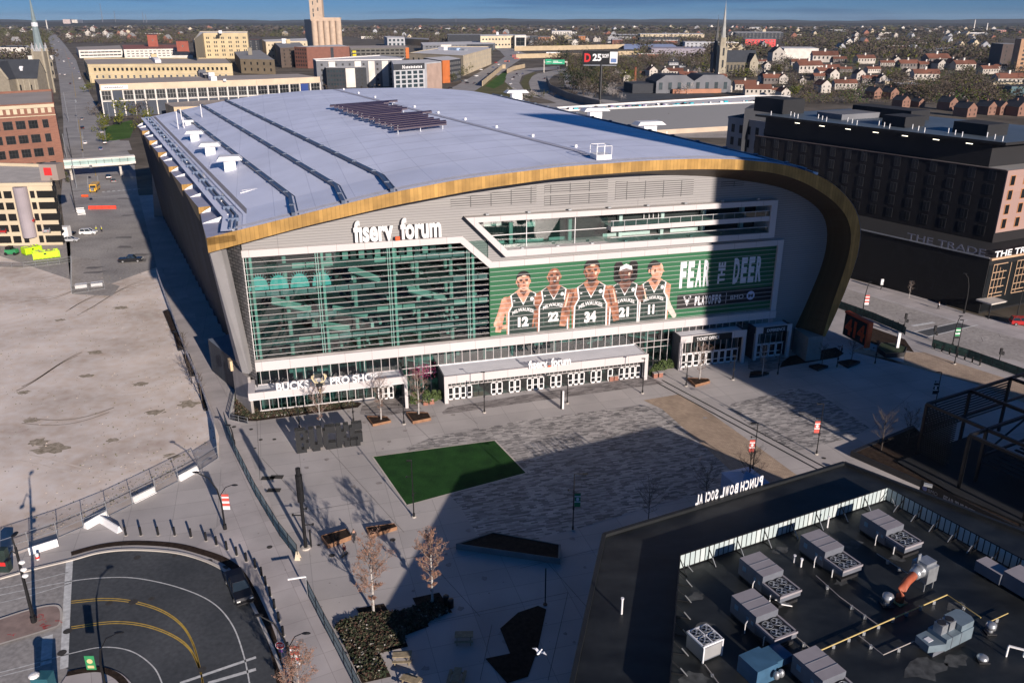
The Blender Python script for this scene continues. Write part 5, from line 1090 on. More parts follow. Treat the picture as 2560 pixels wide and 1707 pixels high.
# the yellow school bus
def bus(loc, rz, label):
    t = thing('school_bus', label, 'bus', loc, rz); m = PAINT['yellow']; b = MB(); b.box(-4.2,2.9,-1.2,1.2,.6,2.9); b.box(2.9,4.2,-1.05,1.05,.6,1.7); b.build('body', m, t)
    for q in (-1,1):
        w = MB(); [w.box(-3.9+i*.9,-3.2+i*.9,q*1.21-.02,q*1.21+.02,1.75,2.4) for i in range(7)]; w.build('window_row', carglass, t)
    w = MB(); w.box(2.9,2.95,-1.0,1.0,1.75,2.6); w.build('windscreen', carglass, t)
    for x in (-2.8,3.2):
        for y in (-1.05,1.05): w = MB(); w.tube([(0,-.14,0),(0,.14,0)], .48, 12); w.build('wheel', tyre, t, (x,y,.48))
    w = MB(); w.box(-4.0,2.7,-1.0,1.0,2.9,2.96); w.build('roof', M('bus_roof_cream', (.62,.42,.18), .6), t)
bus(G(238,478), rad(-75), 'yellow school bus driving out from under the skywalk')
street = [(186,392,'white','car',-1),(207,322,'black','sedan',0),(254,333,'silver','sedan',0),(262,360,'black','suv',0),(252,375,'blue','sedan',0),(213,360,'white','sedan',0),(205,300,'grey','sedan',0),(222,410,'black','suv',0),(272,447,'black','suv',0),(284,455,'grey','sedan',0),(176,211,'black','sedan',0),(150,187,'silver','sedan',0),(162,188,'white','sedan',0),(185,172,'grey','sedan',0),(197,182,'blue','sedan',0),(160,155,'white','van',0),(148,152,'black','sedan',0),(172,148,'red','sedan',0),(180,160,'black','suv',0),(212,220,'blue','suv',0),(199,198,'silver','suv',0),(140,130,'white','sedan',0),(152,125,'grey','sedan',0),(136,113,'silver','sedan',0),(146,105,'white','sedan',0),(133,98,'black','sedan',0),(205,323,'black','sedan',0)]
cars = {}
def copycar(u, v, col, kind, rz, label, group):
    k = (col, kind)
    if k not in cars: cars[k] = car('car', label, 'car', G(u,v), rz, col, kind, group); return cars[k]
    return dup(cars[k], G(u,v), rz, label, group)
rzs = math.atan2(1,-.52)
for i, (u, v, c, k, _) in enumerate(street[1:]):
    v_ = 'near the skywalk' if v > 380 else 'between the brick building and the green lawn' if v > 290 else 'beside the glass-fronted building' if v > 215 else 'by the pale brick factory' if v > 165 else 'far up the long street by the church' if v > 135 else 'tiny with distance at the end of the long street'
    copycar(u, v, c, k if k != 'car' else 'sedan', rzs, '%s %s on the left street %s' % (c, 'van' if k == 'van' else 'car', v_), 'cars on the long street at the left')
hwy = [(1296,133,'white','sedan'),(1278,140,'black','sedan'),(1262,143,'grey','sedan'),(1293,147,'silver','sedan'),(1240,158,'red','suv'),(1230,160,'grey','sedan'),(1270,155,'black','sedan'),(1244,172,'silver','sedan'),(1202,176,'white','suv'),(1190,192,'white','van'),(1233,170,'blue','sedan'),(1222,186,'black','sedan'),(1164,203,'silver','suv'),(1157,206,'grey','suv'),(1168,209,'black','sedan'),(1188,210,'grey','sedan'),(1126,222,'black','sedan'),(1172,232,'grey','sedan'),(1124,236,'black','sedan'),(1246,163,'white','sedan'),
       (1292,187,'black','suv'),(1300,190,'silver','sedan'),(1285,195,'black','sedan'),(1281,200,'white','sedan'),(1277,212,'white','suv'),(1307,186,'blue','sedan'),(1362,198,'black','sedan'),(1395,172,'black','sedan'),(1357,184,'grey','sedan')]
for i, (u, v, c, k) in enumerate(hwy):
    w_ = 'on the curving expressway lanes' if u > 1272 and v > 165 else 'on the avenue beside the pale stone offices' if v > 165 else 'on the far bend of the avenue near orange barrels'
    copycar(u, v, c, k, math.atan2(1, .9 if u < 1272 or v < 165 else .2), '%s %s %s' % (c, 'van' if k == 'van' else 'car', w_), 'traffic on the avenue and expressway')
# people
skin = M('skin', (.42,.24,.17), .6, .1, 3.); drk = M('dark_clothes', (.02,.02,.024), .9, .3, 4.); red_c = M('dark_red_coat', (.12,.02,.03), .9, .2, 4.); viz = M('hi_vis_vest', (.65,.68,.06), .8, .1, 2.); jean = M('blue_jeans', (.05,.07,.12), .9, .2, 3.)
def person(loc, rz, label, top, legs, hat=None, step=.25, h=1.75, arm=.1):
    t = thing('person', label, 'person', loc, rz); k = h/1.75
    me = bpy.data.meshes.new('body'); V_ = [(0,0,.95),(0,0,1.18),(0,.01,1.42),(0,.01,1.52),(0,.02,1.62),(0,.02,1.72)]; E_ = [(0,1),(1,2),(2,3),(3,4),(4,5)]; R_s = [(.155,.11),(.15,.105),(.17,.1),(.06,.06),(.085,.1),(.07,.085)]
    for q in (-1,1):
        n = len(V_); s = step*q; V_ += [(q*.09,0,.9),(q*.1,s*.35,.5),(q*.1,s*.75-.02,.09),(q*.1,s*.75+.14,.04)]; E_ += [(0,n),(n,n+1),(n+1,n+2),(n+2,n+3)]; R_s += [(.095,.095),(.065,.07),(.045,.05),(.045,.035)]
        n = len(V_); V_ += [(q*.2,0,1.4),(q*.27,-s*.3,1.15),(q*.27,-s*.3+arm,.93),(q*.27,-s*.3+arm+.03,.84)]; E_ += [(2,n),(n,n+1),(n+1,n+2),(n+2,n+3)]; R_s += [(.065,.065),(.05,.05),(.035,.035),(.035,.025)]
    me.from_pydata([(a*k,b*k,c*k) for a,b,c in V_], E_, []); o = bpy.data.objects.new('body', me); COL.objects.link(o); o.parent = t
    md = o.modifiers.new('skin','SKIN'); me.update(); 
    for i, r_ in enumerate(R_s): me.skin_vertices[0].data[i].radius = (r_[0]*k, r_[1]*k)
    me.skin_vertices[0].data[0].use_root = True; md.use_smooth_shade = True; o.modifiers.new('sub','SUBSURF').levels = 1; o.modifiers[-1].render_levels = 2
    me.materials.append(skin)
    def shell(name, a, m_, zc):      # clothing as a slightly larger skin over the same skeleton
        m2 = bpy.data.meshes.new(name); idx = a; mp_ = {v: i for i, v in enumerate(idx)}
        m2.from_pydata([(V_[i][0]*k,V_[i][1]*k,V_[i][2]*k) for i in idx], [(mp_[x],mp_[y]) for x,y in E_ if x in mp_ and y in mp_], []); c = bpy.data.objects.new(name, m2); COL.objects.link(c); c.parent = o
        mm = c.modifiers.new('skin','SKIN'); m2.update()
        for j, i in enumerate(idx): m2.skin_vertices[0].data[j].radius = (R_s[i][0]*k*1.22, R_s[i][1]*k*1.25)
        m2.skin_vertices[0].data[0].use_root = True; mm.use_smooth_shade = True; c.modifiers.new('sub','SUBSURF').levels = 1; m2.materials.append(m_)
    shell('jacket', [1,2,0,10,11,12,18,19,20], top, 0); shell('trousers', [0,6,7,8,9,14,15,16,17], legs, 0)
    hh = MB(); hh.ell((0,-.012*k,1.70*k),(.092*k,.11*k,.10*k),10,6); hh.build('hair' if not hat else 'hat', hat or M('brown_hair', (.04,.025,.015), .8), o, smooth=True)
    return t
person(G(886,1353), rad(200), 'person in black walking past the rusty planter', drk, drk, step=.3)
person(G(862,1388), rad(150), 'person in dark red on a scooter-like board near the planter', red_c, drk, step=.35)
person(G(242,580), rad(90), 'worker in a hi-vis vest and jeans beside the white car', viz, jean, whitep)
person(G(255,580), rad(-60), 'worker in a hi-vis vest furthest right by the white car', viz, drk, whitep)
person(G(2103,884), rad(60), 'person in dark red standing by a thin lamp post', red_c, drk, step=.1)
person(G(2345,773), rad(-90), 'person in white on the pavement by the dark hotel', whitep, drk, step=.2)
t = thing('scooter', 'low scooter under the feet of the person in dark red', 'scooter', G(862,1388), rad(150)); s = MB(); s.box(-.12,.12,-.55,.55,.08,.13); s.build('deck', darkm, t)
for q in (-.5,.5): s = MB(); s.tube([(-.05,0,0),(.05,0,0)], .1, 8); s.build('wheel', tyre, t, (0,q,.1))
# gull on the wing above the plaza
bp_ = G(1348,1630,14); t = thing('gull', 'white gull flying over the shaded plaza', 'bird', bp_, rad(-35)); gw_ = M('gull_white', (.85,.86,.88), .6, .03, 2.)
s = MB(); s.ell((0,0,0),(.11,.32,.1),10,8); s.ell((0,.33,.03),(.07,.1,.07),8,6); s.add([(-.07,-.28,0),(.07,-.28,0),(.12,-.5,0),(-.12,-.5,0)],[(0,1,2,3),(3,2,1,0)]); s.build('body', gw_, t, smooth=True)
for q in (-1,1): s = MB(); P = [(q*.08,.12,.03),(q*.35,.2,.14),(q*.68,.02,.08),(q*.36,-.02,.12),(q*.08,-.12,.03)]; s.add(P+[(x,y,z-.02) for x,y,z in P],[(0,1,2,3,4),(9,8,7,6,5)]); s.build('wing', gw_, t)
s = MB(); s.add([(-.02,.42,.03),(.02,.42,.03),(0,.5,.01)],[(0,1,2)]); s.build('beak', M('beak_yellow', (.6,.4,.05), .5), t)
# ---------------------------------------------------------------- the black-roofed building in the foreground with its roof plant
ZR = 10.2
rfb = M('wet_black_membrane', (.004,.005,.006), .5, col2=(.022,.025,.026), sc_=.22, det=9, fine=1.2, spec=.5, stretch=(1,2.2,1))
c0 = G(1510,1340,ZR); RX = Vector((.9,.436,0)).normalized(); RY = Vector((-.436,.9,0)).normalized()
rb_ = thing('restaurant_building', 'black flat-roofed building filling the lower right foreground', 'building', (c0.x,c0.y,0), math.atan2(RX.y,RX.x))
def RLp(u, v, z=ZR): w = G(u,v,z)-c0; return (w.dot(RX), w.dot(RY))
rp_ = [RLp(1510,1340),RLp(2110,1160),RLp(2720,1395),RLp(2760,2300),RLp(1375,1960)]
b = MB(); b.prism(rp_, 0, ZR-.02, 0, 1); b.build('wall', [M('black_cladding', (.014,.015,.017), .6, .2, .8), rfb], rb_)
b = MB()
for i in range(len(rp_)):
    a_, d_ = rp_[i], rp_[(i+1)%len(rp_)]; b.bar((*a_,ZR+.15),(*d_,ZR+.15),.4,.35)
b.build('parapet', M('parapet_black', (.010,.012,.014), .5, .2, 1.), rb_)
# stains and ponding dust on the roof
st_ = MB(); R1 = random.Random(4)
for u, v, s in ((1500,1250,0),(1730,1700,2.0),(2130,1360,1.6),(2245,1392,1.3),(2110,1450,1.5),(2310,1670,2.6),(2390,1650,1.4),(1740,1490,1.2),(2390,1515,1.3),(1950,1375,1.2),(1760,1570,1.5)):
    if not s: continue
    w = RLp(u,v); n = 14; st_.poly([(w[0]+s*R1.uniform(.5,1)*math.cos(6.28*i/n), w[1]+s*.6*R1.uniform(.5,1)*math.sin(6.28*i/n), ZR-.008) for i in range(n)])
st_.build('roof_stains', M('dusty_stain', (.02,.022,.024), .8, col2=(.085,.09,.092), sc_=1.4, det=9), rb_)
# translucent screen fence on the roof
scm = bpy.data.materials.new('screen_panel'); scm.use_nodes = True; _n = scm.node_tree.nodes; _l = scm.node_tree.links; _b = _n['Principled BSDF']
tb_ = _n.new('ShaderNodeTexBrick'); gg = _n.new('ShaderNodeTexCoord'); s3 = _n.new('ShaderNodeSeparateXYZ'); c3 = _n.new('ShaderNodeCombineXYZ'); _l.new(gg.outputs['Object'], s3.inputs[0]); _l.new(s3.outputs[0], c3.inputs[0]); _l.new(s3.outputs[2], c3.inputs[1]); _l.new(c3.outputs[0], tb_.inputs['Vector'])
tb_.inputs['Scale'].default_value = 1; tb_.inputs['Brick Width'].default_value = .62; tb_.inputs['Row Height'].default_value = 9; tb_.inputs['Mortar Size'].default_value = .06; tb_.inputs['Color1'].default_value = (.42,.50,.50,1); tb_.inputs['Color2'].default_value = (.62,.66,.64,1); tb_.inputs['Mortar'].default_value = (.01,.01,.01,1); tb_.offset = 0; _l.new(tb_.outputs[0], _b.inputs['Base Color']); _b.inputs['Roughness'].default_value = .5
def screen(pa, pb, h, label, panels, inward):
    A = Vector((*pa,0)); B = Vector((*pb,0)); Aw = c0+RX*A.x+RY*A.y; d = B-A; L_ = d.length; rz = math.atan2(RX.y,RX.x)+math.atan2(d.y,d.x)
    t = thing('screen_fence', label, 'fence', (Aw.x,Aw.y,ZR), rz, 'slatted screens on the black roof'); w = L_/panels; base = None; s1 = inward
    for i in range(panels):
        if base is None:
            p = MB(); p.box(.08,w-.08,-.03,.03,.12,h); base = p.build('screen_panel', scm, t); q = MB(); q.bar((0,0,0),(0,0,h+.1),.12); q.bar((0,0,h+.02),(w,0,h+.02),.1); q.bar((0,0,.08),(w,0,.08),.1); q.bar((0,0,h*.8),(0,s1*1.3,0),.08); q.bar((0,0,.05),(0,s1*1.3,.05),.07)
            fr_ = q.build('frame', blackm, t)
            z = MB(); z.bar((w-.1,s1*1.35,.05),(w-.1,s1*.75,.75),.07); br_ = z.build('brace', steel, t)
        else:
            dupmesh(base, t, (w*i,0,0)); dupmesh(fr_, t, (w*i,0,0)); dupmesh(br_, t, (w*i,0,0))
    return t
fl_ = RLp(1697,1423); fr2 = RLp(2214,1250); frr = RLp(2600,1462)
screen(fl_, fr2, 1.65, 'sunlit white slatted roof screen facing the camera', 8, -1)
screen(fr2, frr, 1.65, 'teal-blue slatted roof screen in shade on the right', 8, -1)
screen(RLp(1668,1790), (fl_[0],fl_[1]), 1.65, 'dark roof screen seen edge-on at the left of the roof', 8, -1)
# rooftop units
um = M('unit_top_sunlit', (.31,.285,.30), .6, .06, 1.); us = M('unit_side_shaded', (.13,.14,.165), .6, .12, 1.); usb = M('unit_blue_steel', (.20,.26,.30), .45, .12, 1., met=.3); fanm = M('fan_black', (.006,.006,.006), .4, .1, 1.)  # sunlight and shade of the units are put into top and side greys
rzR = math.atan2(RX.y,RX.x)
def fan(parent, x, y, z, r):
    p = MB(); p.cyl(x,y,z,z+.05,r,18,0); o = p.build('fan', fanm, parent); q = MB()
    for i in range(4):
        a = i*math.pi/2+.4; q.add([(x,y,z+.07),(x+r*.85*math.cos(a),y+r*.85*math.sin(a),z+.06),(x+r*.85*math.cos(a+.7),y+r*.85*math.sin(a+.7),z+.1)],[(0,1,2)])
    q.cyl(x,y,z+.05,z+.12,r*.2,8); q.build('blade', steel, o); q = MB(); q.tube([(x+r*math.cos(a*.35),y+r*math.sin(a*.35),z+.06) for a in range(19)], .025, 4); q.build('guard_ring', steel, o)
def rtu(u, v, label, z1=1.35, w=2.45, L_=5.6):
    p0 = G(u,v,ZR+z1); t = thing('rooftop_unit', label, 'air conditioner', (p0.x,p0.y,ZR), rzR, 'grey rooftop air-conditioning units')
    b = MB(); b.box(0,w,2.35,L_,.25,2.0,1,0); b.box(.1,w-.1,.15,L_-.1,0,.3,2)
    for k in (.9,1.9): b.box(0-.02,w+.02,2.35+k,2.35+k+.05,2.0,2.03,1)
    for yy, zz, s in ((4.6,1.0,.45),(3.2,.95,.3),(2.6,.9,.3)): b.box(-.03,0,yy,yy+s,zz,zz+s*1.1,3)
    b.box(w,w+.0,3,4,1,1.5,3); b.build('casing', [um, us, darkm, M('label_blue', (.14,.25,.33), .6, .1, 1.)], t)
    b = MB(); b.box(0,w,0,2.3,.75,z1-.12,1); b.add([(0,0,.75),(0,2.3,.25),(0,2.3,.75)],[(0,1,2),(2,1,0)],1); b.box(-.06,w+.06,-.06,.14,z1-.15,z1+.06,0); b.box(-.06,.12,0,2.35,z1-.15,z1+.06,0); b.box(w-.12,w+.06,0,2.35,z1-.15,z1+.06,0); b.box(.12,w-.12,.14,2.3,z1-.12,z1-.05,4); b.box(.2,w-.2,1.6,2.3,.3,.75,1)
    b.build('condenser_tray', [um, us, darkm, us, M('tray_dark', (.02,.02,.022), .6)], t)
    for x in (.3*w,.7*w):
        for y in (.65,1.7): fan(t, x, y, z1-.03, .46)
    b = MB(); b.tube([(-.1,1.1,0),(-.1,1.1,.9),(.0,1.1,.9)], .05, 5); b.tube([(-.5,3.0,0),(-.5,3.0,1.0),(0,3.3,1.0)], .05, 5); b.build('pipe', whitep, t)
    return t
rtu(2263,1370,'grey rooftop unit nearest the corner where the two screens meet')
rtu(2108,1428,'grey rooftop unit second from the screen corner, in the middle of the front row')
rtu(1951,1493,'grey rooftop unit at the left end of the row behind the white screen')
rtu(1937,1600,'grey rooftop unit below the row, beside the metal steps')
rtu(2113,1770,'grey rooftop unit cut off by the bottom edge')
p0 = G(2440,1400,ZR+1.3); t = thing('rooftop_unit', 'narrow two-part rooftop unit at the right edge', 'air conditioner', (p0.x,p0.y,ZR), rzR, 'grey rooftop air-conditioning units'); b = MB(); b.box(0,1.5,-2.6,0,.2,1.3,1,0); b.box(.3,2.6,-6.6,-2.6,.2,1.7,1,0); b.build('casing', [um, us], t); fan(t, .9, -5.9, 1.7, .45); fan(t, 2.0, -5.9, 1.7, .45)
p0 = G(1755,1658,ZR); t = thing('condenser_unit', 'square four-fan condenser on the left of the black roof', 'air conditioner', (p0.x,p0.y,ZR), rad(28)); b = MB(); b.box(0,2.1,0,2.1,.15,1.7,1); b.box(-.04,2.14,-.04,.1,1.6,1.75,0); b.box(-.04,2.14,2.0,2.14,1.6,1.75,0); b.box(-.04,.1,0,2.1,1.6,1.75,0); b.box(2.0,2.14,0,2.1,1.6,1.75,0); b.box(1.0,1.1,0,2.1,1.7,1.74,0); b.box(0,2.1,1.0,1.1,1.7,1.74,0)
for x in (0,2.0): b.box(x,x+.12,-.05,.08,0,1.7,0)
b.box(.12,1.95,-.03,0,.3,1.5,2); b.build('casing', [whmem, us, M('coil_grey', (.28,.28,.28), .7, .1, 1.)], t)
for x in (.52,1.58):
    for y in (.52,1.58): fan(t, x, y, 1.72, .42)
# make-up air unit with two cowls
p0 = G(2323,1640,ZR+.3); t = thing('air_handler', 'blue-grey air handler with two round-topped cowls', 'air handler', (p0.x,p0.y,ZR), rad(28)); b = MB(); b.prism([(0,.2),(1.5,-.3),(1.5,1.6),(.2,1.6)],.5,1.2,0); b.box(1.5,5.0,-.3,1.5,.4,1.6,0); b.box(2.2,2.25,-.33,1.53,.4,1.63,1); b.box(3.4,3.45,-.33,1.53,.4,1.63,1); b.prism([(3.4,-.2),(5.0,-.2),(5.3,.3),(5.3,1.2),(5.0,1.5),(3.4,1.5)],1.6,2.2,0); b.box(.5,4.8,0,1.3,0,.45,1); b.build('casing', [usb, us], t)
for x in (1.9,2.9): b = MB(); b.box(x-.38,x+.38,.3,1.1,1.6,2.5,0); b.cyl(x,.7,2.5,2.56,.36,16,1); b.build('cowl', [steel, darkm], t)
b = MB(); b.box(.35,.95,.5,1.0,1.2,1.24); b.build('hatch', whmem, t)
# orange duct rising into a galvanised fan box
p0 = G(2248,1505,ZR); t = thing('exhaust_duct', 'orange-brown curved duct joined to a silver fan box', 'duct', (p0.x,p0.y,ZR), rad(28)); b = MB(); b.tube([(0,0,.1),(0,0,.8),(.1,.05,1.3),(.5,.15,1.6),(1.0,.3,1.75),(2.2,.5,1.95)], .38, 14); b.build('curved_pipe', M('duct_orange', (.42,.10,.04), .6, col2=(.30,.07,.035), sc_=1.5), t, smooth=True)
b = MB(); b.tube([(2.1,.5,1.95),(2.9,.65,2.0)], .52, 16, r2=.62); b.tube([(2.9,.65,2.0),(3.2,.7,2.0)], .66, 16); b.build('collar', steel, t, smooth=True); b = MB(); b.box(3.2,4.6,-.2,1.6,.9,2.6,0); b.prism([(3.2,.1),(4.6,.1),(4.6,1.2),(3.2,1.2)],2.6,2.9,0); b.box(3.1,3.5,1.0,1.1,2.6,3.5,0)
for x, y in ((3.3,0),(4.5,0),(3.3,1.5),(4.5,1.5)): b.bar((x,y,0),(x,y,.9),.1)
b.build('fan_box', steel, t); b = MB(); b.box(-.5,.5,-.5,.5,0,.15); b.build('curb', M('curb_yellow', (.35,.28,.12), .8), t)
def vent(u, v, r, h, label):
    t = thing('roof_vent', label, 'roof vent', G(u,v,ZR)); b = MB(); b.cyl(0,0,0,h*.5,r*.6,12); b.cyl(0,0,h*.5,h,r,12); b.ell((0,0,h),(r,r,r*.35),12,5); b.build('body', steel, t, smooth=True); b = MB(); b.box(-r,r,-r,r,0,.12); b.build('flange', darkm, t)
vent(2216,1512,.5,1.1,'round silver roof vent beside the orange duct'); vent(2474,1580,.42,.9,'round silver roof vent near the yellow pipe end'); vent(2455,1650,.45,.35,'low round vent near the bottom right corner')
def pipe(pts, r, m, label, name='roof_pipe'):
    P = [G(*p) for p in pts]; o = P[0]; t = thing(name, label, 'pipe', o); b = MB(); b.tube([p-o for p in P], r, 6); b.build('pipe_run', m, t); s = None
    for a_, d_ in zip(P, P[1:]):
        n = int((d_-a_).length/1.9)
        for i in range(1,n+1):
            q = a_.lerp(d_,i/(n+1)); 
            if s is None: b = MB(); b.box(-.12,.12,-.12,.12,ZR-q.z,-.0); s = b.build('support_block', steel, t, q-o)
            else: dupmesh(s, t, q-o)
zz = ZR+.35; yel = M('gas_pipe_yellow', (.55,.42,.16), .6, .08, 2.); dpipe = M('dusty_pipe', (.40,.36,.33), .7, .1, 2.)
pipe([(2005,1645,zz),(2368,1486,zz),(2452,1543,zz)], .06, yel, 'long straight yellow gas pipe across the black roof')
pipe([(2040,1438,zz),(2098,1490,zz),(2196,1562,zz)], .045, dpipe, 'thin pipe from the middle rooftop unit to the yellow pipe')
pipe([(2192,1383,zz),(2278,1438,zz)], .045, dpipe, 'thin pipe running from the right rooftop unit towards the fan box')
pipe([(2147,1588,zz),(2208,1636,zz),(2285,1602,zz)], .045, dpipe, 'bent thin pipe between the yellow pipe and the air handler')
pipe([(1985,1586,zz),(2035,1628,zz)], .045, dpipe, 'short pipe from the lower rooftop unit')
pipe([(2464,1558,zz),(2520,1532,zz)], .045, yel, 'short yellow pipe beside the small round vent')
pipe([(1762,1660,zz-.2),(1800,1712,zz-.2)], .05, dpipe, 'pale conduit trailing from the four-fan condenser')
for k, (u, v, h, lab) in enumerate(((1985,1405,.7,'left of two short white vent stubs between the units'),(2002,1416,.8,'right of two short white vent stubs between the units'),(1554,1534,1.6,'white pole standing on the dark strip at the left of the roof'),(2068,1318,1.2,'white vent pipe at the foot of the lit screen'))):
    t = thing('vent_pipe', lab, 'pipe', G(u,v,ZR), 0, 'white pipes on the black roof'); b = MB(); b.cyl(0,0,0,h,.09,8); b.build('tube', whitep, t); b = MB(); b.cyl(0,0,h,h+.15,.15,8); b.build('cap', whmem, t)
t = thing('metal_steps', 'small white metal steps beside the lower left rooftop unit', 'steps', G(1950,1530,ZR), rad(30)); b = MB()
for q in (0,.7): b.bar((0,q,.9),(1.5,q,.1),.08)
b.build('rail', whitep, t)
for i in range(5): b = MB(); b.box(-.1,.1,0,.7,0,.04); b.build('tread', steel, t, (.2+.27*i,0,.78-.14*i))
t = thing('blue_roof_unit', 'blue boxy machines with silver tanks at the bottom edge of the roof', 'machine', G(1945,1700,ZR), rad(28)); b = MB(); b.box(-2.2,0,.2,2.4,0,1.6); b.box(.3,2.3,.8,2.6,.3,1.0); b.build('casing', M('deep_blue_steel', (.05,.12,.20), .4, .15, 1.), t)
for x in (-.5,.0): b = MB(); b.ell((x,-.2,.9),(.28,.28,.4),10,6); b.build('tank', steel, t, smooth=True)
t = thing('roof_bracket', 'white bent bracket near the bottom right corner', 'bracket', G(2515,1640,ZR)); b = MB(); b.bar((0,0,0),(0,0,1.1),.12); b.bar((0,0,1.1),(1.1,-.5,1.1),.14); b.bar((1.1,-.5,1.1),(1.1,-.5,.4),.14); b.build('tube', whitep, t)
# lettering standing on the far roof edge, seen from behind (mirrored)
la, lb = G(1905,1212,ZR+.3), G(1739,1262,ZR+.3); dv = (lb-la); t = thing('roof_lettering', 'white standing letters PUNCH BOWL SOCIAL seen from behind on the black roof edge', 'sign', la, math.atan2(dv.y,dv.x))
x = 0
for wd, fr_ in (('PUNCH',.36),('BOWL',.28),('SOCIAL',.34)):
    L_ = dv.length*fr_; k = len(wd)
    for i, c in enumerate(wd): m_ = MB(); text(m_, c, (x+L_*(i/k),0,0), (1,0,0), (0,0,1), L_/k*(.78 if c != 'I' else .25), 1.25, 0, .03, .05); m_.build('letter', whitep, t)
    x += L_+dv.length*.02
# ---------------------------------------------------------------- louvred steel pavilion (beer garden) on the right
pv0 = G(2318,1010,9.0); pv1 = G(2527,945,9.0); PXd = (pv1-pv0).normalized(); PYd = Vector((-PXd.y,PXd.x,0)); PL = (pv1-pv0).length
t = thing('steel_pavilion', 'dark open steel-frame pavilion with louvred corner screens', 'pavilion', (pv0.x,pv0.y,0), math.atan2(PXd.y,PXd.x)); zt2 = 9.0; D_ = 26.
cols = [(0,0),(PL,0),(0,-9),(PL,-9),(PL*.5,0),(0,-18),(PL,-18),(PL*1.6,0),(PL*1.6,-9),(PL*1.6,-18),(-3.5,-9),(-3.5,-18),(0,-D_),(PL,-D_)]
cb = None
for x, y in cols:
    if cb is None: b = MB(); b.bar((0,0,0),(0,0,zt2),.38); cb = b.build('column', blackm, t, (x,y,0))
    else: dupmesh(cb, t, (x,y,0))
b = MB()
for a_, d_ in (((0,0),(PL*1.6,0)),((0,-9),(PL*1.6,-9)),((-3.5,-18),(PL*1.6,-18)),((0,0),(0,-D_)),((PL,0),(PL,-D_)),((PL*1.6,0),(PL*1.6,-18)),((PL*.5,0),(PL*.5,-D_)),((-3.5,-9),(0,-9)),((-3.5,-9),(-3.5,-D_)),((0,-D_),(PL,-D_))): b.bar((*a_,zt2),(*d_,zt2),.32,.45)
for a_, d_ in (((0,0),(PL,0)),((PL,0),(PL*1.6,0)),((0,-9),(PL,-9))): b.bar((*a_,5.0),(*d_,5.0),.25,.35)
for a_, d_ in (((0,-9,5),(PL*.5,-9,zt2)),((PL,-18,4),(PL*.5,-18,zt2)),((PL,-9,4.5),(PL*1.6,-9,zt2)),((0,-18,4),(PL*.4,-18,zt2))): b.bar(a_,d_,.2)
b.build('beams', blackm, t)
def lou(a_, d_, z0, z1, n):
    b = MB()
    for i in range(n): z = z0+(z1-z0)*i/n; b.bar((*a_,z),(*d_,z),.28,.07)
    b.build('louvre_screen', M('louvre_dark_brown', (.035,.028,.022), .7, .2, 2.), t)
lou((0,.1),(PL,.1),4.2,zt2-.3,10); lou((-.1,0),(-.1,-4.5),1.5,zt2-.2,24); lou((.6,0),(.6,-4.5),1.5,zt2-.2,24)
b = MB(); [b.box(1+i*1.2,1.5+i*1.2,-17.5,-8.8,3.6,3.75) for i in range(14)]; b.build('deck_roof', M('deck_dark', (.012,.014,.016), .8, .3, .4), t)
for k in range(3):
    w = G((2320,2420,2545)[k],(1215,1290,1390)[k],4.5); q = thing('patio_heater_light', ('left','middle','right')[k]+' of three pale lamps under the dark pavilion', 'lamp', w, rad(-30), 'pale lamps under the pavilion'); b = MB(); b.box(-.5,.5,-.25,.25,0,.3); b.build('housing', M('lamp_pale', (.32,.33,.34), .6), q); b = MB(); b.bar((0,0,-4.5),(0,0,0),.06); b.build('stem', blackm, q)
fb = thing('terrace_banner', 'dark banner under the pavilion repeating FEAR THE DEER', 'banner', G(2300,1215,3.2), math.atan2(G(2560,1345,3.2).y-G(2300,1215,3.2).y, G(2560,1345,3.2).x-G(2300,1215,3.2).x)); L_ = (G(2560,1345,3.2)-G(2300,1215,3.2)).length; b = MB(); b.box(0,L_,0,.06,-1.2,1.0); b.build('cloth', BK, fb)
b = MB(); gm = M('dim_grey_print', (.22,.23,.26), .8, .1, 1.)
text(b,'BMO',(1.2,-.03,-.2),(1,0,0),(0,0,1),1.3,.5,0,.0); b.disc((.7,-.03,.05),.36,.36,14,1); text(b,'FEAR THE DEER',(3.3,-.03,-.5),(1,0,0),(0,0,1),4.4,.95,0,.04); text(b,'FEAR THE DEER',(10.5,-.03,-.5),(1,0,0),(0,0,1),4.4,.95,0,.04); text(b,'BMO',(8.7,-.03,-.2),(1,0,0),(0,0,1),1.1,.4,0); b.build('lettering', [gm, M('dim_blue_print', (.12,.14,.30), .8, .1, 1.)], fb)
t = thing('dark_terrace_wall', 'black terrace wall beside the pavilion', 'wall', G(2290,1120), 0); A_ = [G(*q)-G(2290,1120) for q in ((2240,1170),(2420,1105),(2560,1170),(2700,1320),(2560,1330),(2380,1250))]; b = MB(); b.prism([(p.x,p.y) for p in A_],0,1.1); b.build('wall', M('terrace_black', (.010,.011,.013), .8, .3, .4), t)
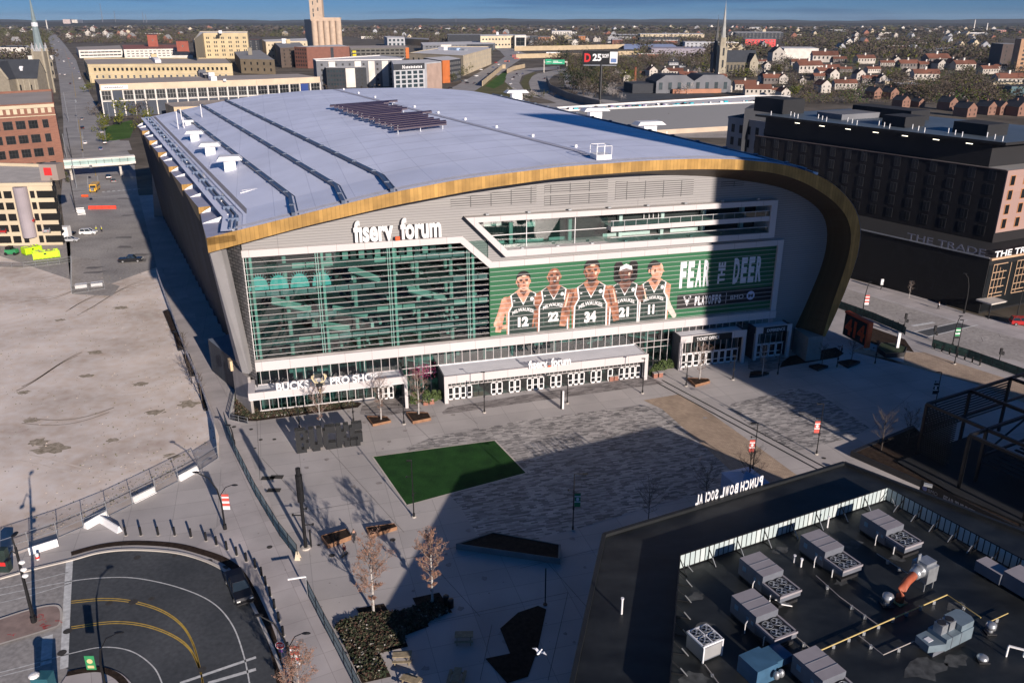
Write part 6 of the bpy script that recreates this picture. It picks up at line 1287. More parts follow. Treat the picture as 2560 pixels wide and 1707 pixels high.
# ---------------------------------------------------------------- orange sculpture by the street
oa, ob = G(2105,842), G(2152,868); dv = ob-oa; t = thing('orange_sculpture', 'big orange and black block sculpture of numerals by the side street', 'sculpture', oa, math.atan2(dv.y,dv.x)); L_ = max(7.0, dv.length); hh_ = 5.2
b = MB(); b.box(0,L_,0,.7,.6,hh_,0); b.build('block', blackm, t)
b = MB(); b.box(-.1,L_+.1,-.15,.85,hh_,hh_+.35); b.box(L_,L_+.45,-.15,.85,.2,hh_+.35); text(b,'414',(.5,-.06,1.1),(1,0,0),(0,0,1),L_-1.0,3.4,0,.05); b.build('orange_face', orange, t)
b = MB(); b.box(L_-.05,L_+.5,-.2,.9,0,.35); b.build('foot', lgreyc, t)
t = thing('monolith_sign', 'tall white and blue pylon rising from the dark hedge planter', 'sign', G(2241,878)); h = HT(2241,878,832); b = MB(); b.box(-.25,.25,-.25,.25,0,h,0); b.box(-.26,-.2,-.2,.2,.4,h*.8,1); b.build('panel', [whitep, M('deep_blue', (.03,.05,.2), .5)], t)
# green-screened fences and bollards along the side street
gsc = M('green_fence_screen', (.02,.05,.04), .7, col2=(.05,.11,.09), sc_=1.5)
fence([(2095,770),(2180,800),(2255,832),(2262,838)], 'green-screened fence beside the orange sculpture', 1.7, meshd, 2.6, 'screened_fence', gsc)
fence([(2330,868),(2420,895),(2540,938),(2640,975)], 'green-screened fence along the far side of the sunlit path', 1.7, meshd, 2.6, 'screened_fence', gsc)
bb = None
for i in range(19):
    u = 2112+i*13.2 if i < 12 else 2335+(i-12)*19; v = 770+(u-2112)*.372 if i < 12 else 872+(u-2335)*.36
    if bb is None: bb = dup(bo, G(u,v), 0, 'black bollard standing along the kerb of the side street', 'black bollards along the side street')
    else: dup(bb, G(u,v), 0, 'black bollard standing along the kerb of the side street', 'black bollards along the side street')
def signal(u, v, vt, label, g='traffic signals by the side street'):
    t = thing('traffic_signal', label, 'traffic light', G(u,v), 0, g); h = HT(u,v,vt); b = MB(); b.cyl(0,0,0,h,.09,6); b.build('pole', blackm, t); b = MB(); b.box(-.2,.2,-.2,.2,h-1.1,h+.1); b.box(.3,.65,-.15,.2,h*.55,h*.55+.6); b.build('signal_head', blackm, t)
signal(2258,832,785,'traffic signal at the near corner of the crossing'); signal(2330,865,815,'traffic signal beside the green fence at the crossing'); signal(2497,905,872,'traffic signal beyond the green fence at the far right')
street_light(2410,783,684,'tall street light in front of the dark hotel',-1.5); street_light(2155,790,705,'tall street light with a red pennant behind the orange sculpture',.6,False,rw); street_light(2380,868,790,'street light with a green pennant at the crossing',.5,False,grn); street_light(2540,800,690,'street light beside the red car at the hotel corner',.4)
t = thing('pavement_post', 'small white-topped post on the pavement against the dark hotel', 'post', G(2202,724)); b = MB(); b.cyl(0,0,0,1.2,.1,6); b.build('post', blackm, t); b = MB(); b.box(-.3,.3,-.2,.2,1.2,2.6); b.build('sign_box', whitep, t)
put_tree(G(2272,745), HT(2272,745,702), 1.0, 91, 'small bare tree on the pavement against the dark hotel', 0)
# ---------------------------------------------------------------- buildings of the city
def mcol(n, c, **k): return M(n, c, k.pop('rough', .85), k.pop('var', .12), k.pop('sc', .15), **k)
brickr = brickmat('red_brown_brick', (.20,.085,.055), (.25,.11,.07), (.22,.13,.10), 1.2, .35, .03, axis='xz', big=.15)
cream = mcol('cream_brick', (.52,.42,.25), sc=.08); creamd = mcol('pale_stone', (.56,.47,.33), sc=.08); dgrey = mcol('charcoal_cladding', (.035,.038,.045)); mgrey = mcol('mid_grey_cladding', (.15,.155,.17)); lgrey = mcol('light_grey_cladding', (.42,.43,.45)); offw = mcol('off_white_render', (.66,.62,.56)); brownp = mcol('brown_panel', (.20,.085,.06), sc=.3); orangeb = mcol('orange_cladding', (.50,.14,.035)); bluep = mcol('blue_panel', (.02,.05,.20)); tanr = mcol('tan_roof', (.42,.36,.31), sc=.05); greyr = mcol('grey_roof', (.30,.29,.28), sc=.05); whr = mcol('white_roof', (.68,.66,.64), sc=.05); dkr = mcol('dark_slate_roof', (.035,.04,.05), sc=.3); redr = mcol('terracotta_roof', (.17,.068,.042), sc=.05, var=.3); stone = mcol('grey_stone', (.24,.21,.16), sc=.5); copper = mcol('verdigris_copper', (.18,.23,.24), sc=.3)
WM = {}
def winmesh(parent, w, h, kind, loc, rz, name='window'):
    k = (round(w,2), round(h,2), kind)
    if k in WM: return dupmesh(WM[k], parent, loc, rz)
    b = MB(); fw_ = min(.16, w*.09); b.box(-w/2,w/2,-.05,.02,0,h,0); b.quad((-w/2+fw_,-.07,fw_),(w/2-fw_,-.07,fw_),(w/2-fw_,-.07,h-fw_),(-w/2+fw_,-.07,h-fw_),1)
    nx = 1 if w < 1.6 else (3 if kind in ('grid','gridd') else 2)
    for i in range(1, nx): x = -w/2+w*i/nx; b.box(x-.05,x+.05,-.09,-.07,fw_,h-fw_,0)
    if kind in ('grid','gridd') or h > 2.4: b.box(-w/2,w/2,-.09,-.07,h*.5-.05,h*.5+.05,0)
    ms = {'grid':[winl,winm],'gridd':[darkm,winm],'dark':[darkm,winm],'light':[winl,winm],'blue':[darkm,winb],'open':[M('garage_void', (.006,.006,.006), .95),M('garage_void', (0,0,0))]}[kind]
    o = b.build(name, ms, parent, loc); o.rotation_euler = (0,0,rz); WM[k] = o; return o
class Bld:
    def __init__(s, name, label, cat, top, h=None, base=None, wall=None, roof=None, group=None, floor=0., par=.0, pm=None, foot=None):
        """top: roof corners in the photograph; base: pixel where the first corner meets the ground, or h given"""
        if foot: h = HT(foot[0][0], foot[0][1], top)
        elif h is None:
            b = G(*base); lo, hi = 0., 300.
            for _ in range(50):
                m = (lo+hi)/2
                if PX((b.x,b.y,m))[1] > top[0][1]: lo = m
                else: hi = m
            h = m
        s.h = h; P = [G(u,v,h) for u,v in top] if not foot else [Vector((*G(*q)[:2],h)) for q in foot]; s.o = Vector((P[0].x,P[0].y,0)); s.t = thing(name, label, cat, s.o, 0, group); s.p = [(q.x-s.o.x,q.y-s.o.y) for q in P]
        w = MB(); w.prism(s.p, floor, h-.03); w.build('wall', wall, s.t); r_ = MB(); r_.prism(s.p, h-.03, h); r_.build('roof', roof or greyr, s.t)
        if par: s.parapet(par, pm or wall)
    def parapet(s, ph, m):
        b = MB(); n = len(s.p)
        for i in range(n): b.bar((*s.p[i],s.h+ph/2-.05),(*s.p[(i+1)%n],s.h+ph/2-.05),.5,ph)
        b.build('parapet', m, s.t)
    def wins(s, i, j, cols, rows, w, h, kind='light', z0=1.5, z1=None, m0=.03, m1=.97):
        A = Vector((*s.p[i],0)); B = Vector((*s.p[j],0)); d = B-A; rz = math.atan2(d.y,d.x); z1 = z1 if z1 is not None else s.h-1.2; nn = Vector((d.y,-d.x,0)).normalized()
        for r_ in range(rows):
            z = z0+(z1-z0)*(r_+.5)/rows-h/2
            for c in range(cols):
                f = m0+(m1-m0)*(c+.5)/cols; q = A+d*f; winmesh(s.t, w, h, kind, (q.x,q.y,z), rz)
    def face(s, i, j):
        A = Vector((*s.p[i],0)); B = Vector((*s.p[j],0)); return A, B-A, (B-A).length, math.atan2((B-A).y,(B-A).x)
    def band(s, i, j, z0, z1, m, f0=0., f1=1., d=.15, name='band'):
        A, D, L_, rz = s.face(i,j); b = MB(); b.box(L_*f0,L_*f1,-d,.02,z0,z1); o = b.build(name, m, s.t, A); o.rotation_euler = (0,0,rz); return o
    def plant(s, f, w, d, h, m, name='roof_plant', z=None):
        cx_ = sum(p[0] for p in s.p)/len(s.p); cy_ = sum(p[1] for p in s.p)/len(s.p); A, D, L_, rz = s.face(0,1)
        q = Vector((cx_,cy_,0))+D.normalized()*f[0]+Vector((-D.y,D.x,0)).normalized()*f[1]; b = MB(); b.box(-w/2,w/2,-d/2,d/2,0,h); o = b.build(name, m, s.t, (q.x,q.y,s.h)); o.rotation_euler = (0,0,rz)
# brick office at the left
b = Bld('brick_office','red-brown brick warehouse office with big gridded windows at the left edge','building',[(134,262),(130,228),(-260,250),(-280,285)],base=(165,425),wall=brickr,roof=tanr,par=1.0)
A, D, L_, rz = b.face(3,0)
def fpos(B_, v, u, A, D): w = G(u,v,B_.h)-B_.o; w.z = 0; return (w-A).dot(D.normalized())
for c, (ua, ub) in enumerate(((104,122),(62,90),(25,53),(-12,16),(-50,-22),(-88,-60),(-126,-98))):
    xa, xb = fpos(b,266,ua,A,D), fpos(b,266,ub,A,D); q = A+D.normalized()*(xa+xb)/2
    for r_ in range(4): winmesh(b.t, xb-xa, b.h*.125, 'gridd', (q.x,q.y,b.h*(.79-.212*r_)-b.h*.125), rz)
b.band(3,0,b.h-4.2,b.h-3.9,creamd); b.band(3,0,b.h-.9,b.h+.4,creamd,0,1,.3)
A, D, L_, rz = b.face(3,0)
for c in range(14): f = 1-(c+.4)*.045; b.band(3,0,b.h-3.0,b.h-1.0,creamd,f-.028,f-.004,.2,'relief_panel')
b.plant((-8,4),10,6,2.2,tanr); b.plant((6,-2),5,3,1.6,whmem); b.plant((-16,0),4,3,2.5,steel); b.plant((2,6),12,3,2.0,brickr)
# garage
g_ = Bld('parking_garage','pale concrete parking garage with a round shaft on its front','parking garage',[(128.6,464),(130,418),(-330,405),(-360,470)],base=(157,612),wall=creamd,roof=lgreyc,par=.9)
A, D, L_, rz = g_.face(3,0)
for c, (ua, ub) in enumerate(((79,125),(62.5,73.5),(24.5,37),(-2,17.7),(-52,-8),(-110,-66),(-170,-120))):
    xa, xb = fpos(g_,468,ua,A,D), fpos(g_,468,ub,A,D); q = A+D.normalized()*(xa+xb)/2
    for r_ in range(5): winmesh(g_.t, xb-xa, g_.h*.118, 'open', (q.x,q.y,g_.h*(.915-.188*r_)-g_.h*.118), rz, 'deck_opening')
A2, D2, L2, rz2 = g_.face(0,1)
for r_ in range(5):
    for c in range(6): q = A2+D2*(.08+.155*c); winmesh(g_.t, L2*.09, 1.9, 'open', (q.x,q.y,g_.h*(.94-.178*r_)-3.0), rz2, 'deck_opening')
xs_ = (fpos(g_,468,26,A,D)+fpos(g_,468,61,A,D))/2; q = A+D.normalized()*xs_; rs_ = (fpos(g_,468,61,A,D)-fpos(g_,468,26,A,D))/2*.95; sh = MB(); sh.cyl(0,-rs_*.3,2.6,g_.h-.2,rs_,20); sh.build('round_shaft', mcol('shaft_mauve_grey', (.33,.29,.31)), g_.t, (q.x,q.y,0))
b = MB(); b.box(-3,2,0,4,0,4.5); o = b.build('stair_head', mcol('taupe_block', (.30,.25,.22)), g_.t, (-4.,8.,g_.h)); b = MB(); b.box(-1.8,.4,-.06,0,1.4,3.6); o2 = b.build('red_panel', redp, o)
for k, (f, rr) in enumerate(((.86,2),(.70,3),(.93,3),(.52,2))):
    q = A+D*f; wq = g_.o+q+Vector((0,1.2,0)); tcar = car('parked_car','%s parked on a deck of the concrete garage' % ('red car','dark red car','silver car','grey car')[k].replace('car','car'),'car',(wq.x,wq.y,g_.h*(.94-.178*rr)-3.3),rz+1.57,('red','red','silver','grey')[k],'sedan')
# skywalk
p0 = G(158,402,8.0); p1 = G(337,390,8.0); dv = p1-p0; t = thing('skywalk', 'enclosed white and teal footbridge crossing the left street', 'footbridge', (p0.x,p0.y,0), math.atan2(dv.y,dv.x)); L_ = dv.length
b = MB(); b.box(0,L_,0,4,4.8,5.9,0); b.box(0,L_,0,4,7.5,8.1,0); b.box(0,L_,.2,4,4.4,4.8,2); b.box(0,L_,3.8,4,5.9,7.5,1); b.build('deck', [offw, tealmid, darkm], t); b = MB(); b.quad((0,.05,5.9),(L_,.05,5.9),(L_,.05,7.5),(0,.05,7.5)); b.build('glazing', tealin, t)
b = MB(); [b.box(L_*i/9-.08,L_*i/9+.08,-.02,.1,5.9,7.5) for i in range(10)]; b.box(0,L_,-.02,.08,6.8,6.88); b.build('mullions', darkm, t); b = MB(); b.cyl(2,2,0,4.5,.5,8); b.cyl(L_-6,2,0,4.5,.5,8); b.build('column', lgreyc, t)
# long glass-fronted low building
m_ = Bld('newspaper_building','long low grey building with a tan roof and a ribbon of gridded glass','building',[(248,213),(236,199),(480,192),(745,185),(799,194),(640,201)],base=(263,292),wall=mcol('slate_panel', (.055,.065,.085), sc=.1),roof=tanr)
def ribbon(i, j, n, skip, zt_, hh):
    A, D, L_, rz = m_.face(i,j)
    for c in range(n):
        q = A+D*((c+.5)/n)
        if c in skip: continue
        winmesh(m_.t, L_/n*.86, hh, 'grid', (q.x,q.y,zt_-hh), rz)
    b = MB()
    for c in range(n+1): b.box(L_*c/n-.35,L_*c/n+.35,-.4,.1,0,zt_+.5)
    b.box(0,L_,-.35,.1,zt_-hh-.9,zt_-hh-.3); o = b.build('piers', offw, m_.t, A); o.rotation_euler = (0,0,rz)
A, D, L_, rz = m_.face(0,5); H5 = m_.h
m_.band(0,5,H5-3.6,H5+.5,mcol('peach_fascia', (.60,.47,.34)),0,1,.5); m_.band(5,4,H5-3.6,H5+.5,mcol('peach_fascia', (.6,.47,.34)),0,1,.5)
ribbon(0,5,15,(1,),H5-3.8,H5*.30); ribbon(5,4,6,(4,),H5-3.8,H5*.30); m_.band(5,4,H5*.15,H5-3.9,bluep,.68,.80,.3,'blue_panel')
b = MB(); b.box(1,17,-.62,-.52,H5-3.0,H5-.6,0); [b.box(2.4+i*.62,2.4+i*.62+(.30,.42,.36,.46)[i%4],-.66,-.62,H5-2.3,H5-2.3+(.8,1.1,.75,1.2,.8)[i%5],1) for i in range(19)]; o = b.build('name_board', [whitep, darkm], m_.t, A); o.rotation_euler = (0,0,rz)
for f, w_, d_, h_, mm in (((-25,4),7,4,3,whmem),((-5,2),5,4,4.5,whmem),((6,3),9,5,2.2,dgrey),((20,2),16,6,3,greyr),((34,3),8,5,3.5,mgrey),((-34,-2),3,2,1.6,steel),((44,1),6,5,4,mgrey)): m_.plant(f,w_,d_,h_,mm)
# pale block between glass building and arena, with roof
Bld('low_peach_building','low peach-walled building tucked behind the arena roof','building',[(434,268),(412,258),(500,252),(640,247),(640,262),(500,266)],h=9,wall=mcol('peach_wall', (.58,.44,.28)),roof=tanr)
# long yellow brick factory
f_ = Bld('brick_factory','very long pale yellow brick factory with rows of arched windows','factory',[(219,163),(209,149),(300,147),(566,147),(580,161)],base=(227,208),wall=cream,roof=tanr,par=.8)
f_.wins(0,4,30,1,2.2,3.0,'dark',z0=f_.h*.55,z1=f_.h*.95); f_.wins(0,4,22,1,2.2,3.0,'light',z0=f_.h*.18,z1=f_.h*.5); f_.wins(1,0,14,2,1.8,2.6,'dark'); f_.band(0,4,f_.h-1.6,f_.h-.9,creamd,0,1,.5); f_.band(0,4,f_.h*.5,f_.h*.53,creamd,0,1,.4)
f_.plant((-40,-4),18,6,3,whmem); f_.plant((-10,-6),22,6,3,whmem); f_.plant((15,-7),20,6,3,whmem); f_.plant((38,-8),7,6,6,cream); f_.plant((62,-8),9,6,2.5,whmem)
b2_ = Bld('white_loading_block','long white-windowed block behind the yellow factory','building',[(196,126),(190,118),(300,114),(305,124)],base=(200,146),wall=offw,roof=tanr); b2_.wins(0,3,10,2,6,2.2,'light')
b2_ = Bld('red_brick_works','red brick works with white window bands and two towers','building',[(309,124),(305,113),(470,112),(472,122)],base=(312,147),wall=offw,roof=mcol('red_tile', (.30,.10,.07))); b2_.wins(0,3,14,3,4.5,1.8,'grid')
for (u0,u1,vt,vb,lab) in ((367,392,88,118,'taller red brick tower of the old works'),(440,470,104,128,'lower red brick tower right of the taller one')):
    q = Bld('brick_tower',lab,'tower',[(u0,vt),(u0,vt-3),(u1,vt-3),(u1,vt)],base=(u0+1,vb+20),wall=mcol('works_red_brick', (.32,.09,.06)),roof=redr,group='red brick towers'); q.wins(0,3,1,2,2.2,2.6,'light')
q = Bld('white_gabled_block','white block with a dark hipped roof beside the old works','building',[(428,139),(440,128),(470,128),(482,139)],base=(430,160),wall=offw,roof=dkr); q.wins(0,3,5,1,1.8,2.2,'dark')
# cream hotel-like loft building
q = Bld('cream_loft_building','cream loft building with five rows of paired windows','building',[(508,84),(486,100),(500,80),(620,80),(618,83.5)],base=(516,148),wall=cream,roof=whr,par=.8,pm=creamd)
A, D, L_, rz = q.face(0,4)
for r_ in range(5):
    for c in range(6):
        for e in (-1.1,1.1): w = A+D*((c+.5)/6)+D.normalized()*e*(1.4 if r_ else 1.2); winmesh(q.t, 1.7, 3.4, 'dark', (w.x,w.y,q.h*(.86-.165*r_)-3.4), rz)
q.plant((-12,0),6,5,4,whmem); q.plant((4,0),5,5,4.5,whmem)
Bld('loft_shaded_side','shaded left side of the cream loft building, drawn as a black block','building',[(482,105),(483,100),(507,98),(507,106)],base=(483,150),wall=dgrey,roof=dkr)  # stands for the loft's dark left side, shade put into charcoal walls
# grain elevator
q = Bld('grain_elevator','tall concrete grain elevator with a tower rising out of the picture','grain elevator',49,foot=[(783,126),(766,119),(848,119),(857,126)],wall=mcol('silo_concrete', (.50,.38,.28)),roof=tanr)
A, D, L_, rz = q.face(0,3); b = MB()
for i in range(5): b.cyl(L_*(i+.5)/5,1.2,0,q.h-3,L_/10,14)
o = b.build('silo', mcol('silo_concrete', (.5,.38,.28)), q.t, A); o.rotation_euler = (0,0,rz)
b = MB(); b.box(-1,L_*.40,1,18,q.h-2,q.h+48); b.box(L_*.40,L_*.98,3,14,q.h,q.h+3.5); o = b.build('head_house', mcol('silo_concrete', (.5,.38,.28)), q.t, A); o.rotation_euler = (0,0,rz)
for i, j in ((.1,8),(.1,22),(.26,10),(.26,26),(.1,-1)): w = A+D*i+Vector((0,.9,0)); winmesh(q.t, 2.6, 7, 'light', (w.x,w.y,q.h+j+6), rz)
# brown panel building and its dark neighbour
q = Bld('brown_panel_building','red-brown windowless building in front of the grain elevator','building',[(766,118),(735,117),(850,112),(873,116.5)],base=(770,172),wall=brownp,roof=whr); q.band(0,3,4,q.h-1,dgrey,.55,.62); q.wins(1,0,5,5,2.5,2.4,'dark')
q = Bld('dark_castle_block','dark old brick block with a battlement tower left of the brown building','building',[(700,120),(682,104),(742,100),(762,118)],base=(704,170),wall=mcol('dark_old_brick', (.10,.075,.06)),roof=greyr); q.wins(0,3,4,5,1.6,2.2,'dark'); q.plant((0,0),6,6,6,cream); q.plant((10,6),18,7,7,whmem)
q = Bld('brewery_house','grey stone brewery house with dark openings and a small tower','building',[(600,148),(585,130),(650,126),(686,150)],base=(604,184),wall=mcol('dim_stone', (.19,.15,.10)),roof=greyr); q.wins(0,3,5,2,2.2,3.2,'dark'); q.plant((-6,2),5,5,9,stone)
q = Bld('cream_brewery_wing','cream wing with rows of windows behind the stone house','building',[(664,105),(655,100),(765,96),(768,103)],base=(666,150),wall=creamd,roof=whr); q.wins(0,3,12,3,1.8,2.6,'dark')
q = Bld('dark_garage_block','dark parking structure with open decks and yellow panels','parking garage',[(876,122),(870,115),(1010,114),(1022,119.5)],base=(880,150),wall=mcol('garage_dark', (.12,.115,.10)),roof=tanr)
for r_ in range(3):
    A, D, L_, rz = q.face(0,3)
    for c in range(12): w = A+D*((c+.5)/12); winmesh(q.t, L_/12*.72, 2.2, 'open', (w.x,w.y,q.h*(.86-.3*r_)-2.4), rz, 'deck_opening')
for r_ in range(2): q.band(0,3,q.h*(.62-.3*r_),q.h*(.62-.3*r_)+3,mcol('yellow_panel', (.60,.48,.02)),.03,.09,.3,'yellow_panel')
q.band(0,3,0,q.h,orangeb,.94,1.,.3,'orange_end')
# apartment rows
q = Bld('apartment_row','long row of grey and white apartments under a thin white roof','apartment building',[(790,153),(782,150),(950,140),(1010,146),(1004,150)],base=(800,226),wall=mgrey,roof=whr,par=.8,pm=whr)
for f in (.14,.44,.60,.76,.90): q.band(0,4,2,q.h-.8,offw,f,f+.075,.5,'white_bay')
q.wins(0,4,12,5,1.8,2.0,'dark',m0=.02,m1=.99)
q = Bld('apartment_block','charcoal and white apartment block just behind the arena roof','apartment building',[(862,170),(815,170),(800,160),(905,156),(915,169)],base=(864,228),wall=dgrey,roof=whr)
q.band(0,4,3,q.h-.5,offw,.02,.46,.4,'white_bay'); q.wins(0,4,4,4,1.6,2.0,'dark',z0=4,m0=.03,m1=.9); q.wins(1,0,6,4,1.8,2.0,'blue',z0=4); t = thing('sign_board','small turquoise sign board at the foot of the apartment block','sign',G(859,226)); b = MB(); b.box(-5,5,-.3,.3,0,11); b.build('board', teal, t)
q = Bld('corner_apartment_tower','light grey apartment tower with balconies and a wooden side','apartment building',[(1061,158),(983,161),(978,152),(1070,149),(1103,154)],base=(1066,232),wall=lgrey,roof=whr)
q.band(1,0,q.h-5,q.h,dgrey,0,1,.2); q.wins(1,0,5,5,4.2,2.6,'blue',z0=1,z1=q.h-5.5); q.band(0,4,0,q.h-1,mcol('timber_pink', (.42,.30,.24)),.12,1,.2); q.wins(0,4,10,5,1.3,2.4,'light',z0=1,m0=.14)
b = MB(); A, D, L_, rz = q.face(1,0); text(b,'N',(L_*.28,-.25,q.h-4.2),(1,0,0),(0,0,1),L_*.07,3.0,0,.03); [b.box(L_*(.38+.055*i),L_*(.38+.055*i)+L_*.032,-.28,-.22,q.h-4,q.h-2.3+.3*(i%2)) for i in range(10)]; o = b.build('name_letters', whitep, q.t, A); o.rotation_euler = (0,0,rz)
q = Bld('orange_corner_building','building with a rounded orange corner and dark glazed side','building',[(1122,151),(1104,152),(1060,145),(1120,141),(1152,147)],base=(1128,207),wall=dgrey,roof=whr); q.band(1,0,0,q.h,orangeb,0,1,1.2,'orange_corner'); q.wins(0,4,6,4,3.6,2.2,'grid')
q = Bld('stone_offices','pale yellow stone office block with white roof equipment','office building',[(1158,141),(1023,134),(1060,127),(1130,118),(1222,118),(1228,122)],base=(1163,190),wall=creamd,roof=whr,par=.8); q.wins(0,5,16,3,2.0,3.2,'light'); q.wins(1,0,9,2,3.2,2.6,'dark'); q.plant((0,6),26,6,3,mcol('pale_blue_plant', (.30,.40,.55))); q.plant((12,14),14,6,4,whmem); q.plant((-20,2),10,6,2,steel)
q = Bld('grey_mixed_block','low dark and grey office block behind the stone offices','office building',[(1057,113),(1052,107),(1190,104),(1238,108),(1232,111)],base=(1060,130),wall=mgrey,roof=whr); q.wins(0,4,18,2,4.5,2.2,'dark'); q.band(0,4,0,q.h,offw,.25,.4); q.band(0,4,0,q.h,dgrey,.62,1.,.1)
q = Bld('black_long_building','long black building on the skyline behind the offices','building',[(1119,88),(1118,85.5),(1200,85.5),(1201,88)],base=(1120,108),wall=dgrey,roof=greyr)
q = Bld('windowed_campus','pale campus building with two rows of windows','building',[(1201,91),(1200,87),(1286,86),(1287,90)],base=(1203,122),wall=creamd,roof=whr); q.wins(0,3,10,2,4.2,3.4,'blue'); q.plant((14,0),8,5,7,whmem)
q = Bld('white_tower_block','plain white block with a red awning right of the campus building','building',[(1287,89),(1284,87),(1315,87),(1315,89)],base=(1288,121),wall=offw,roof=whr); q.band(0,3,1,4,redp,.15,.85); q.wins(0,3,1,1,20,18,'light')
q = Bld('glass_penthouse','building with a pale blue glass top behind the dark garage','building',[(968,95),(960,91),(1008,92),(1012,95)],base=(970,118),wall=lgrey,roof=whr); q.wins(0,3,4,2,5,5,'blue')
q = Bld('tan_low_block','tan low block right of the glass-topped building','building',[(1015,97),(1012,94),(1072,96),(1072,100)],base=(1017,112),wall=mcol('tan_brick', (.45,.30,.16)),roof=greyr)
# dark hotel and its pale annex on the right
hb = G(2446,784); lw2 = Vector((-.548,.837,0)).normalized(); rw2 = Vector((.901,.433,0)).normalized()
ht = thing('dark_hotel', 'big dark hotel at the right with roof plant, shaded black side, sunlit pink front', 'hotel', (hb.x,hb.y,0), math.atan2(rw2.y,rw2.x)); ZP = 12.4
def HLp(u, v, z): w = G(u,v,z)-hb; return w
pink = brickmat('sunlit_pink_panel', (.36,.235,.20), (.33,.215,.185), (.34,.2,.16), 3.2, 3.4, .03, rot=math.atan2(rw2.y,rw2.x), axis='xz', big=.06, off=0); bksk = mcol('shaded_brick_panel', (.011,.009,.010), sc=.4)  # sunlight is put into the pink front, shade into the dark side
def q2(sx_, sl): v = rw2*sx_+lw2*sl; c, s = math.cos(-ht.rotation_euler[2]), math.sin(-ht.rotation_euler[2]); return (v.x*c-v.y*s, v.x*s+v.y*c)
b = MB(); b.prism([q2(0,0),q2(40,0),q2(40,78),q2(0,78)],0,ZP,0,1); b.build('podium', [mcol('podium_black', (.005,.005,.006)), mcol('podium_roof', (.008,.008,.010))], ht)
w0 = G(2480,608,ZP); vv = w0-hb; sx0 = vv.dot(rw2)-vv.dot(lw2)*rw2.dot(lw2); sl0 = vv.dot(lw2)
c_ = G(2480,608,ZP)
def toq(w): # solve for coordinates along the two wall directions
    v = w-hb; a = rw2.x; b_ = lw2.x; c = rw2.y; d = lw2.y; D_ = a*d-b_*c; return ((v.x*d-b_*v.y)/D_, (a*v.y-c*v.x)/D_)
k0 = toq(c_); lo, hi = 10., 60.
for _ in range(50):
    m = (lo+hi)/2
    if PX((c_.x,c_.y,m))[1] > 427: lo = m
    else: hi = m
ZM = m; ZT = ZM+6.0
b = MB(); b.prism([q2(*k0),q2(k0[0]+36,k0[1]),q2(k0[0]+36,k0[1]+72),q2(k0[0],k0[1]+72)],ZP+.02,ZM,0,1); b.build('main_block', [bksk, greyr], ht)
b = MB(); o1 = q2(*k0); b.box(o1[0]+.02,o1[0]+36,o1[1]-.25,o1[1],ZP+2.4,ZM); b.build('sunlit_front', pink, ht)
b = MB(); b.prism([q2(k0[0]+1.2,k0[1]+5),q2(k0[0]+36,k0[1]+5),q2(k0[0]+36,k0[1]+70),q2(k0[0]+1.2,k0[1]+70)],ZM,ZT-.6,0,1); b.prism([q2(k0[0]-.8,k0[1]+1),q2(k0[0]+36,k0[1]+1),q2(k0[0]+36,k0[1]+72),q2(k0[0]-.8,k0[1]+72)],ZT-.6,ZT,0,1); b.build('crown', [mcol('crown_black', (.012,.012,.014)), mcol('hotel_roof', (.10,.13,.16), sc=.1, rough=.5)], ht)
rzl = math.atan2(-(lw2.y),-(lw2.x))-ht.rotation_euler[2]
for r_ in range(5):
    for c in range(15):
        x, y = q2(k0[0]-.02,k0[1]+3+c*4.7); winmesh(ht, 1.7, 2.3, 'dark', (x,y,ZP+1.2+(ZM-ZP)*r_/5.2), rzl)
hf = mcol('copper_window_frame', (.50,.22,.08)); HW = MB(); HW.box(-.85,.85,-.08,.02,0,2.3,0); HW.quad((-.68,-.1,.1),(.68,-.1,.1),(.68,-.1,2.2),(-.68,-.1,2.2),1); HWo = None
for r_ in range(4):
    for c in range(5):
        loc = (o1[0]+2.2+c*4.6, o1[1]-.25, ZP+3.2+(ZM-ZP-3.4)*r_/4)
        if HWo is None: HWo = HW.build('window', [hf, winm], ht, loc)
        else: dupmesh(HWo, ht, loc)
b = MB(); x0, y0 = q2(0,0)
for x in (1.5,7.2,9.2,14,16,21): 
    b.box(x,x+.14,-.25,-.1,3.4,ZP-1.6)
for x, w_ in ((1.5,4.6),(9.2,4.9),(16,5)):
    for z in (3.4,4.2,5.6,7.4,9.0,ZP-1.6): b.box(x,x+w_,-.25,-.1,z,z+.14)
    for k in range(3): b.box(x+w_*(k+1)/4,x+w_*(k+1)/4+.12,-.25,-.1,3.4+k,ZP-1.6-.7*k)
b.box(0,24,-.5,.0,ZP-.35,ZP+.05); b.build('shopfront_grid', mcol('bronze_frame', (.55,.36,.22)), ht)
b = MB(); b.box(.3,22,-.08,-.02,.4,ZP-1.6,0); b.build('shopfront_glass', winm, ht)
b = MB(); b.box(-1.5,3.5,-3.5,.2,3.2,3.5,0); b.box(-1.4,-1.2,-3.4,-3.2,0,3.2,1); b.build('porch', [lgreyc, darkm], ht)
X2 = Vector((*q2(0,0),0)); dl = Vector((*q2(0,1),0)).normalized()
b = MB(); text(b,'THE TRADE',(dl.x*19.5,dl.y*19.5-.0,ZP+.25),(-dl.x,-dl.y,0),(0,0,1),18.3,1.45,0,.0,.04); b.build('roof_lettering', M('letter_dim_blue', (.16,.17,.22), .5, .05, 1.), ht)
b = MB(); text(b,'THE TRADE',(.8,-.3,ZP+.15),(1,0,0),(0,0,1),16,1.4,0,.02,.04); b.build('front_lettering', whitep, ht)
b = MB(); a_ = q2(0,.0); d_ = q2(0,78); b.bar((a_[0]-.1,a_[1],ZP+.1),(d_[0]-.1,d_[1],ZP+.1),.3,.25); b.build('ledge_line', steel, ht)
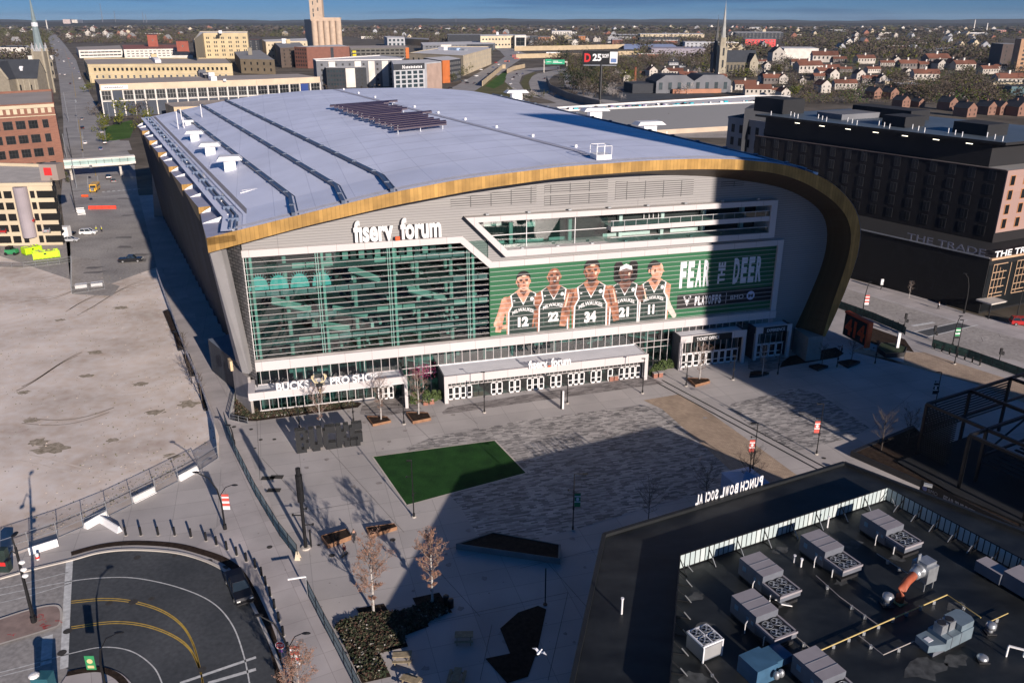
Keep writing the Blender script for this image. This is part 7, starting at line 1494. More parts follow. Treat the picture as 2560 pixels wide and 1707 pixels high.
b = MB(); a_ = q2(k0[0]-.1,k0[1]); d_ = q2(k0[0]-.1,k0[1]+72); b.bar((*a_,ZM+.05),(*d_,ZM+.05),.25,.2); b.build('terrace_edge', M('edge_brown', (.16,.12,.10), .6), ht)
for sx_, sl, w_, d_, h_ in ((6,10,8,9,2.6),(5,30,8,7,2.6),(7,50,26,9,1.4),(5,68,9,12,4.0),(20,40,8,20,2.6)):
    x, y = q2(k0[0]+sx_,k0[1]+sl); b = MB(); b.box(0,w_*.9,0,d_,ZT,ZT+h_); b.build('roof_plant', mgrey if h_ < 2 else mcol('plant_black', (.016,.017,.02)), ht, (x,y,0))
for i in range(22): x, y = q2(k0[0]+1.0+(i%3)*2,k0[1]+3+i*3.1); b = MB(); b.cyl(0,0,ZT,ZT+1.1,.12,5); b.build('roof_post', whitep, ht, (x,y,0))
for i in range(7): x, y = q2(k0[0]-.9,k0[1]+9+i*8); b = MB(); b.box(-.1,.1,-.8,.8,ZT-1.15,ZT-1.0); b.build('soffit_lamp', M('lamp_glow', (.9,.85,.7), .5, emit=((1,.9,.7),2.)), ht, (x,y,0))
an = Bld('pale_annex','pale grey stone annex with tall dark windows left of the black hotel','building',[(1976,319),(1821,296),(1900,283),(2010,297)],h=22.,wall=mcol('annex_stone', (.33,.31,.30)),roof=dkr,par=.8)
an.wins(1,0,7,4,1.9,3.2,'dark',z0=.5,z1=21); q = Bld('annex_penthouse','black penthouse rising behind the pale annex','building',[(1990,268),(1862,272),(1880,262),(2000,255)],h=27.,wall=dgrey,roof=dkr)
# long grey wall building behind the arena, right
q = Bld('grey_hall','very long windowless grey hall with graffiti-like roof strip','hall',[(1404,279),(1390,272),(1890,241),(1975,243),(1940,255)],h=15.,wall=mcol('hall_grey', (.10,.105,.12), sc=.02, var=.05),roof=whr,par=.9,pm=mcol('parapet_white', (.66,.64,.62)))
A, D, L_, rz = q.face(0,4); R2 = random.Random(9); b = MB()
for i in range(90): x = L_*(.03+.94*R2.random()); b.box(x,x+R2.uniform(.8,2.6),2+R2.random()*3,2.3+R2.random()*4,15,15.3+R2.random()*1.3,R2.choice((0,0,1,2,3)))
o = b.build('roof_clutter', [darkm, M('clutter_purple', (.16,.12,.25), .7), M('clutter_white', (.7,.7,.7), .7), teal], q.t, A); o.rotation_euler = (0,0,rz)
q.band(0,4,0,2.6,mcol('hall_base', (.50,.40,.30)),.2,1.,.2)
for k, (u, v, vt, lab) in enumerate(((1666,336,284,'parking lot lamp nearest the arena roof'),(1771,328,278,'parking lot lamp in front of the middle of the grey hall'),(1563,315,290,'short parking lot lamp at the left'),(1713,326,314,'low lamp on the parking lot'),(1870,288,268,'parking lot lamp near the annex'))):
    t = thing('lot_lamp', lab, 'lamp post', G(u,v), 0, 'parking lot lamps'); h = HT(u,v,vt); b = MB(); b.cyl(0,0,0,h,.16,6); b.bar((-.9,0,h),(.9,0,h),.2); b.build('pole', darkm, t); b = MB(); b.cyl(0,0,0,1.6,.5,8); b.build('plinth', whitep, t)
# hooded white vents on and beside the arena roof
def hood(parent, s, y, z, sc1, wide=False):
    b = MB(); w = 3.4*sc1 if wide else 2.3*sc1; b.box(-w*.45,w*.45,-1.1*sc1,1.1*sc1,-.4,2.0*sc1); b.add([(-w,-1.9*sc1,2.0*sc1),(w,-1.9*sc1,2.0*sc1),(w,1.9*sc1,2.0*sc1),(-w,1.9*sc1,2.0*sc1),(-w*.75,-1.4*sc1,2.7*sc1),(w*.75,-1.4*sc1,2.7*sc1),(w*.75,1.4*sc1,2.7*sc1),(-w*.75,1.4*sc1,2.7*sc1)],[(0,1,5,4),(1,2,6,5),(2,3,7,6),(3,0,4,7),(4,5,6,7),(3,2,1,0)]); b.build('roof_hood', whitep, parent, (s,y,z))
hood(ar,-41.0,91,32.3,.95); hood(ar,-36.3,66.5,32.3,1.0); hood(ar,-31.6,43.5,32.4,1.05); hood(ar,-44.6,122,32.3,.7)
hood(ar,60,157,34.2,1.2,True); hood(ar,69.5,107,32.6,1.2,True); hood(ar,74,79,31.6,1.2,True)
b = MB()
for x, y, z in ((-28.5,20,32.2),(-33,52,32.2),(-38.5,78,32.2),(-43,104,32.2)): b.bar((x-1,y,z),(x+2.4,y+1.2,z+.5),.12); b.bar((x-.8,y+2.2,z),(x+2.4,y+1.2,z+.5),.12)
for x, y, h in ((-47,118,4.5),(-46,120,5),(-45.4,117,3),(-41.5,132,5),(-19,21,1.5),(-19,19,1.2)): b.cyl(x,y,31.8,32.4+h,.12,5)
b.build('roof_bracing', whitep, ar)
so_ = MB(); R3 = random.Random(2)
for i in range(17):
    y = 100-i*3.35; s0 = -7.5+i*.55+(i%4)*.35; s1 = s0+14.5-i*.2-(2.5 if i in (2,3,7,8) else 0)+(3.5 if i in (0,9) else 0); z0 = interp(TP,s0+kk(s0)*y)+.9; z1 = interp(TP,s1+kk(s1)*y)+.9
    so_.add([(s0,y,z0),(s1,y+1.0,z1),(s1+.2,y+2.35,z1+.3),(s0+.2,y+1.35,z0+.3)],[(0,1,2,3)]); so_.bar((s0,y,z0),(s1,y+1.0,z1),.4,.35)
    for f in (.08,.5,.92): x = s0+(s1-s0)*f; so_.bar((x,y+.5,z0-1.1),(x,y+.5,z0+.3),.12,.12,1)
so_.build('solar_panels', [M('panel_plum', (.045,.025,.045), .35, .15, .5), steel], ar)
hx = MB(); hx.box(27,29.6,-2.5,.5,38.75,39.5,0)
for x in (27,28.3,29.6):
    for y in (-2.5,.5): hx.bar((x,y,39.5),(x,y,40.9),.08)
hx.bar((27,-2.5,40.9),(29.6,-2.5,40.9),.08); hx.bar((27,.5,40.9),(29.6,.5,40.9),.08); hx.bar((27,-2.5,40.9),(27,.5,40.9),.08); hx.bar((29.6,-2.5,40.9),(29.6,.5,40.9),.08); hx.build('roof_hatch', whitep, ar)
# ---------------------------------------------------------------- churches, billboard, expressway, houses, masts
wst = mcol('cream_stone', (.34,.30,.225), sc=.4)
def gable(b, x0, x1, y0, y1, z0, z1, m, over=.4, mw=0):      # ridge along x; walls mw, roof m
    ym = (y0+y1)/2; b.box(x0,x1,y0,y1,0,z0,mw); b.add([(x0,y0,z0),(x0,y1,z0),(x0,ym,z1)],[(0,2,1)],mw); b.add([(x1,y0,z0),(x1,y1,z0),(x1,ym,z1)],[(0,1,2)],mw)
    b.quad((x0-over,y0-over,z0-.3),(x1+over,y0-over,z0-.3),(x1+over,ym,z1+.12),(x0-over,ym,z1+.12),m); b.quad((x1+over,y1+over,z0-.3),(x0-over,y1+over,z0-.3),(x0-over,ym,z1+.12),(x1+over,ym,z1+.12),m)
def church(loc, rz, label, sc1, kind):
    t = thing('church', label, 'church', loc, rz); t.scale = (sc1,)*3
    if kind == 'right':
        b = MB(); gable(b,2,44,-9,9,15,27,1); b.build('nave', [mcol('dark_church_stone', (.15,.13,.095), sc=.5), dkr], t)
        b = MB(); gable(b,-7,7,-5,5,15,24,1); o = b.build('transept', [wst, dkr], t, (36,-9,0)); o.rotation_euler = (0,0,rad(90))
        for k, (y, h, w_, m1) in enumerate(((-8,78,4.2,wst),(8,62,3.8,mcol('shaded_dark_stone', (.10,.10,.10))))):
            b = MB(); b.box(-w_,w_,-w_,w_,0,h*.40,0); b.cyl(0,0,h*.40,h*.52,w_*.95,8,0); o = b.build('tower', m1, t, (0,y,0)); b = MB(); b.cyl(0,0,h*.5,h,w_*.72,8,0,.05); b.tube([(0,0,h),(0,0,h+2)],.12,4); b.bar((-.7,0,h+1.2),(.7,0,h+1.2),.2); b.build('spire', m1 if k else mcol('weathered_spire', (.36,.36,.34)), o)
            for a in range(4):
                p = MB(); x_, y_ = w_*.95*(1 if a%2 else -1), w_*.95*(1 if a//2 else -1); p.cyl(x_,y_,h*.36,h*.58,.9,6,0,.05); p.build('pinnacle', m1, o)
            for z in (.12,.28): winmesh(t, 2.2, 8, 'dark', (0,y-w_-.05,h*z), 0)
        for i in range(6): winmesh(t, 2.0, 8, 'dark', (8+i*4.4,-9.05,4), 0)
    else:
        b = MB(); gable(b,-22,22,-9,9,13,27,1); b.build('nave', [stone, dkr], t)
        b = MB(); gable(b,-11,11,-8,8,13,26,1); o = b.build('transept', [stone, dkr], t, (-3,-9,0)); o.rotation_euler = (0,0,rad(90))
        b = MB(); b.bar((-11,-20.4,13),(-3,-20.4,26.5),.9,1.2); b.bar((5,-20.4,13),(-3,-20.4,26.5),.9,1.2); b.build('gable_coping', wst, t)
        b = MB(); [b.box(-20+i*4.4,-19.2+i*4.4,-9.9,-9,0,12) for i in range(10)]; b.build('buttresses', wst, t)
        b = MB(); b.box(-4,4,-4,4,0,33,0); [b.box(x-.7,x+.7,y-.7,y+.7,0,35,1) for x in (-4,4) for y in (-4,4)]; o = b.build('tower', [stone, wst], t, (18,12,0)); b = MB(); b.cyl(0,0,33,76,3.8,8,0,.08); b.build('spire', copper, o)
        b = MB(); [b.add([(x-1.7,y,33),(x+1.7,y,33),(x,y,40)],[(0,1,2),(2,1,0)]) for x in (-3.4,0,3.4) for y in (-4.1,4.1)]; b.cyl(0,0,52,55,2.4,8); b.tube([(0,0,76),(0,0,80)],.15,4); b.bar((-1,0,78.6),(1,0,78.6),.25); b.build('gablets', whmem, o)
        for x, y in ((-16,-4.5),(9,-4.5)): b = MB(); gable(b,-1,1,-1,1,3,4.5,0); b.build('dormer', whmem, t, (x,y,17.5))
        for i in range(5): winmesh(t, 1.8, 5, 'dark', (-18+i*8.5,-9.05,3), 0)
church(G(46,236), rad(2), 'dark stone church with slate roof and verdigris spire at the left', 1.05, 'left')
church(G(1792,190), rad(12), 'gothic church with a pale tall spire and a dark twin tower on the right', 1.02, 'right')
for u0, u1, vt, vb, lab, w_ in ((415,460,143,190,'grey stone parish house with a black opening right of the left church',stone),(0,60,119,142,'long white gabled rowhouse behind the left church',offw)):
    q = Bld('parish_house',lab,'building',[(u0,vt),(u0-4,vt-5),(u1,vt-5),(u1,vt)] if u0 else [(1,vt),(0,vt-4),(66,vt-4),(66,vt)],base=(max(u0,1),vb),wall=w_,roof=dkr) if u0 == 0 else Bld('parish_house',lab,'building',[(101,148),(99,142),(125,142),(130,148)],base=(107,196),wall=w_,roof=greyr)
    q.wins(0,3,3,2,3,4,'dark')
# billboard
t = thing('billboard', 'billboard on a tall dark mast reading 25 with a red logo', 'billboard', G(1500,250), rad(-8)); h = HT(1500,250,160); b = MB(); b.cyl(0,0,0,h,1.1,8); b.build('mast', blackm, t)
b = MB(); b.box(-14,12,-.8,.8,h-1.5,h-.8,2); b.box(-15,13,-1.0,0,h-.5,h+9.5,0); b.box(-14,-5.5,-1.05,-1,h+.2,h+8.8,0); text(b,'25',(-7,-1.1,h+2),(1,0,0),(0,0,1),7,5.5,1,.04); text(b,'D',(-13.4,-1.1,h+1.2),(1,0,0),(0,0,1),5,6.6,3,.04); text(b,'%OFF',(.4,-1.1,h+4.4),(1,0,0),(0,0,1),5.4,3,1,.03); b.box(6.6,12.6,-1.08,-1,h+.3,h+9,1); b.box(7.4,11.8,-1.12,-1,h+1,h+4,4); b.build('panel', [blackm, whitep, steel, redp, M('poster_blue', (.12,.2,.4), .6)], t)
# long sign gantry
t = thing('sign_gantry', 'green highway sign gantry over the expressway', 'road sign', G(1360,182), 0); h = 9; b = MB(); b.bar((0,0,0),(0,0,h+6),1.0); b.bar((28,6,0),(28,6,h+4),1.0); b.bar((0,0,h+3),(28,6,h+3),.6,1.4); b.build('frame', lgreyc, t); b = MB(); b.box(1.5,9,-.6,-.2,h+.5,h+6.5,0); b.box(9.6,25,1.4,1.8,h+.5,h+5.8,0); b.box(3,8,-.65,-.6,h+3,h+3.6,1); b.box(11,17,1.3,1.4,h+3.6,h+4.3,1); b.box(11,22,1.3,1.4,h+2.2,h+2.8,1); b.build('sign_panel', [M('highway_green', (.01,.32,.16), .5), whitep], t)
# avenue and expressway
mpx('avenue', [(1098,232),(1140,215),(1200,180),(1240,158),(1262,142),(1250,128),(1236,122),(1252,118),(1285,123),(1315,135),(1300,150),(1276,166),(1252,185),(1220,210),(1195,235),(1175,250),(1100,245)], .01, asph)
mpx('expressway_inbound', [(1190,232),(1262,250),(1340,268),(1420,270),(1395,255),(1320,240),(1285,225),(1262,205),(1256,195),(1275,180),(1315,172),(1400,165),(1400,173),(1340,178),(1305,190),(1298,208),(1310,225),(1350,245),(1440,262),(1440,278),(1200,262)], .006, asphl)
mpx('expressway_outbound', [(1322,196),(1345,184),(1420,170),(1430,178),(1385,188),(1368,205),(1375,225),(1420,250),(1500,270),(1480,275),(1400,262),(1345,240),(1325,222)], .008, asphl)
mpx('frontage_road', [(1408,178),(1428,178),(1440,205),(1500,235),(1560,252),(1520,260),(1445,238),(1412,215)], .008, asphl)
mpx('expressway_far', [(1286,147),(1400,143),(1520,140),(1700,150),(1700,144),(1520,134),(1400,137),(1300,141)], .008, asphl)
mpx('verge_grass', [(1168,240),(1205,216),(1240,188),(1266,196),(1262,205),(1285,225),(1330,245),(1262,250),(1205,236)], .012, drygrass)
mpx('lawn_slope', [(1212,216),(1255,183),(1270,178),(1262,200),(1258,210),(1235,222)], .016, lawn)
mpx('median_grass', [(1302,208),(1312,190),(1340,180),(1330,192),(1320,208),(1328,226),(1350,243),(1325,236),(1308,222)], .012, drygrass)
mpx('park_lawn', [(266,355),(262,318),(330,300),(335,320),(325,345)], .01, lawn)
mpx('dark_parking_lot', [(1480,245),(1500,220),(1570,216),(1760,228),(1790,240),(1560,256)], .01, asphd)
mpx('small_car_park', [(275,382),(272,352),(322,352),(330,375)], .012, asphl)
def wallrun(px, h, m, label, th=.6, name='retaining_wall'):
    P = [G(*q) for q in px]; o = P[0]; t = thing(name, label, 'wall', o); b = MB()
    for a, d in zip(P, P[1:]): b.bar(a-o+Vector((0,0,h/2)), d-o+Vector((0,0,h/2)), th, h)
    b.build('wall', m, t)
sand = mcol('sand_concrete', (.46,.36,.23), sc=.1)
wallrun([(1206,216),(1256,172),(1264,172)],5,sand,'sloping sand-coloured wall below the avenue')
wallrun([(1268,184),(1285,176),(1312,170)],5,sand,'short curved sand wall at the start of the bend')
wallrun([(1286,128),(1400,126),(1560,122),(1560,119)],9,sand,'long sand-coloured wall of the far expressway, upper')
wallrun([(1290,147),(1400,144),(1498,146),(1545,143)],7,sand,'long sand-coloured wall of the far expressway, lower')
wallrun([(1530,139),(1600,138)],7,sand,'sand wall ending by the pale blue shed')
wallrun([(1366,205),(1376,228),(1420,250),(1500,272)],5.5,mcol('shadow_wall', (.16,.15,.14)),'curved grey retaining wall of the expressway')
t = thing('freight_truck', 'long white truck on the far expressway', 'truck', G(1384,142), 0); b = MB(); b.box(-13,11,-2,2,1.2,7.2,0); b.box(11.6,15,-1.8,1.8,.8,5,0); b.box(-13,15,-1.9,1.9,.5,1.2,1); b.build('trailer', [whitep, darkm], t)
for k, (u, v) in enumerate(((1286,148),(1282,140),(1281,144),(1262,155))): t = thing('traffic_barrel', 'orange barrel or cone cluster at the bend of the avenue', 'barrel', G(u,v), 0, 'orange barrels on the bend'); b = MB(); [b.cyl(i*2.2,0,0,1.6,.5,7) for i in range(4)]; b.build('barrels', orange, t)
# red wall, other large far blocks:  (name,label,cat,u0,u1,vt,vb,wall,roof,depth px)
FB = [('red_hall','bright red long wall with white dots right of the church','hall',1862,1938,99,118,redp,greyr),('dark_roofed_hall','dark roofed hall behind the red wall','hall',1838,1957,82,99,dgrey,whr),('white_hall','curving white hall below the red wall','hall',1958,2044,122,147,offw,whr),
('pale_shed','white shed with blue side left of the church','shed',1712,1768,106,121,lgrey,whr),('blue_roof_shed','long low shed with a pale blue roof line','shed',1560,1690,116,124,mcol('slate_blue', (.12,.16,.28)),mcol('pale_blue_roof', (.35,.42,.6))),('mauve_hall','wide mauve-grey flat hall below the pale blue shed','hall',1628,1762,122,142,mcol('mauve', (.30,.27,.31)),mcol('mauve_roof', (.36,.33,.38))),
('cream_school','long cream building on the skyline left of the church','building',1600,1760,86,99,creamd,whr),('long_flat_school','long flat dark building with a white roof','building',1545,1610,88,98,dgrey,whr),('black_roof_row','black low row below the cream building','building',1598,1700,96,112,dgrey,dkr),
('brick_terrace','red-brown terrace with pale windows above the expressway','building',1345,1376,93,108,mcol('terrace_brick', (.30,.15,.09)),greyr),('stone_terrace','grey stone terrace right of the red-brown one','building',1420,1448,101,114,stone,greyr),('orange_brick_block','orange brick block beside small gabled houses','building',1446,1463,91,106,mcol('orange_brick', (.40,.18,.08)),greyr),
('white_arcade','white columned building on the skyline','building',1380,1430,79,92,offw,whr),('dark_row','dark row of houses by the terrace','building',1325,1345,92,112,dgrey,greyr),('stair_shed','dark brick house with white balcony','building',1530,1556,100,114,mcol('terrace_brick2', (.18,.08,.06)),whr),
('brick_highrise','tall tan brick highrise at the right edge','tower block',2538,2640,98,178,mcol('tan_highrise', (.40,.24,.14)),greyr),('brick_highrise_wing','dark side wing of the tan highrise','tower block',2497,2538,111,168,mcol('dark_highrise', (.08,.06,.055)),greyr),
('far_tower_blocks','pair of white and brown tower blocks on the left skyline','tower block',160,178,49,69,mcol('pinkish_white', (.55,.45,.42)),whr),('far_tower_slab','white tower slab next to the pair on the left skyline','tower block',179,196,50,68,offw,whr),('left_white_house_row','white gabled row at the far left edge','building',-10,62,119,141,offw,whr),
('teal_apartments','dark teal low apartments at the right','building',2525,2640,217,240,mcol('teal_grey', (.10,.17,.19)),dkr),('pale_school_right','pale low school among the trees on the right','building',2212,2285,203,212,creamd,whr),('brown_school','low brown and white school block on the right','building',2255,2310,212,224,mcol('brown_school', (.22,.13,.09)),whr),('yellow_long_house','long pale yellow house with a green-grey roof at the right','house',2480,2554,207,221,creamd,mcol('green_grey_roof', (.20,.19,.15))),
('flat_roof_row','dark flat-roofed row by the playing field','building',2290,2450,124,132,dgrey,lgrey),('white_shed_far','small white building with dark windows on the skyline','building',2322,2342,74,82,offw,whr),('dark_slab_far','dark slab building on the right skyline','building',2281,2312,52,61,dgrey,greyr),('pink_block_far','pink low building on the far right skyline','building',2490,2514,76,86,mcol('pink_far', (.40,.20,.16)),greyr),('white_water_works','white low works on the skyline above the church','building',1868,1906,70,79,offw,whr),('pink_far_works','pinkish block on the skyline beside the works','building',1848,1895,88,97,mcol('pink_far', (.4,.2,.16)),greyr),
('warehouse_brown','brown and white warehouse right of the glass apartments','building',1150,1186,86,88,dgrey,whr),('red_sign_block','dark block with a red sign on the left skyline','building',622,650,100,128,dgrey,redr),('small_white_hall','small white hall on the far left','building',209,244,56,59,offw,whr),
('crane_hall','dark hall left of the red wall','hall',1705,1720,106,118,dgrey,dkr)]
for nm, lab, cat, u0, u1, vt, vb, wl_, rf_ in FB:
    d = 3 if vt < 110 else 6
    q = Bld(nm, lab, cat, vt, foot=[(u0,vb),(u0-(u0-CX)*.0+((CX-u0)*.004*d),vb-d),(u1+((CX-u1)*.004*d),vb-d),(u1,vb)], wall=wl_, roof=rf_)
    W_ = (Vector((*q.p[3],0))-Vector((*q.p[0],0))).length
    if q.h > 5 and nm not in ('red_hall','mauve_hall','white_hall','blue_roof_shed'): rows = max(1,min(7,int(q.h/5))); q.wins(0,3,max(2,min(12,int(W_/9))),rows,min(3.5,W_/14),min(2.6,q.h/rows*.5),'dark' if wl_ not in (dgrey,) else 'light')
    if nm == 'red_hall': q.wins(0,3,9,1,3.2,3.2,'light',z0=q.h*.55,z1=q.h)
# houses
hm = {}; HBX = []
def house(u, v, wpx, kind, label, rot=0., group='houses among the trees', sc0=1.):
    loc = G(u,v); d = math.hypot(loc.x,loc.y); w = wpx*d/2240
    k = kind; 
    if k not in hm:
        t = thing('house', label, 'house', loc, rot, group); b = MB(); wm_, rm_ = {'w':(mcol('house_render', (.48,.44,.39), sc=.03, var=.2),redr),'g':(mcol('house_render', (.48,.44,.39)),redr),'b':(mcol('salmon_brick', (.22,.12,.085)),dkr),'d':(mcol('shaded_house_wall', (.16,.14,.13)),redr),'s':(lgrey,dkr)}[k]  # kind d is the pale rowhouse with shade put into its wall colour
        if k in 'wds': gable(b,-5,5,-2.2,2.2,2.7,4.2,0,.2,0); 
        else: gable(b,-4,4,-3,3,4.2,6.6,0,.2,0)
        me = b; w_ = MB(); r_ = MB()
        if k in 'wds': w_.box(-5,5,-2.2,2.2,0,2.7); w_.add([(-5,-2.2,2.7),(-5,2.2,2.7),(-5,0,4.2)],[(0,2,1)]); w_.add([(5,-2.2,2.7),(5,2.2,2.7),(5,0,4.2)],[(0,1,2)]); r_.quad((-5.2,-2.5,2.6),(5.2,-2.5,2.6),(5.2,0,4.3),(-5.2,0,4.3)); r_.quad((5.2,2.5,2.6),(-5.2,2.5,2.6),(-5.2,0,4.3),(5.2,0,4.3))
        else: w_.box(-3,3,-4,4,0,4.2); w_.add([(-3,-4,4.2),(3,-4,4.2),(0,-4,6.6)],[(0,1,2)]); w_.add([(-3,4,4.2),(3,4,4.2),(0,4,6.6)],[(0,2,1)]); r_.quad((-3.3,-4.2,4.0),(0,-4.2,6.75),(0,4.2,6.75),(-3.3,4.2,4.0)); r_.quad((0,-4.2,6.75),(3.3,-4.2,4.0),(3.3,4.2,4.0),(0,4.2,6.75))
        w_.build('wall', wm_, t); ro_ = r_.build('roof', rm_, t); c_ = MB(); c_.box(-.35,.35,-.35,.35,3.6,5.2 if k in 'wds' else 7.6); c_.build('chimney', offw if k != 'b' else wm_, ro_)
        n = 6 if k in 'wds' else 2; L_ = 10 if k in 'wds' else 6; wb_ = None
        for zz in ((1.3,) if k in 'wds' else (.8,2.8)):
            for i in range(n): 
                x = -L_/2+L_*(i+.5)/n
                if wb_ is None: q = MB(); q.quad((-.32,-.03,0),(.32,-.03,0),(.32,-.03,.95),(-.32,-.03,.95)); wb_ = q.build('window', winm, t, (x,-2.2 if k in 'wds' else -4,zz))
                else: dupmesh(wb_, t, (x,-2.2 if k in 'wds' else -4,zz))
        hm[k] = t; r = t
    else: r = dup(hm[k], loc, rot, label, group)
    HBX.append((u-wpx*.55,u+wpx*.55,v-wpx*(.5 if k in 'wds' else 1.1),v)); s = .98*w/(10 if k in 'wds' else 6); r.scale = (s*sc0,)*3; return r
HS = [(280,610,140,'w'),(360,668,240,'w'),(570,662,150,'w'),(705,665,110,'d'),(520,705,190,'w'),(70,560,110,'g'),(510,572,220,'w'),(650,575,120,'d'),(880,585,170,'w'),(1085,612,120,'w'),(1165,595,60,'g'),(955,672,130,'w'),(1270,635,180,'d'),(1560,640,75,'g'),(1440,635,150,'d'),(1530,600,220,'d'),(1780,645,190,'w'),(1680,640,80,'g'),(2010,680,160,'w'),(2120,645,110,'w'),(1265,695,55,'g'),(1430,740,220,'w'),(1038,770,70,'g'),(930,762,150,'d'),(825,735,80,'g'),(695,820,200,'w'),(575,740,90,'g'),(470,740,150,'d'),(45,770,200,'d'),(120,770,80,'g'),(130,905,90,'g'),(40,860,120,'w'),(490,850,100,'g'),(2190,790,240,'w'),(310,780,60,'g'),(1010,350,40,'g'),(1160,345,34,'g'),(800,345,40,'g'),(790,385,40,'g'),(720,380,30,'g'),(1375,360,36,'w'),(1640,315,30,'g'),(1600,305,30,'w')]
HB = [(1110,910,90),(960,905,90),(1215,985,90),(1800,1070,110),(1640,1010,100),(1990,1050,100),(2100,1050,100),(2260,1060,110),(2320,1000,90),(1370,985,70)]
H3 = [(1278,700,80,'g'),(1215,695,90,'d'),(1400,700,70,'g'),(1480,700,170,'w'),(1610,735,180,'w'),(1040,750,70,'g'),(1860,830,140,'d'),(1970,845,75,'g'),(1890,745,150,'w'),(2130,825,200,'w'),(2245,880,240,'w'),(2310,755,80,'g'),(690,385,34,'g'),(760,385,40,'g'),(800,385,34,'g'),(900,395,60,'s'),(1560,620,60,'s'),(1480,600,90,'s'),(1110,760,60,'d'),(2290,590,90,'w'),(2330,640,60,'g')]
lk = {'w':'white terracotta-roofed rowhouse','g':'white gable-ended house','d':'shaded terracotta-roofed rowhouse','b':'salmon brick slate-roofed house','s':'grey slate-roofed house'}
def where(u, v):
    a = 'right of the gothic church' if 1800 < u < 1960 else 'left of the gothic church' if u <= 1800 and u > 1400 else 'above the black hotel' if v > 230 else 'in the wooded quarter' if u > 2150 else 'past the church' if u > 1960 else 'near the expressway'
    return a+(' close to the skyline' if v < 112 else ' in the far row' if v < 160 else ' in the middle row' if v < 195 else ' in the near row')
cnt = {}
def hlabel(k, u, v):
    s = lk[k]+' '+where(u,v); cnt[s] = cnt.get(s,0)+1; n = cnt[s]
    return s if n == 1 else s+' ('+['','','second','third','fourth','fifth','sixth','seventh','eighth','ninth','tenth'][min(n,10)]+')'
for x, y, w, k in HS: u, v = 1920+x/3.672, y/3.672; house(u,v,w/3.672,k,hlabel(k,u,v),rad(random.uniform(-6,18)))
for x, y, w in HB: u, v = 1920+x/3.672, y/3.672; house(u,v,w/3.672,'b',hlabel('b',u,v),rad(22))
for x, y, w, k in H3: u, v = 1280+x/3.672, y/3.672; house(u,v,w/3.672,k,hlabel(k,u,v),rad(random.uniform(-6,14)))
for i, (u, v) in enumerate(((175,97),(198,92),(222,90),(246,88),(266,90),(284,92),(310,90),(330,88),(20,92),(28,84),(60,86),(212,82),(236,80))): house(u,v,11,'gw'[i%2],('small white gabled house' if i%2 == 0 else 'small long white house')+' among trees on the left, '+('beside the long street' if u < 240 else 'above the white factory block' if u > 240 else 'far left'),rad(10*(i%3)))
# glazed two-gabled hall with brick front
t = thing('gabled_studio', 'dark hall with two glazed gables and a low brick front', 'hall', G(1632,232), rad(8)); b = MB()
for x in (0,34): b.add([(x,-9,0),(x+34,-9,0),(x+34,-9,10),(x+26,-9,15),(x+8,-9,15),(x,-9,10)],[(0,1,2,3,4,5)],0); b.add([(x,-9,10),(x+8,-9,15),(x+26,-9,15),(x+34,-9,10),(x,24,10),(x+8,24,15),(x+26,24,15),(x+34,24,10)],[(0,1,5,4),(1,2,6,5),(2,3,7,6)],1)
b.box(-20,0,-5,24,0,8,1); b.quad((0,-9,0),(0,24,0),(0,24,10),(0,-9,10),1); b.build('hall', [mgrey, dgrey], t); b = MB(); b.box(14,58,-13,-9,0,3.5); b.build('brick_front', mcol('front_brick', (.42,.20,.12)), t)
for i in range(8): winmesh(t, 3.2, 6, 'blue', (4+i*8.4,-9.1,3), 0)
t = thing('brick_chimney', 'thin red-brown chimney left of the gabled hall', 'chimney', G(1587,204)); b = MB(); b.cyl(0,0,0,HT(1587,204,168),1.5,8,0,1.1); b.build('stack', mcol('chimney_brick', (.22,.07,.04)), t)
# masts and water tower on the skyline
for u, vt, lab in ((258,12,'tallest lattice mast on the left skyline'),(290,30,'second lattice mast on the left skyline'),(360,32,'third lattice mast on the left skyline'),(367,38,'thin mast just right of the third mast'),(1140,42,'thin mast on the skyline above the campus building')):
    b0 = G(u,62); t = thing('radio_mast', lab, 'mast', b0, 0, 'radio masts on the skyline'); h = 60+(50-vt)/2240*b0.y; w = b0.y/2240*.9; b = MB(); b.cyl(0,0,0,h,w,4,0,w*.5); b.build('mast', mcol('mast_grey', (.16,.15,.16)), t)
for u, v, vt, lab in ((2433,80,50,'pale slim chimney rising on the right skyline'),(2465,82,58,'thin pale mast right of the slim chimney'),(119,74,50,'white water tower beside the left spire')):
    b0 = G(u,v); t = thing('slim_tower', lab, 'tower', b0, 0); h = HT(u,v,vt); b = MB(); b.cyl(0,0,0,h,4,8,0,2.4); b.build('shaft', offw, t)
# poles along the near left street and skywalk side
for k, (u, v, vt) in enumerate(((180,398,320),(172,305,232),(232,225,190),(168,400,335),(152,470,405),(192,470,395),(190,530,450),(275,300,258),(150,250,215))):
    t = thing('street_pole', ['pole with a mast arm near the skywalk','pole by the brick building','pole at the corner of the glass-fronted building','second pole near the skywalk','pole at the garage wall','pole holding a green street sign','pole with a traffic signal by the garage corner','pole beside the green lawn','pole by the church side'][k], 'pole', G(u,v), 0, 'poles along the left street'); h = HT(u,v,vt); b = MB(); b.cyl(0,0,0,h,.16,6); b.build('pole', steel if k%2 else darkm, t)
    if k in (0,1,5,6): b = MB(); b.bar((0,0,h*.7),(7,0,h*.72),.14); b.box(6.4,7.2,-.3,.3,h*.66,h*.76); b.build('mast_arm', steel, t)
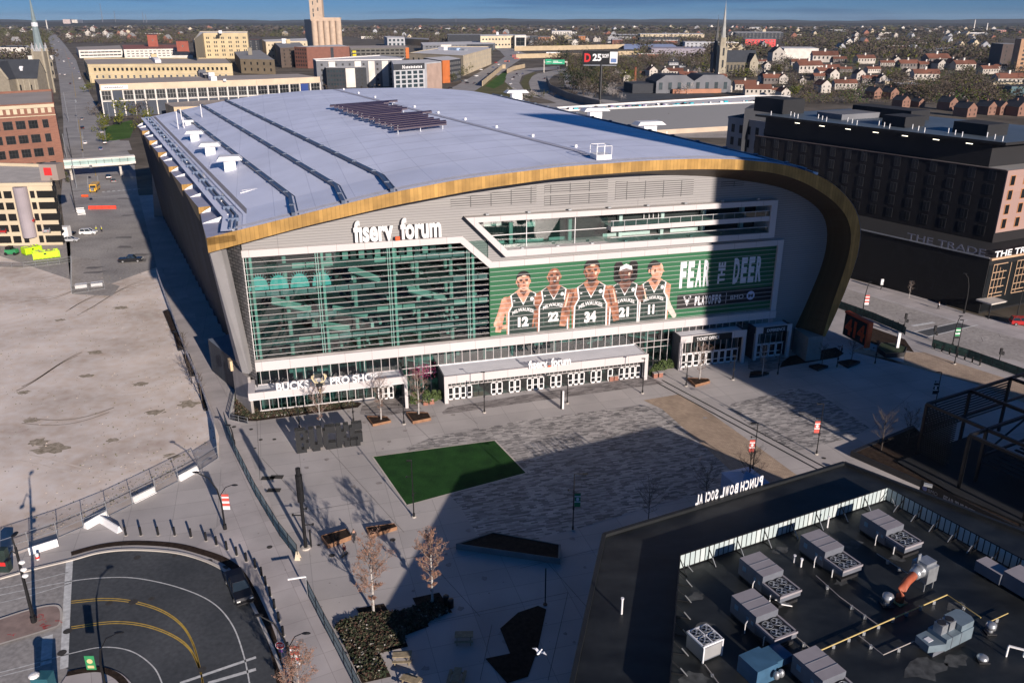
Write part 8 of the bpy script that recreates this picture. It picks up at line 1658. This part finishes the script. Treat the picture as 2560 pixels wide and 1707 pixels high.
# dumpsters, kiosk, barricades near the garage
for k, (u0, v0, u1, v1, lab) in enumerate(((84,652,150,644,'lime green dumpster in front, nearest the dirt lot'),(65,640,106,632,'lime green dumpster behind, filled with planks'))):
    a_, b_ = G(u0,v0), G(u1,v1); d = b_-a_; t = thing('dumpster', lab, 'dumpster', a_, math.atan2(d.y,d.x), 'lime green dumpsters'); L_ = d.length; b = MB(); lime = M('lime_green_paint', (.48,.75,.01), .5, .06, 1.); b.box(0,L_,0,.15,.2,2.0); b.box(0,L_,2.6,2.75,.2,2.0); b.box(0,.15,0,2.75,.2,2.0); b.box(L_-.15,L_,0,2.75,.2,2.0); b.box(0,L_,0,2.75,.2,.4); b.box(-.1,L_+.1,-.1,.1,1.9,2.1); [b.box(L_*i/6,L_*i/6+.15,-.1,0,.2,2.0) for i in range(7)]; b.build('body', lime, t); b = MB(); R5 = random.Random(k); [b.bar((R5.uniform(.3,L_-.5),R5.uniform(.3,2.4),1.2+R5.random()*.8),(R5.uniform(.3,L_-.5),R5.uniform(.3,2.4),1.6+R5.random()*.8),.25,.12) for _ in range(16)]; o = b.build('planks', wood, t); o['kind'] = 'stuff'; b = MB(); b.box(L_*.42,L_*.52,-.13,-.1,1.3,1.7); b.build('label_plate', blackm, t)
t = thing('booth', 'white booth with a round sign at the foot of the garage', 'booth', G(163,596), rad(5)); b = MB(); b.box(-1.6,1.6,-1.2,1.2,0,3.6); b.build('body', whitep, t); b = MB(); b.disc((.3,-1.23,2.5),.45,.45,12); b.build('round_window', carglass, t)
t = thing('green_machine', 'green and black machine beside the dumpsters', 'machine', G(30,637)); b = MB(); b.box(-1.4,1.6,-.8,.8,.4,1.6,0); b.box(-1.0,.3,-.9,.9,1.6,2.4,1); [b.tube([(x,-.9,.45),(x,.9,.45)],.45,8,1) for x in (-1.2,1.2)]; b.build('body', [grn, blackm], t)
t = thing('water_barrier', 'orange-red water-filled barriers in a line on the closed street', 'barrier', G(222,523), rad(4)); [ (lambda m_, i: (m_.add([(0,-.35,0),(2.2,-.35,0),(2.2,-.12,1.1),(0,-.12,1.1),(0,.35,0),(2.2,.35,0),(2.2,.12,1.1),(0,.12,1.1)],[(0,1,2,3),(5,4,7,6),(3,2,6,7),(1,5,6,2),(4,0,3,7)]), m_.build('segment', M('barrier_orange', (.85,.06,.03), .5, .05, 1.), t, (i*2.3,0,0))))(MB(), i) for i in range(4) ]
t = thing('small_orange_barrier', 'small orange barricade near the school bus', 'barrier', G(213,494)); b = MB(); b.box(-1.2,1.2,-.2,.2,.3,1.0); b.build('board', orange, t)
for k, (u, v) in enumerate(((202,533),(205,540))): t = thing('barricade', 'striped white barricade, '+('farther' if k == 0 else 'nearer')+' of the two by the signal pole', 'barricade', G(u,v), rad(20), 'striped barricades'); b = MB(); [b.box(-1.2,1.2,-.05,.05,.4+.55*i,.7+.55*i) for i in range(3)]; b.build('boards', whitep, t); b = MB(); b.bar((-1,.3,0),(-1,-.0,1.8),.08); b.bar((1,.3,0),(1,0,1.8),.08); b.build('leg', steel, t)
for k, (u0, u1, v) in enumerate(((188,218,722),(228,257,718))):
    a_, b_ = G(u0,v), G(u1,v-3); d = b_-a_; t = thing('white_slab', ('left' if k == 0 else 'right')+' of two white concrete slabs inside the small fence', 'slab', a_, math.atan2(d.y,d.x), 'white slabs by the lot'); b = MB(); b.box(0,d.length,0,1.9,0,.8); b.build('block', whitep, t); b = MB(); [b.box(d.length*i/3-.03,d.length*i/3+.03,-.01,1.91,.8,.81) for i in (1,2)]; b.build('joint', lgreyc, t)
for k, (u, v) in enumerate(((196,584),(149,1386),(1160,232))): pass
planter([(430,835),(445,830),(421,777),(408,782)], .4, 'dark soil planter strip along the sidewalk, farthest of the row', darkm)
planter([(445,878),(462,872),(448,832),(434,836)], .4, 'dark soil planter strip along the sidewalk, second from the far end', darkm)
planter([(475,940),(494,942),(474,888),(458,890)], .4, 'dark soil planter strip along the sidewalk, third from the far end', darkm)
planter([(510,1028),(523,1024),(503,966),(495,965)], .4, 'dark soil planter strip along the sidewalk, nearest the camera', darkm)
for k, (u, v, vt) in enumerate(((465,900,830),(505,1005,930),(480,960,900))): put_tree(G(u,v), HT(u,v,vt), 1.3, 120+k, ['spindly sapling in the third sidewalk planter','spindly sapling in the nearest sidewalk planter','spindly sapling between the sidewalk planters'][k], 0, barkd)
# ---------------------------------------------------------------- trees of the city: individuals near, woodland beyond
tcol = [M('crown_bare_brown', (.06,.048,.038), .95, col2=(.125,.10,.08), sc_=.5, spec=.1), M('crown_olive', (.055,.058,.024), .95, col2=(.11,.108,.042), sc_=.4, spec=.1), M('crown_yellow_green', (.075,.088,.017), .95, col2=(.15,.15,.03), sc_=.5, spec=.1), M('crown_blossom', (.30,.27,.25), .95, col2=(.50,.46,.43), sc_=.6, spec=.1), M('crown_dark_evergreen', (.018,.026,.014), .95, col2=(.045,.055,.028), sc_=.5, spec=.1)]
def crown_mesh(seed, n, leaf, squash=1.0, top=.9):
    R = random.Random(seed); b = MB(); cl = [(Vector((R.gauss(0,.42),R.gauss(0,.42),R.uniform(.15,.95)*squash)), R.uniform(.16,.34)) for _ in range(13)]
    for i in range(n):
        c, r = R.choice(cl); d = Vector((R.gauss(0,1),R.gauss(0,1),R.gauss(0,1))).normalized()*r*R.uniform(.4,1.05); p = c+d
        a = Vector((R.gauss(0,1),R.gauss(0,1),R.gauss(0,1))).normalized()*leaf*R.uniform(.5,1.2); q = a.cross(Vector((R.gauss(0,1),R.gauss(0,1),R.gauss(0,1)))).normalized()*leaf*R.uniform(.3,.8)
        b.add([p-a,p+q,p+a,p-q],[(0,1,2,3)])
    return b
protos = []
for ci in range(5):
    row = []
    for sd_ in range(3):
        t = thing('tree', 'x', 'tree', (0,0,-500)); tr = MB(); tr.tube([(0,0,0),(.02,.01,.3),(0,0,.8)], .035, 5, r2=.012)
        for k in range(5): a = k*1.256+sd_; tr.tube([(0,0,.28+.07*k),(.3*math.cos(a),.3*math.sin(a),.62+.06*k)], .014, 4, r2=.004)
        tr.build('trunk', barkd, t); crown_mesh(100+ci*7+sd_, 300 if ci in (0,3) else 420, .05 if ci in (0,3) else .06).build('crown', tcol[ci], t); row.append(t)
    protos.append(row)
used_p = set(); tcount = {}
kindn = ['bare brown tree','olive budding tree','yellow-green tree','white blossoming tree','dark evergreen tree']
def citytree(u, v, hpx, ci, place):
    loc = G(u,v); d = math.hypot(loc.x,loc.y); h = hpx*d/2240; key = (ci, random.randrange(3)); p = protos[key[0]][key[1]]
    lab = kindn[ci]+' '+place; tcount[lab] = tcount.get(lab,0)+1; grp = 'trees '+place
    lb = lab if tcount[lab] < 2 or len(lab.split()) > 13 else lab+', '+['','','second','third','fourth','fifth','sixth','seventh','eighth','ninth','tenth','eleventh','twelfth'][min(tcount[lab],12)]+' from left'
    if key not in used_p: used_p.add(key); r = p; r.location = loc; r['label'] = lb; r['group'] = grp; r.rotation_euler = (0,0,random.random()*6)
    else: r = dup(p, loc, random.random()*6, lb, grp)
    r.scale = (h*random.uniform(.8,1.05), h*random.uniform(.8,1.05), h)
# trees one can point to
for u, v, hp, ci, place in ((300,312,52,2,'standing left of the green lawn by the glass-fronted building'),(352,325,44,2,'half behind the arena corner beside the green lawn'),(448,262,28,3,'above the peach-walled building'),(346,290,40,0,'in front of the grey panels of the glass-fronted building'),(224,232,22,2,'at the corner of the glass-fronted building'),(250,330,30,2,'on the strip beside the street and lawn'),(262,358,26,2,'on the strip near the small car park'),(240,290,30,0,'on the strip beside the glass-fronted building'),(20,418,44,0,'behind the garage, at its left'),(50,412,40,0,'behind the garage, beside the red panel'),(80,414,38,0,'behind the garage in the middle'),(165,455,30,1,'between garage and skywalk'),(1565,212,34,2,'beside the billboard'),(1555,185,30,1,'right behind the billboard'),(1485,232,26,3,'by the frontage road below the billboard'),(1475,215,36,4,'left of the billboard mast')):
    citytree(u, v, hp, ci, place)
R6 = random.Random(31)
zones = [(1430,1500,175,240,26,(0,0,4,4,1),34,'left of the billboard'),(1380,1480,150,176,26,(0,0,4),24,'above the expressway bend'),(1480,1760,146,205,60,(0,0,0,3,1),17,'between the billboard and the gothic church'),(1700,1850,196,240,20,(3,0,0,3),26,'in front of the gothic church'),(1850,2010,145,240,55,(0,1,0,0,2,3),20,'right of the gothic church'),(2010,2300,135,238,110,(0,0,0,1,0,2),19,'among the houses on the right'),(2300,2560,140,262,90,(0,0,0,1,0),22,'on the right above the black hotel'),(1490,1560,222,250,12,(3,0,3),18,'along the frontage road'),(1130,1230,130,200,16,(1,1,2),16,'lining the stone offices'),(1270,1460,226,262,12,(1,0,3),16,'between the expressway lanes'),(0,130,84,118,22,(0,1,1),16,'beyond the left church'),(210,430,84,112,26,(0,1,0),14,'behind the pale factory blocks')]
STR = [(1862,1957,82,118),(1958,2044,122,147)]
for u0, u1, v0, v1, n, cs, hp, place in zones:
    pts_ = sorted([(R6.uniform(u0,u1), R6.uniform(v0,v1)) for _ in range(n)], key=lambda q: q[0])
    for i, (u, v) in enumerate(pts_):
        if place == 'lining the stone offices': u = 1132+i*6.2; v = 206-(u-1132)*.72
        if any(a-4 < u < b+4 and c < v < d+10 for a,b,c,d in STR): continue
        hh_ = hp*(v-50)/((v0+v1)/2-50)
        if any(a-hh_*.12 < u < b+hh_*.12 and v-hh_*.62 < d-1 and v > c for a,b,c,d in HBX): continue
        f = (u-u0)/(u1-u0); part = 'left part' if f < .25 else 'centre left' if f < .5 else 'centre right' if f < .75 else 'right part'; fv = 'far' if v < (v0+v1)/2 else 'near'
        ci = R6.choice(cs); citytree(u, v, hp*R6.uniform(.7,1.25)*(v-50)/((v0+v1)/2-50), ci, place+', '+fv+' side, '+part)
for row in protos:
    for p in row:
        if p.location.z < -400:
            for c in list(p.children): bpy.data.objects.remove(c)
            bpy.data.objects.remove(p)
# woodland: crowns beyond counting, out to the hills
import numpy as np
rng = np.random.default_rng(5)
def blob_variants(k, nf, rs):
    out = []
    for _ in range(k):
        c = rng.normal(0,.36,(nf,3)); c[:,2] = np.abs(c[:,2])*1.1+.15; a = rng.normal(0,1,(nf,3)); a /= np.linalg.norm(a,axis=1)[:,None]; b = np.cross(a, rng.normal(0,1,(nf,3))); b /= np.linalg.norm(b,axis=1)[:,None]
        a *= rs*rng.uniform(.6,1.2,(nf,1)); b *= rs*rng.uniform(.5,1.0,(nf,1)); out.append(np.stack([c-a,c+b,c+a,c-b],1).reshape(-1,3))
    return out
def woodland(name, pos, size, zs, nf, rs, mats, share):
    V_ = blob_variants(8, nf, rs); n = len(pos); vs = np.empty((n, nf*4, 3), np.float32); pick = rng.integers(0,8,n); ang = rng.uniform(0,6.28,n)
    for k in range(8):
        m = pick == k; v = V_[k]; c, s = np.cos(ang[m]), np.sin(ang[m]); sz = size[m]
        vs[m,:,0] = (v[None,:,0]*c[:,None]-v[None,:,1]*s[:,None])*sz[:,None]+pos[m,0][:,None]; vs[m,:,1] = (v[None,:,0]*s[:,None]+v[None,:,1]*c[:,None])*sz[:,None]+pos[m,1][:,None]; vs[m,:,2] = v[None,:,2]*(sz*zs)[:,None]+pos[m,2][:,None]
    nv = n*nf*4; me = bpy.data.meshes.new(name); me.vertices.add(nv); me.vertices.foreach_set('co', vs.reshape(-1)); nl = nv; me.loops.add(nl); me.loops.foreach_set('vertex_index', np.arange(nl,dtype=np.int32)); npoly = n*nf; me.polygons.add(npoly); me.polygons.foreach_set('loop_start', np.arange(0,nl,4,dtype=np.int32)); me.polygons.foreach_set('loop_total', np.full(npoly,4,np.int32))
    for m in mats: me.materials.append(m)
    mi_ = np.repeat(rng.choice(len(mats), n, p=share), nf).astype(np.int32); me.polygons.foreach_set('material_index', mi_); me.update(); me.validate(); o = bpy.data.objects.new(name, me); COL.objects.link(o); o['kind'] = 'stuff'; return o
def inpoly(u, v, P):
    ins = np.zeros(len(u), bool); j = len(P)-1
    for i in range(len(P)):
        xi, yi = P[i]; xj, yj = P[j]; c = ((yi > v) != (yj > v)) & (u < (xj-xi)*(v-yi)/((yj-yi) or 1e-9)+xi); ins ^= c; j = i
    return ins
CLEAR = [[(105,62),(128,62),(150,95),(205,190),(262,300),(400,700),(100,700),(140,190),(112,95)],[(150,300),(120,110),(640,110),(1010,110),(1240,105),(1240,250),(700,250),(240,330)],[(1090,240),(1240,115),(1330,115),(1330,150),(1430,160),(1560,255),(1480,290),(1180,270)],[(1180,100),(1320,100),(1320,125),(1180,125)],[(-200,150),(140,150),(170,460),(-200,480)],[(600,95),(880,95),(1020,110),(1020,250),(600,250)],[(1270,125),(1600,116),(1600,150),(1270,152)],[(1860,82),(1960,82),(1960,120),(1860,120)],[(1955,118),(2050,120),(2050,150),(1955,150)],[(1380,240),(2000,235),(2000,380),(1300,380)],[(1490,215),(1800,222),(1800,262),(1490,262)],[(1625,118),(1765,118),(1765,144),(1625,144)],[(505,80),(625,80),(625,150),(480,150)],[(2495,98),(2640,98),(2640,180),(2495,180)]]
def scatter(n, d0, d1, power, houses=None):
    d = d0*(d1/d0)**(rng.random(n)**power); a = rng.uniform(-.56,.56,n); x = d*np.sin(a); y = d*np.cos(a); zc = y*cp+H*sp; u = CX+FPX*x/zc; v = CY-FPX*(y*sp-H*cp)/zc
    ok = (u > -120) & (u < 2680)
    for P in CLEAR: ok &= ~inpoly(u, v, P)
    th_ = 14/np.maximum(d,1)*2240
    for a_,b_,c_,e_ in HBX: ok &= ~((u > a_-th_*.3) & (u < b_+th_*.3) & (v-th_*.9 < e_-1) & (v > c_))
    return np.stack([x,y,np.zeros(n)],1)[ok]
def scatter_low(n):
    d = 520*(1500/520)**(rng.random(n)**.9); a = rng.uniform(.06,.56,n); x = d*np.sin(a); y = d*np.cos(a); zc = y*cp+H*sp; u = CX+FPX*x/zc; v = CY-FPX*(y*sp-H*cp)/zc; ok = (u > 1420) & (u < 2680) & (v > 100) & (v < 262) & ~((u < 1800) & (v > 205))
    for P in CLEAR[8:10]+CLEAR[10:12]+CLEAR[13:]: ok &= ~inpoly(u, v, P)
    th_ = 7/np.maximum(d,1)*2240
    for a_,b_,c_,e_ in HBX: ok &= ~((u > a_-th_*.2) & (u < b_+th_*.2) & (v-th_*.35 < e_) & (v > c_))
    return np.stack([x,y,np.zeros(n)],1)[ok]
p0 = scatter_low(5200); woodland('garden_trees', p0, rng.uniform(4.5,8.5,len(p0)), .95, 40, .075, tcol[:4]+[lawn], [.66,.14,.06,.04,.10])
p1 = scatter(7500, 700, 1600, .9); woodland('woodland', p1, rng.uniform(9,16,len(p1)), .85, 46, .07, tcol[:3], [.80,.15,.05])
p2 = scatter(15000, 1500, 4200, .95); woodland('far_woodland', p2, rng.uniform(11,20,len(p2)), .8, 18, .14, tcol[:3], [.74,.21,.05])
p3 = scatter(9000, 4000, 12000, .9); woodland('distant_woodland', p3, rng.uniform(30,60,len(p3)), .32, 12, .25, [tcol[0],tcol[1]], [.75,.25])
# small far houses and sheds scattered in the woodland, the ones that read as pale flecks
hsp = scatter(420, 1500, 6500, .85); R7 = random.Random(12); k_ = 0; fm = [offw, lgrey, creamd, mcol('dull_red_wall', (.28,.12,.08))]; fp = {}
for x, y, _ in hsp:
    if k_ >= 190: break
    k_ += 1; d = math.hypot(x,y); big = R7.random() < .22; w = (R7.uniform(22,60) if big else R7.uniform(9,14))*(1+d/9000); kk_ = (big, R7.randrange(4)); px = PX((x,y,0))
    lab = ('long flat building' if big else 'small gabled house')+' far off '+('at the left' if px[0] < 640 else 'left of centre' if px[0] < 1280 else 'right of centre' if px[0] < 1920 else 'at the right')+(', near the skyline' if px[1] < 75 else ', deep in the woodland' if px[1] < 100 else ', at the near woodland edge')
    if kk_ not in fp:
        t = thing('far_building' if big else 'far_house', lab, 'building' if big else 'house', (x,y,0), 0, 'pale buildings scattered in the far woodland'); b = MB()
        if big: b.box(-.5,.5,-.15,.15,0,.16); b.build('wall', fm[kk_[1]], t); b = MB(); b.box(-.51,.51,-.16,.16,.16,.18); b.build('roof', whr, t)
        else: b.box(-.5,.5,-.6,.6,0,.7); b.add([(-.5,-.6,.7),(.5,-.6,.7),(0,-.6,1.15)],[(0,1,2)]); b.add([(-.5,.6,.7),(.5,.6,.7),(0,.6,1.15)],[(0,2,1)]); b.build('wall', fm[kk_[1]], t); b = MB(); b.quad((-.55,-.62,.66),(0,-.62,1.2),(0,.62,1.2),(-.55,.62,.66)); b.quad((0,-.62,1.2),(.55,-.62,.66),(.55,.62,.66),(0,.62,1.2)); b.build('roof', greyr, t)
        fp[kk_] = t; r = t
    else: r = dup(fp[kk_], (x,y,0), R7.uniform(-.5,.5), lab)
    r.scale = (w,w,w)
# low hills on the horizon
def hills(name, d, zmax, seed, m):
    R = random.Random(seed); b = MB(); n = 160; ph = [R.random()*6 for _ in range(6)]; P = []
    for i in range(n+1):
        a = -.62+1.24*i/n; z = zmax*(.72+.10*math.sin(a*9+ph[0])+.07*math.sin(a*23+ph[1])+.05*math.sin(a*61+ph[2])+.03*math.sin(a*140+ph[3])); P.append((a,z))
    for (a,z),(c,w) in zip(P,P[1:]):
        for r0, r1, f0, f1 in ((d*.8,d*.93,0,.75),(d*.93,d,.75,1),(d,d*1.3,1,.4)):
            b.quad((r0*math.sin(a),r0*math.cos(a),z*f0-1),(r0*math.sin(c),r0*math.cos(c),w*f0-1),(r1*math.sin(c),r1*math.cos(c),w*f1-1),(r1*math.sin(a),r1*math.cos(a),z*f1-1))
    o = b.build(name, m); o['kind'] = 'structure'
hillm = M('wooded_hills', (.045,.042,.036), .95, col2=(.085,.08,.062), sc_=.004, det=9, fine=.03, spec=.1)
hills('hills', 15000, 92, 3, hillm); hills('near_hills', 9000, 52, 8, hillm)
# ---------------------------------------------------------------- the apartment tower behind the camera whose shadow falls across the right of the plaza
sa = rad(SUN_AZ); S2 = Vector((math.sin(sa),math.cos(sa),0)); Q2 = Vector((-S2.y,S2.x,0))   # Q2 points to the right of the shadow
pL = LW(50.4,0); dist = 135.; tw0 = pL+S2*dist
hT = 37.5+math.tan(rad(SUN_EL))*(75+dist)
tt = thing('apartment_tower', 'tall apartment tower behind the viewpoint, seen only by its shadow', 'tower block', (tw0.x,tw0.y,0), math.atan2(Q2.y,Q2.x)); WT = 34.
b = MB(); b.box(0,WT,-26,0,0,hT); b.build('wall', lgrey, tt)
b = MB(); [b.box(-.2,WT+.2,-26.2,.2,z*3.4+3,z*3.4+3.3) for z in range(int(hT/3.4)-1)]; b.build('balcony_slab', offw, tt)

sb = thing('office_block', 'lower office block behind the viewpoint, seen only by its shadow', 'building', (0,0,0)); e0 = Vector((72.9,145.3,0)); e1 = Vector((110,110,0)); hb2 = 24.; dd = hb2/math.tan(rad(SUN_EL)); a_ = e0+S2*dd; d_ = e1+S2*dd; sb.location = a_
v = d_-a_; nrm = Vector((v.y,-v.x,0)).normalized()*(-24 if v.y*S2.x-v.x*S2.y > 0 else 24); nrm = S2*22
b = MB(); b.prism([(0,0),(v.x,v.y),(v.x+nrm.x,v.y+nrm.y),(nrm.x,nrm.y)],0,hb2); b.build('wall', lgrey, sb)
# ---------------------------------------------------------------- the air
hzb = MB(); hzb.box(-17500,17500,-400,21500,-1.2,165)
hzo = hzb.build('haze', []) if False else None
me = bpy.data.meshes.new('haze'); me.from_pydata(hzb.v, [], hzb.f); ho = bpy.data.objects.new('haze', me); COL.objects.link(ho); ho['kind'] = 'stuff'
hm_ = bpy.data.materials.new('haze_air'); hm_.use_nodes = True; n_ = hm_.node_tree.nodes; n_.clear(); o_ = n_.new('ShaderNodeOutputMaterial'); v_ = n_.new('ShaderNodeVolumePrincipled'); v_.inputs['Color'].default_value = (.62,.78,1,1); v_.inputs['Density'].default_value = .000022; hm_.node_tree.links.new(v_.outputs[0], o_.inputs['Volume']); me.materials.append(hm_)
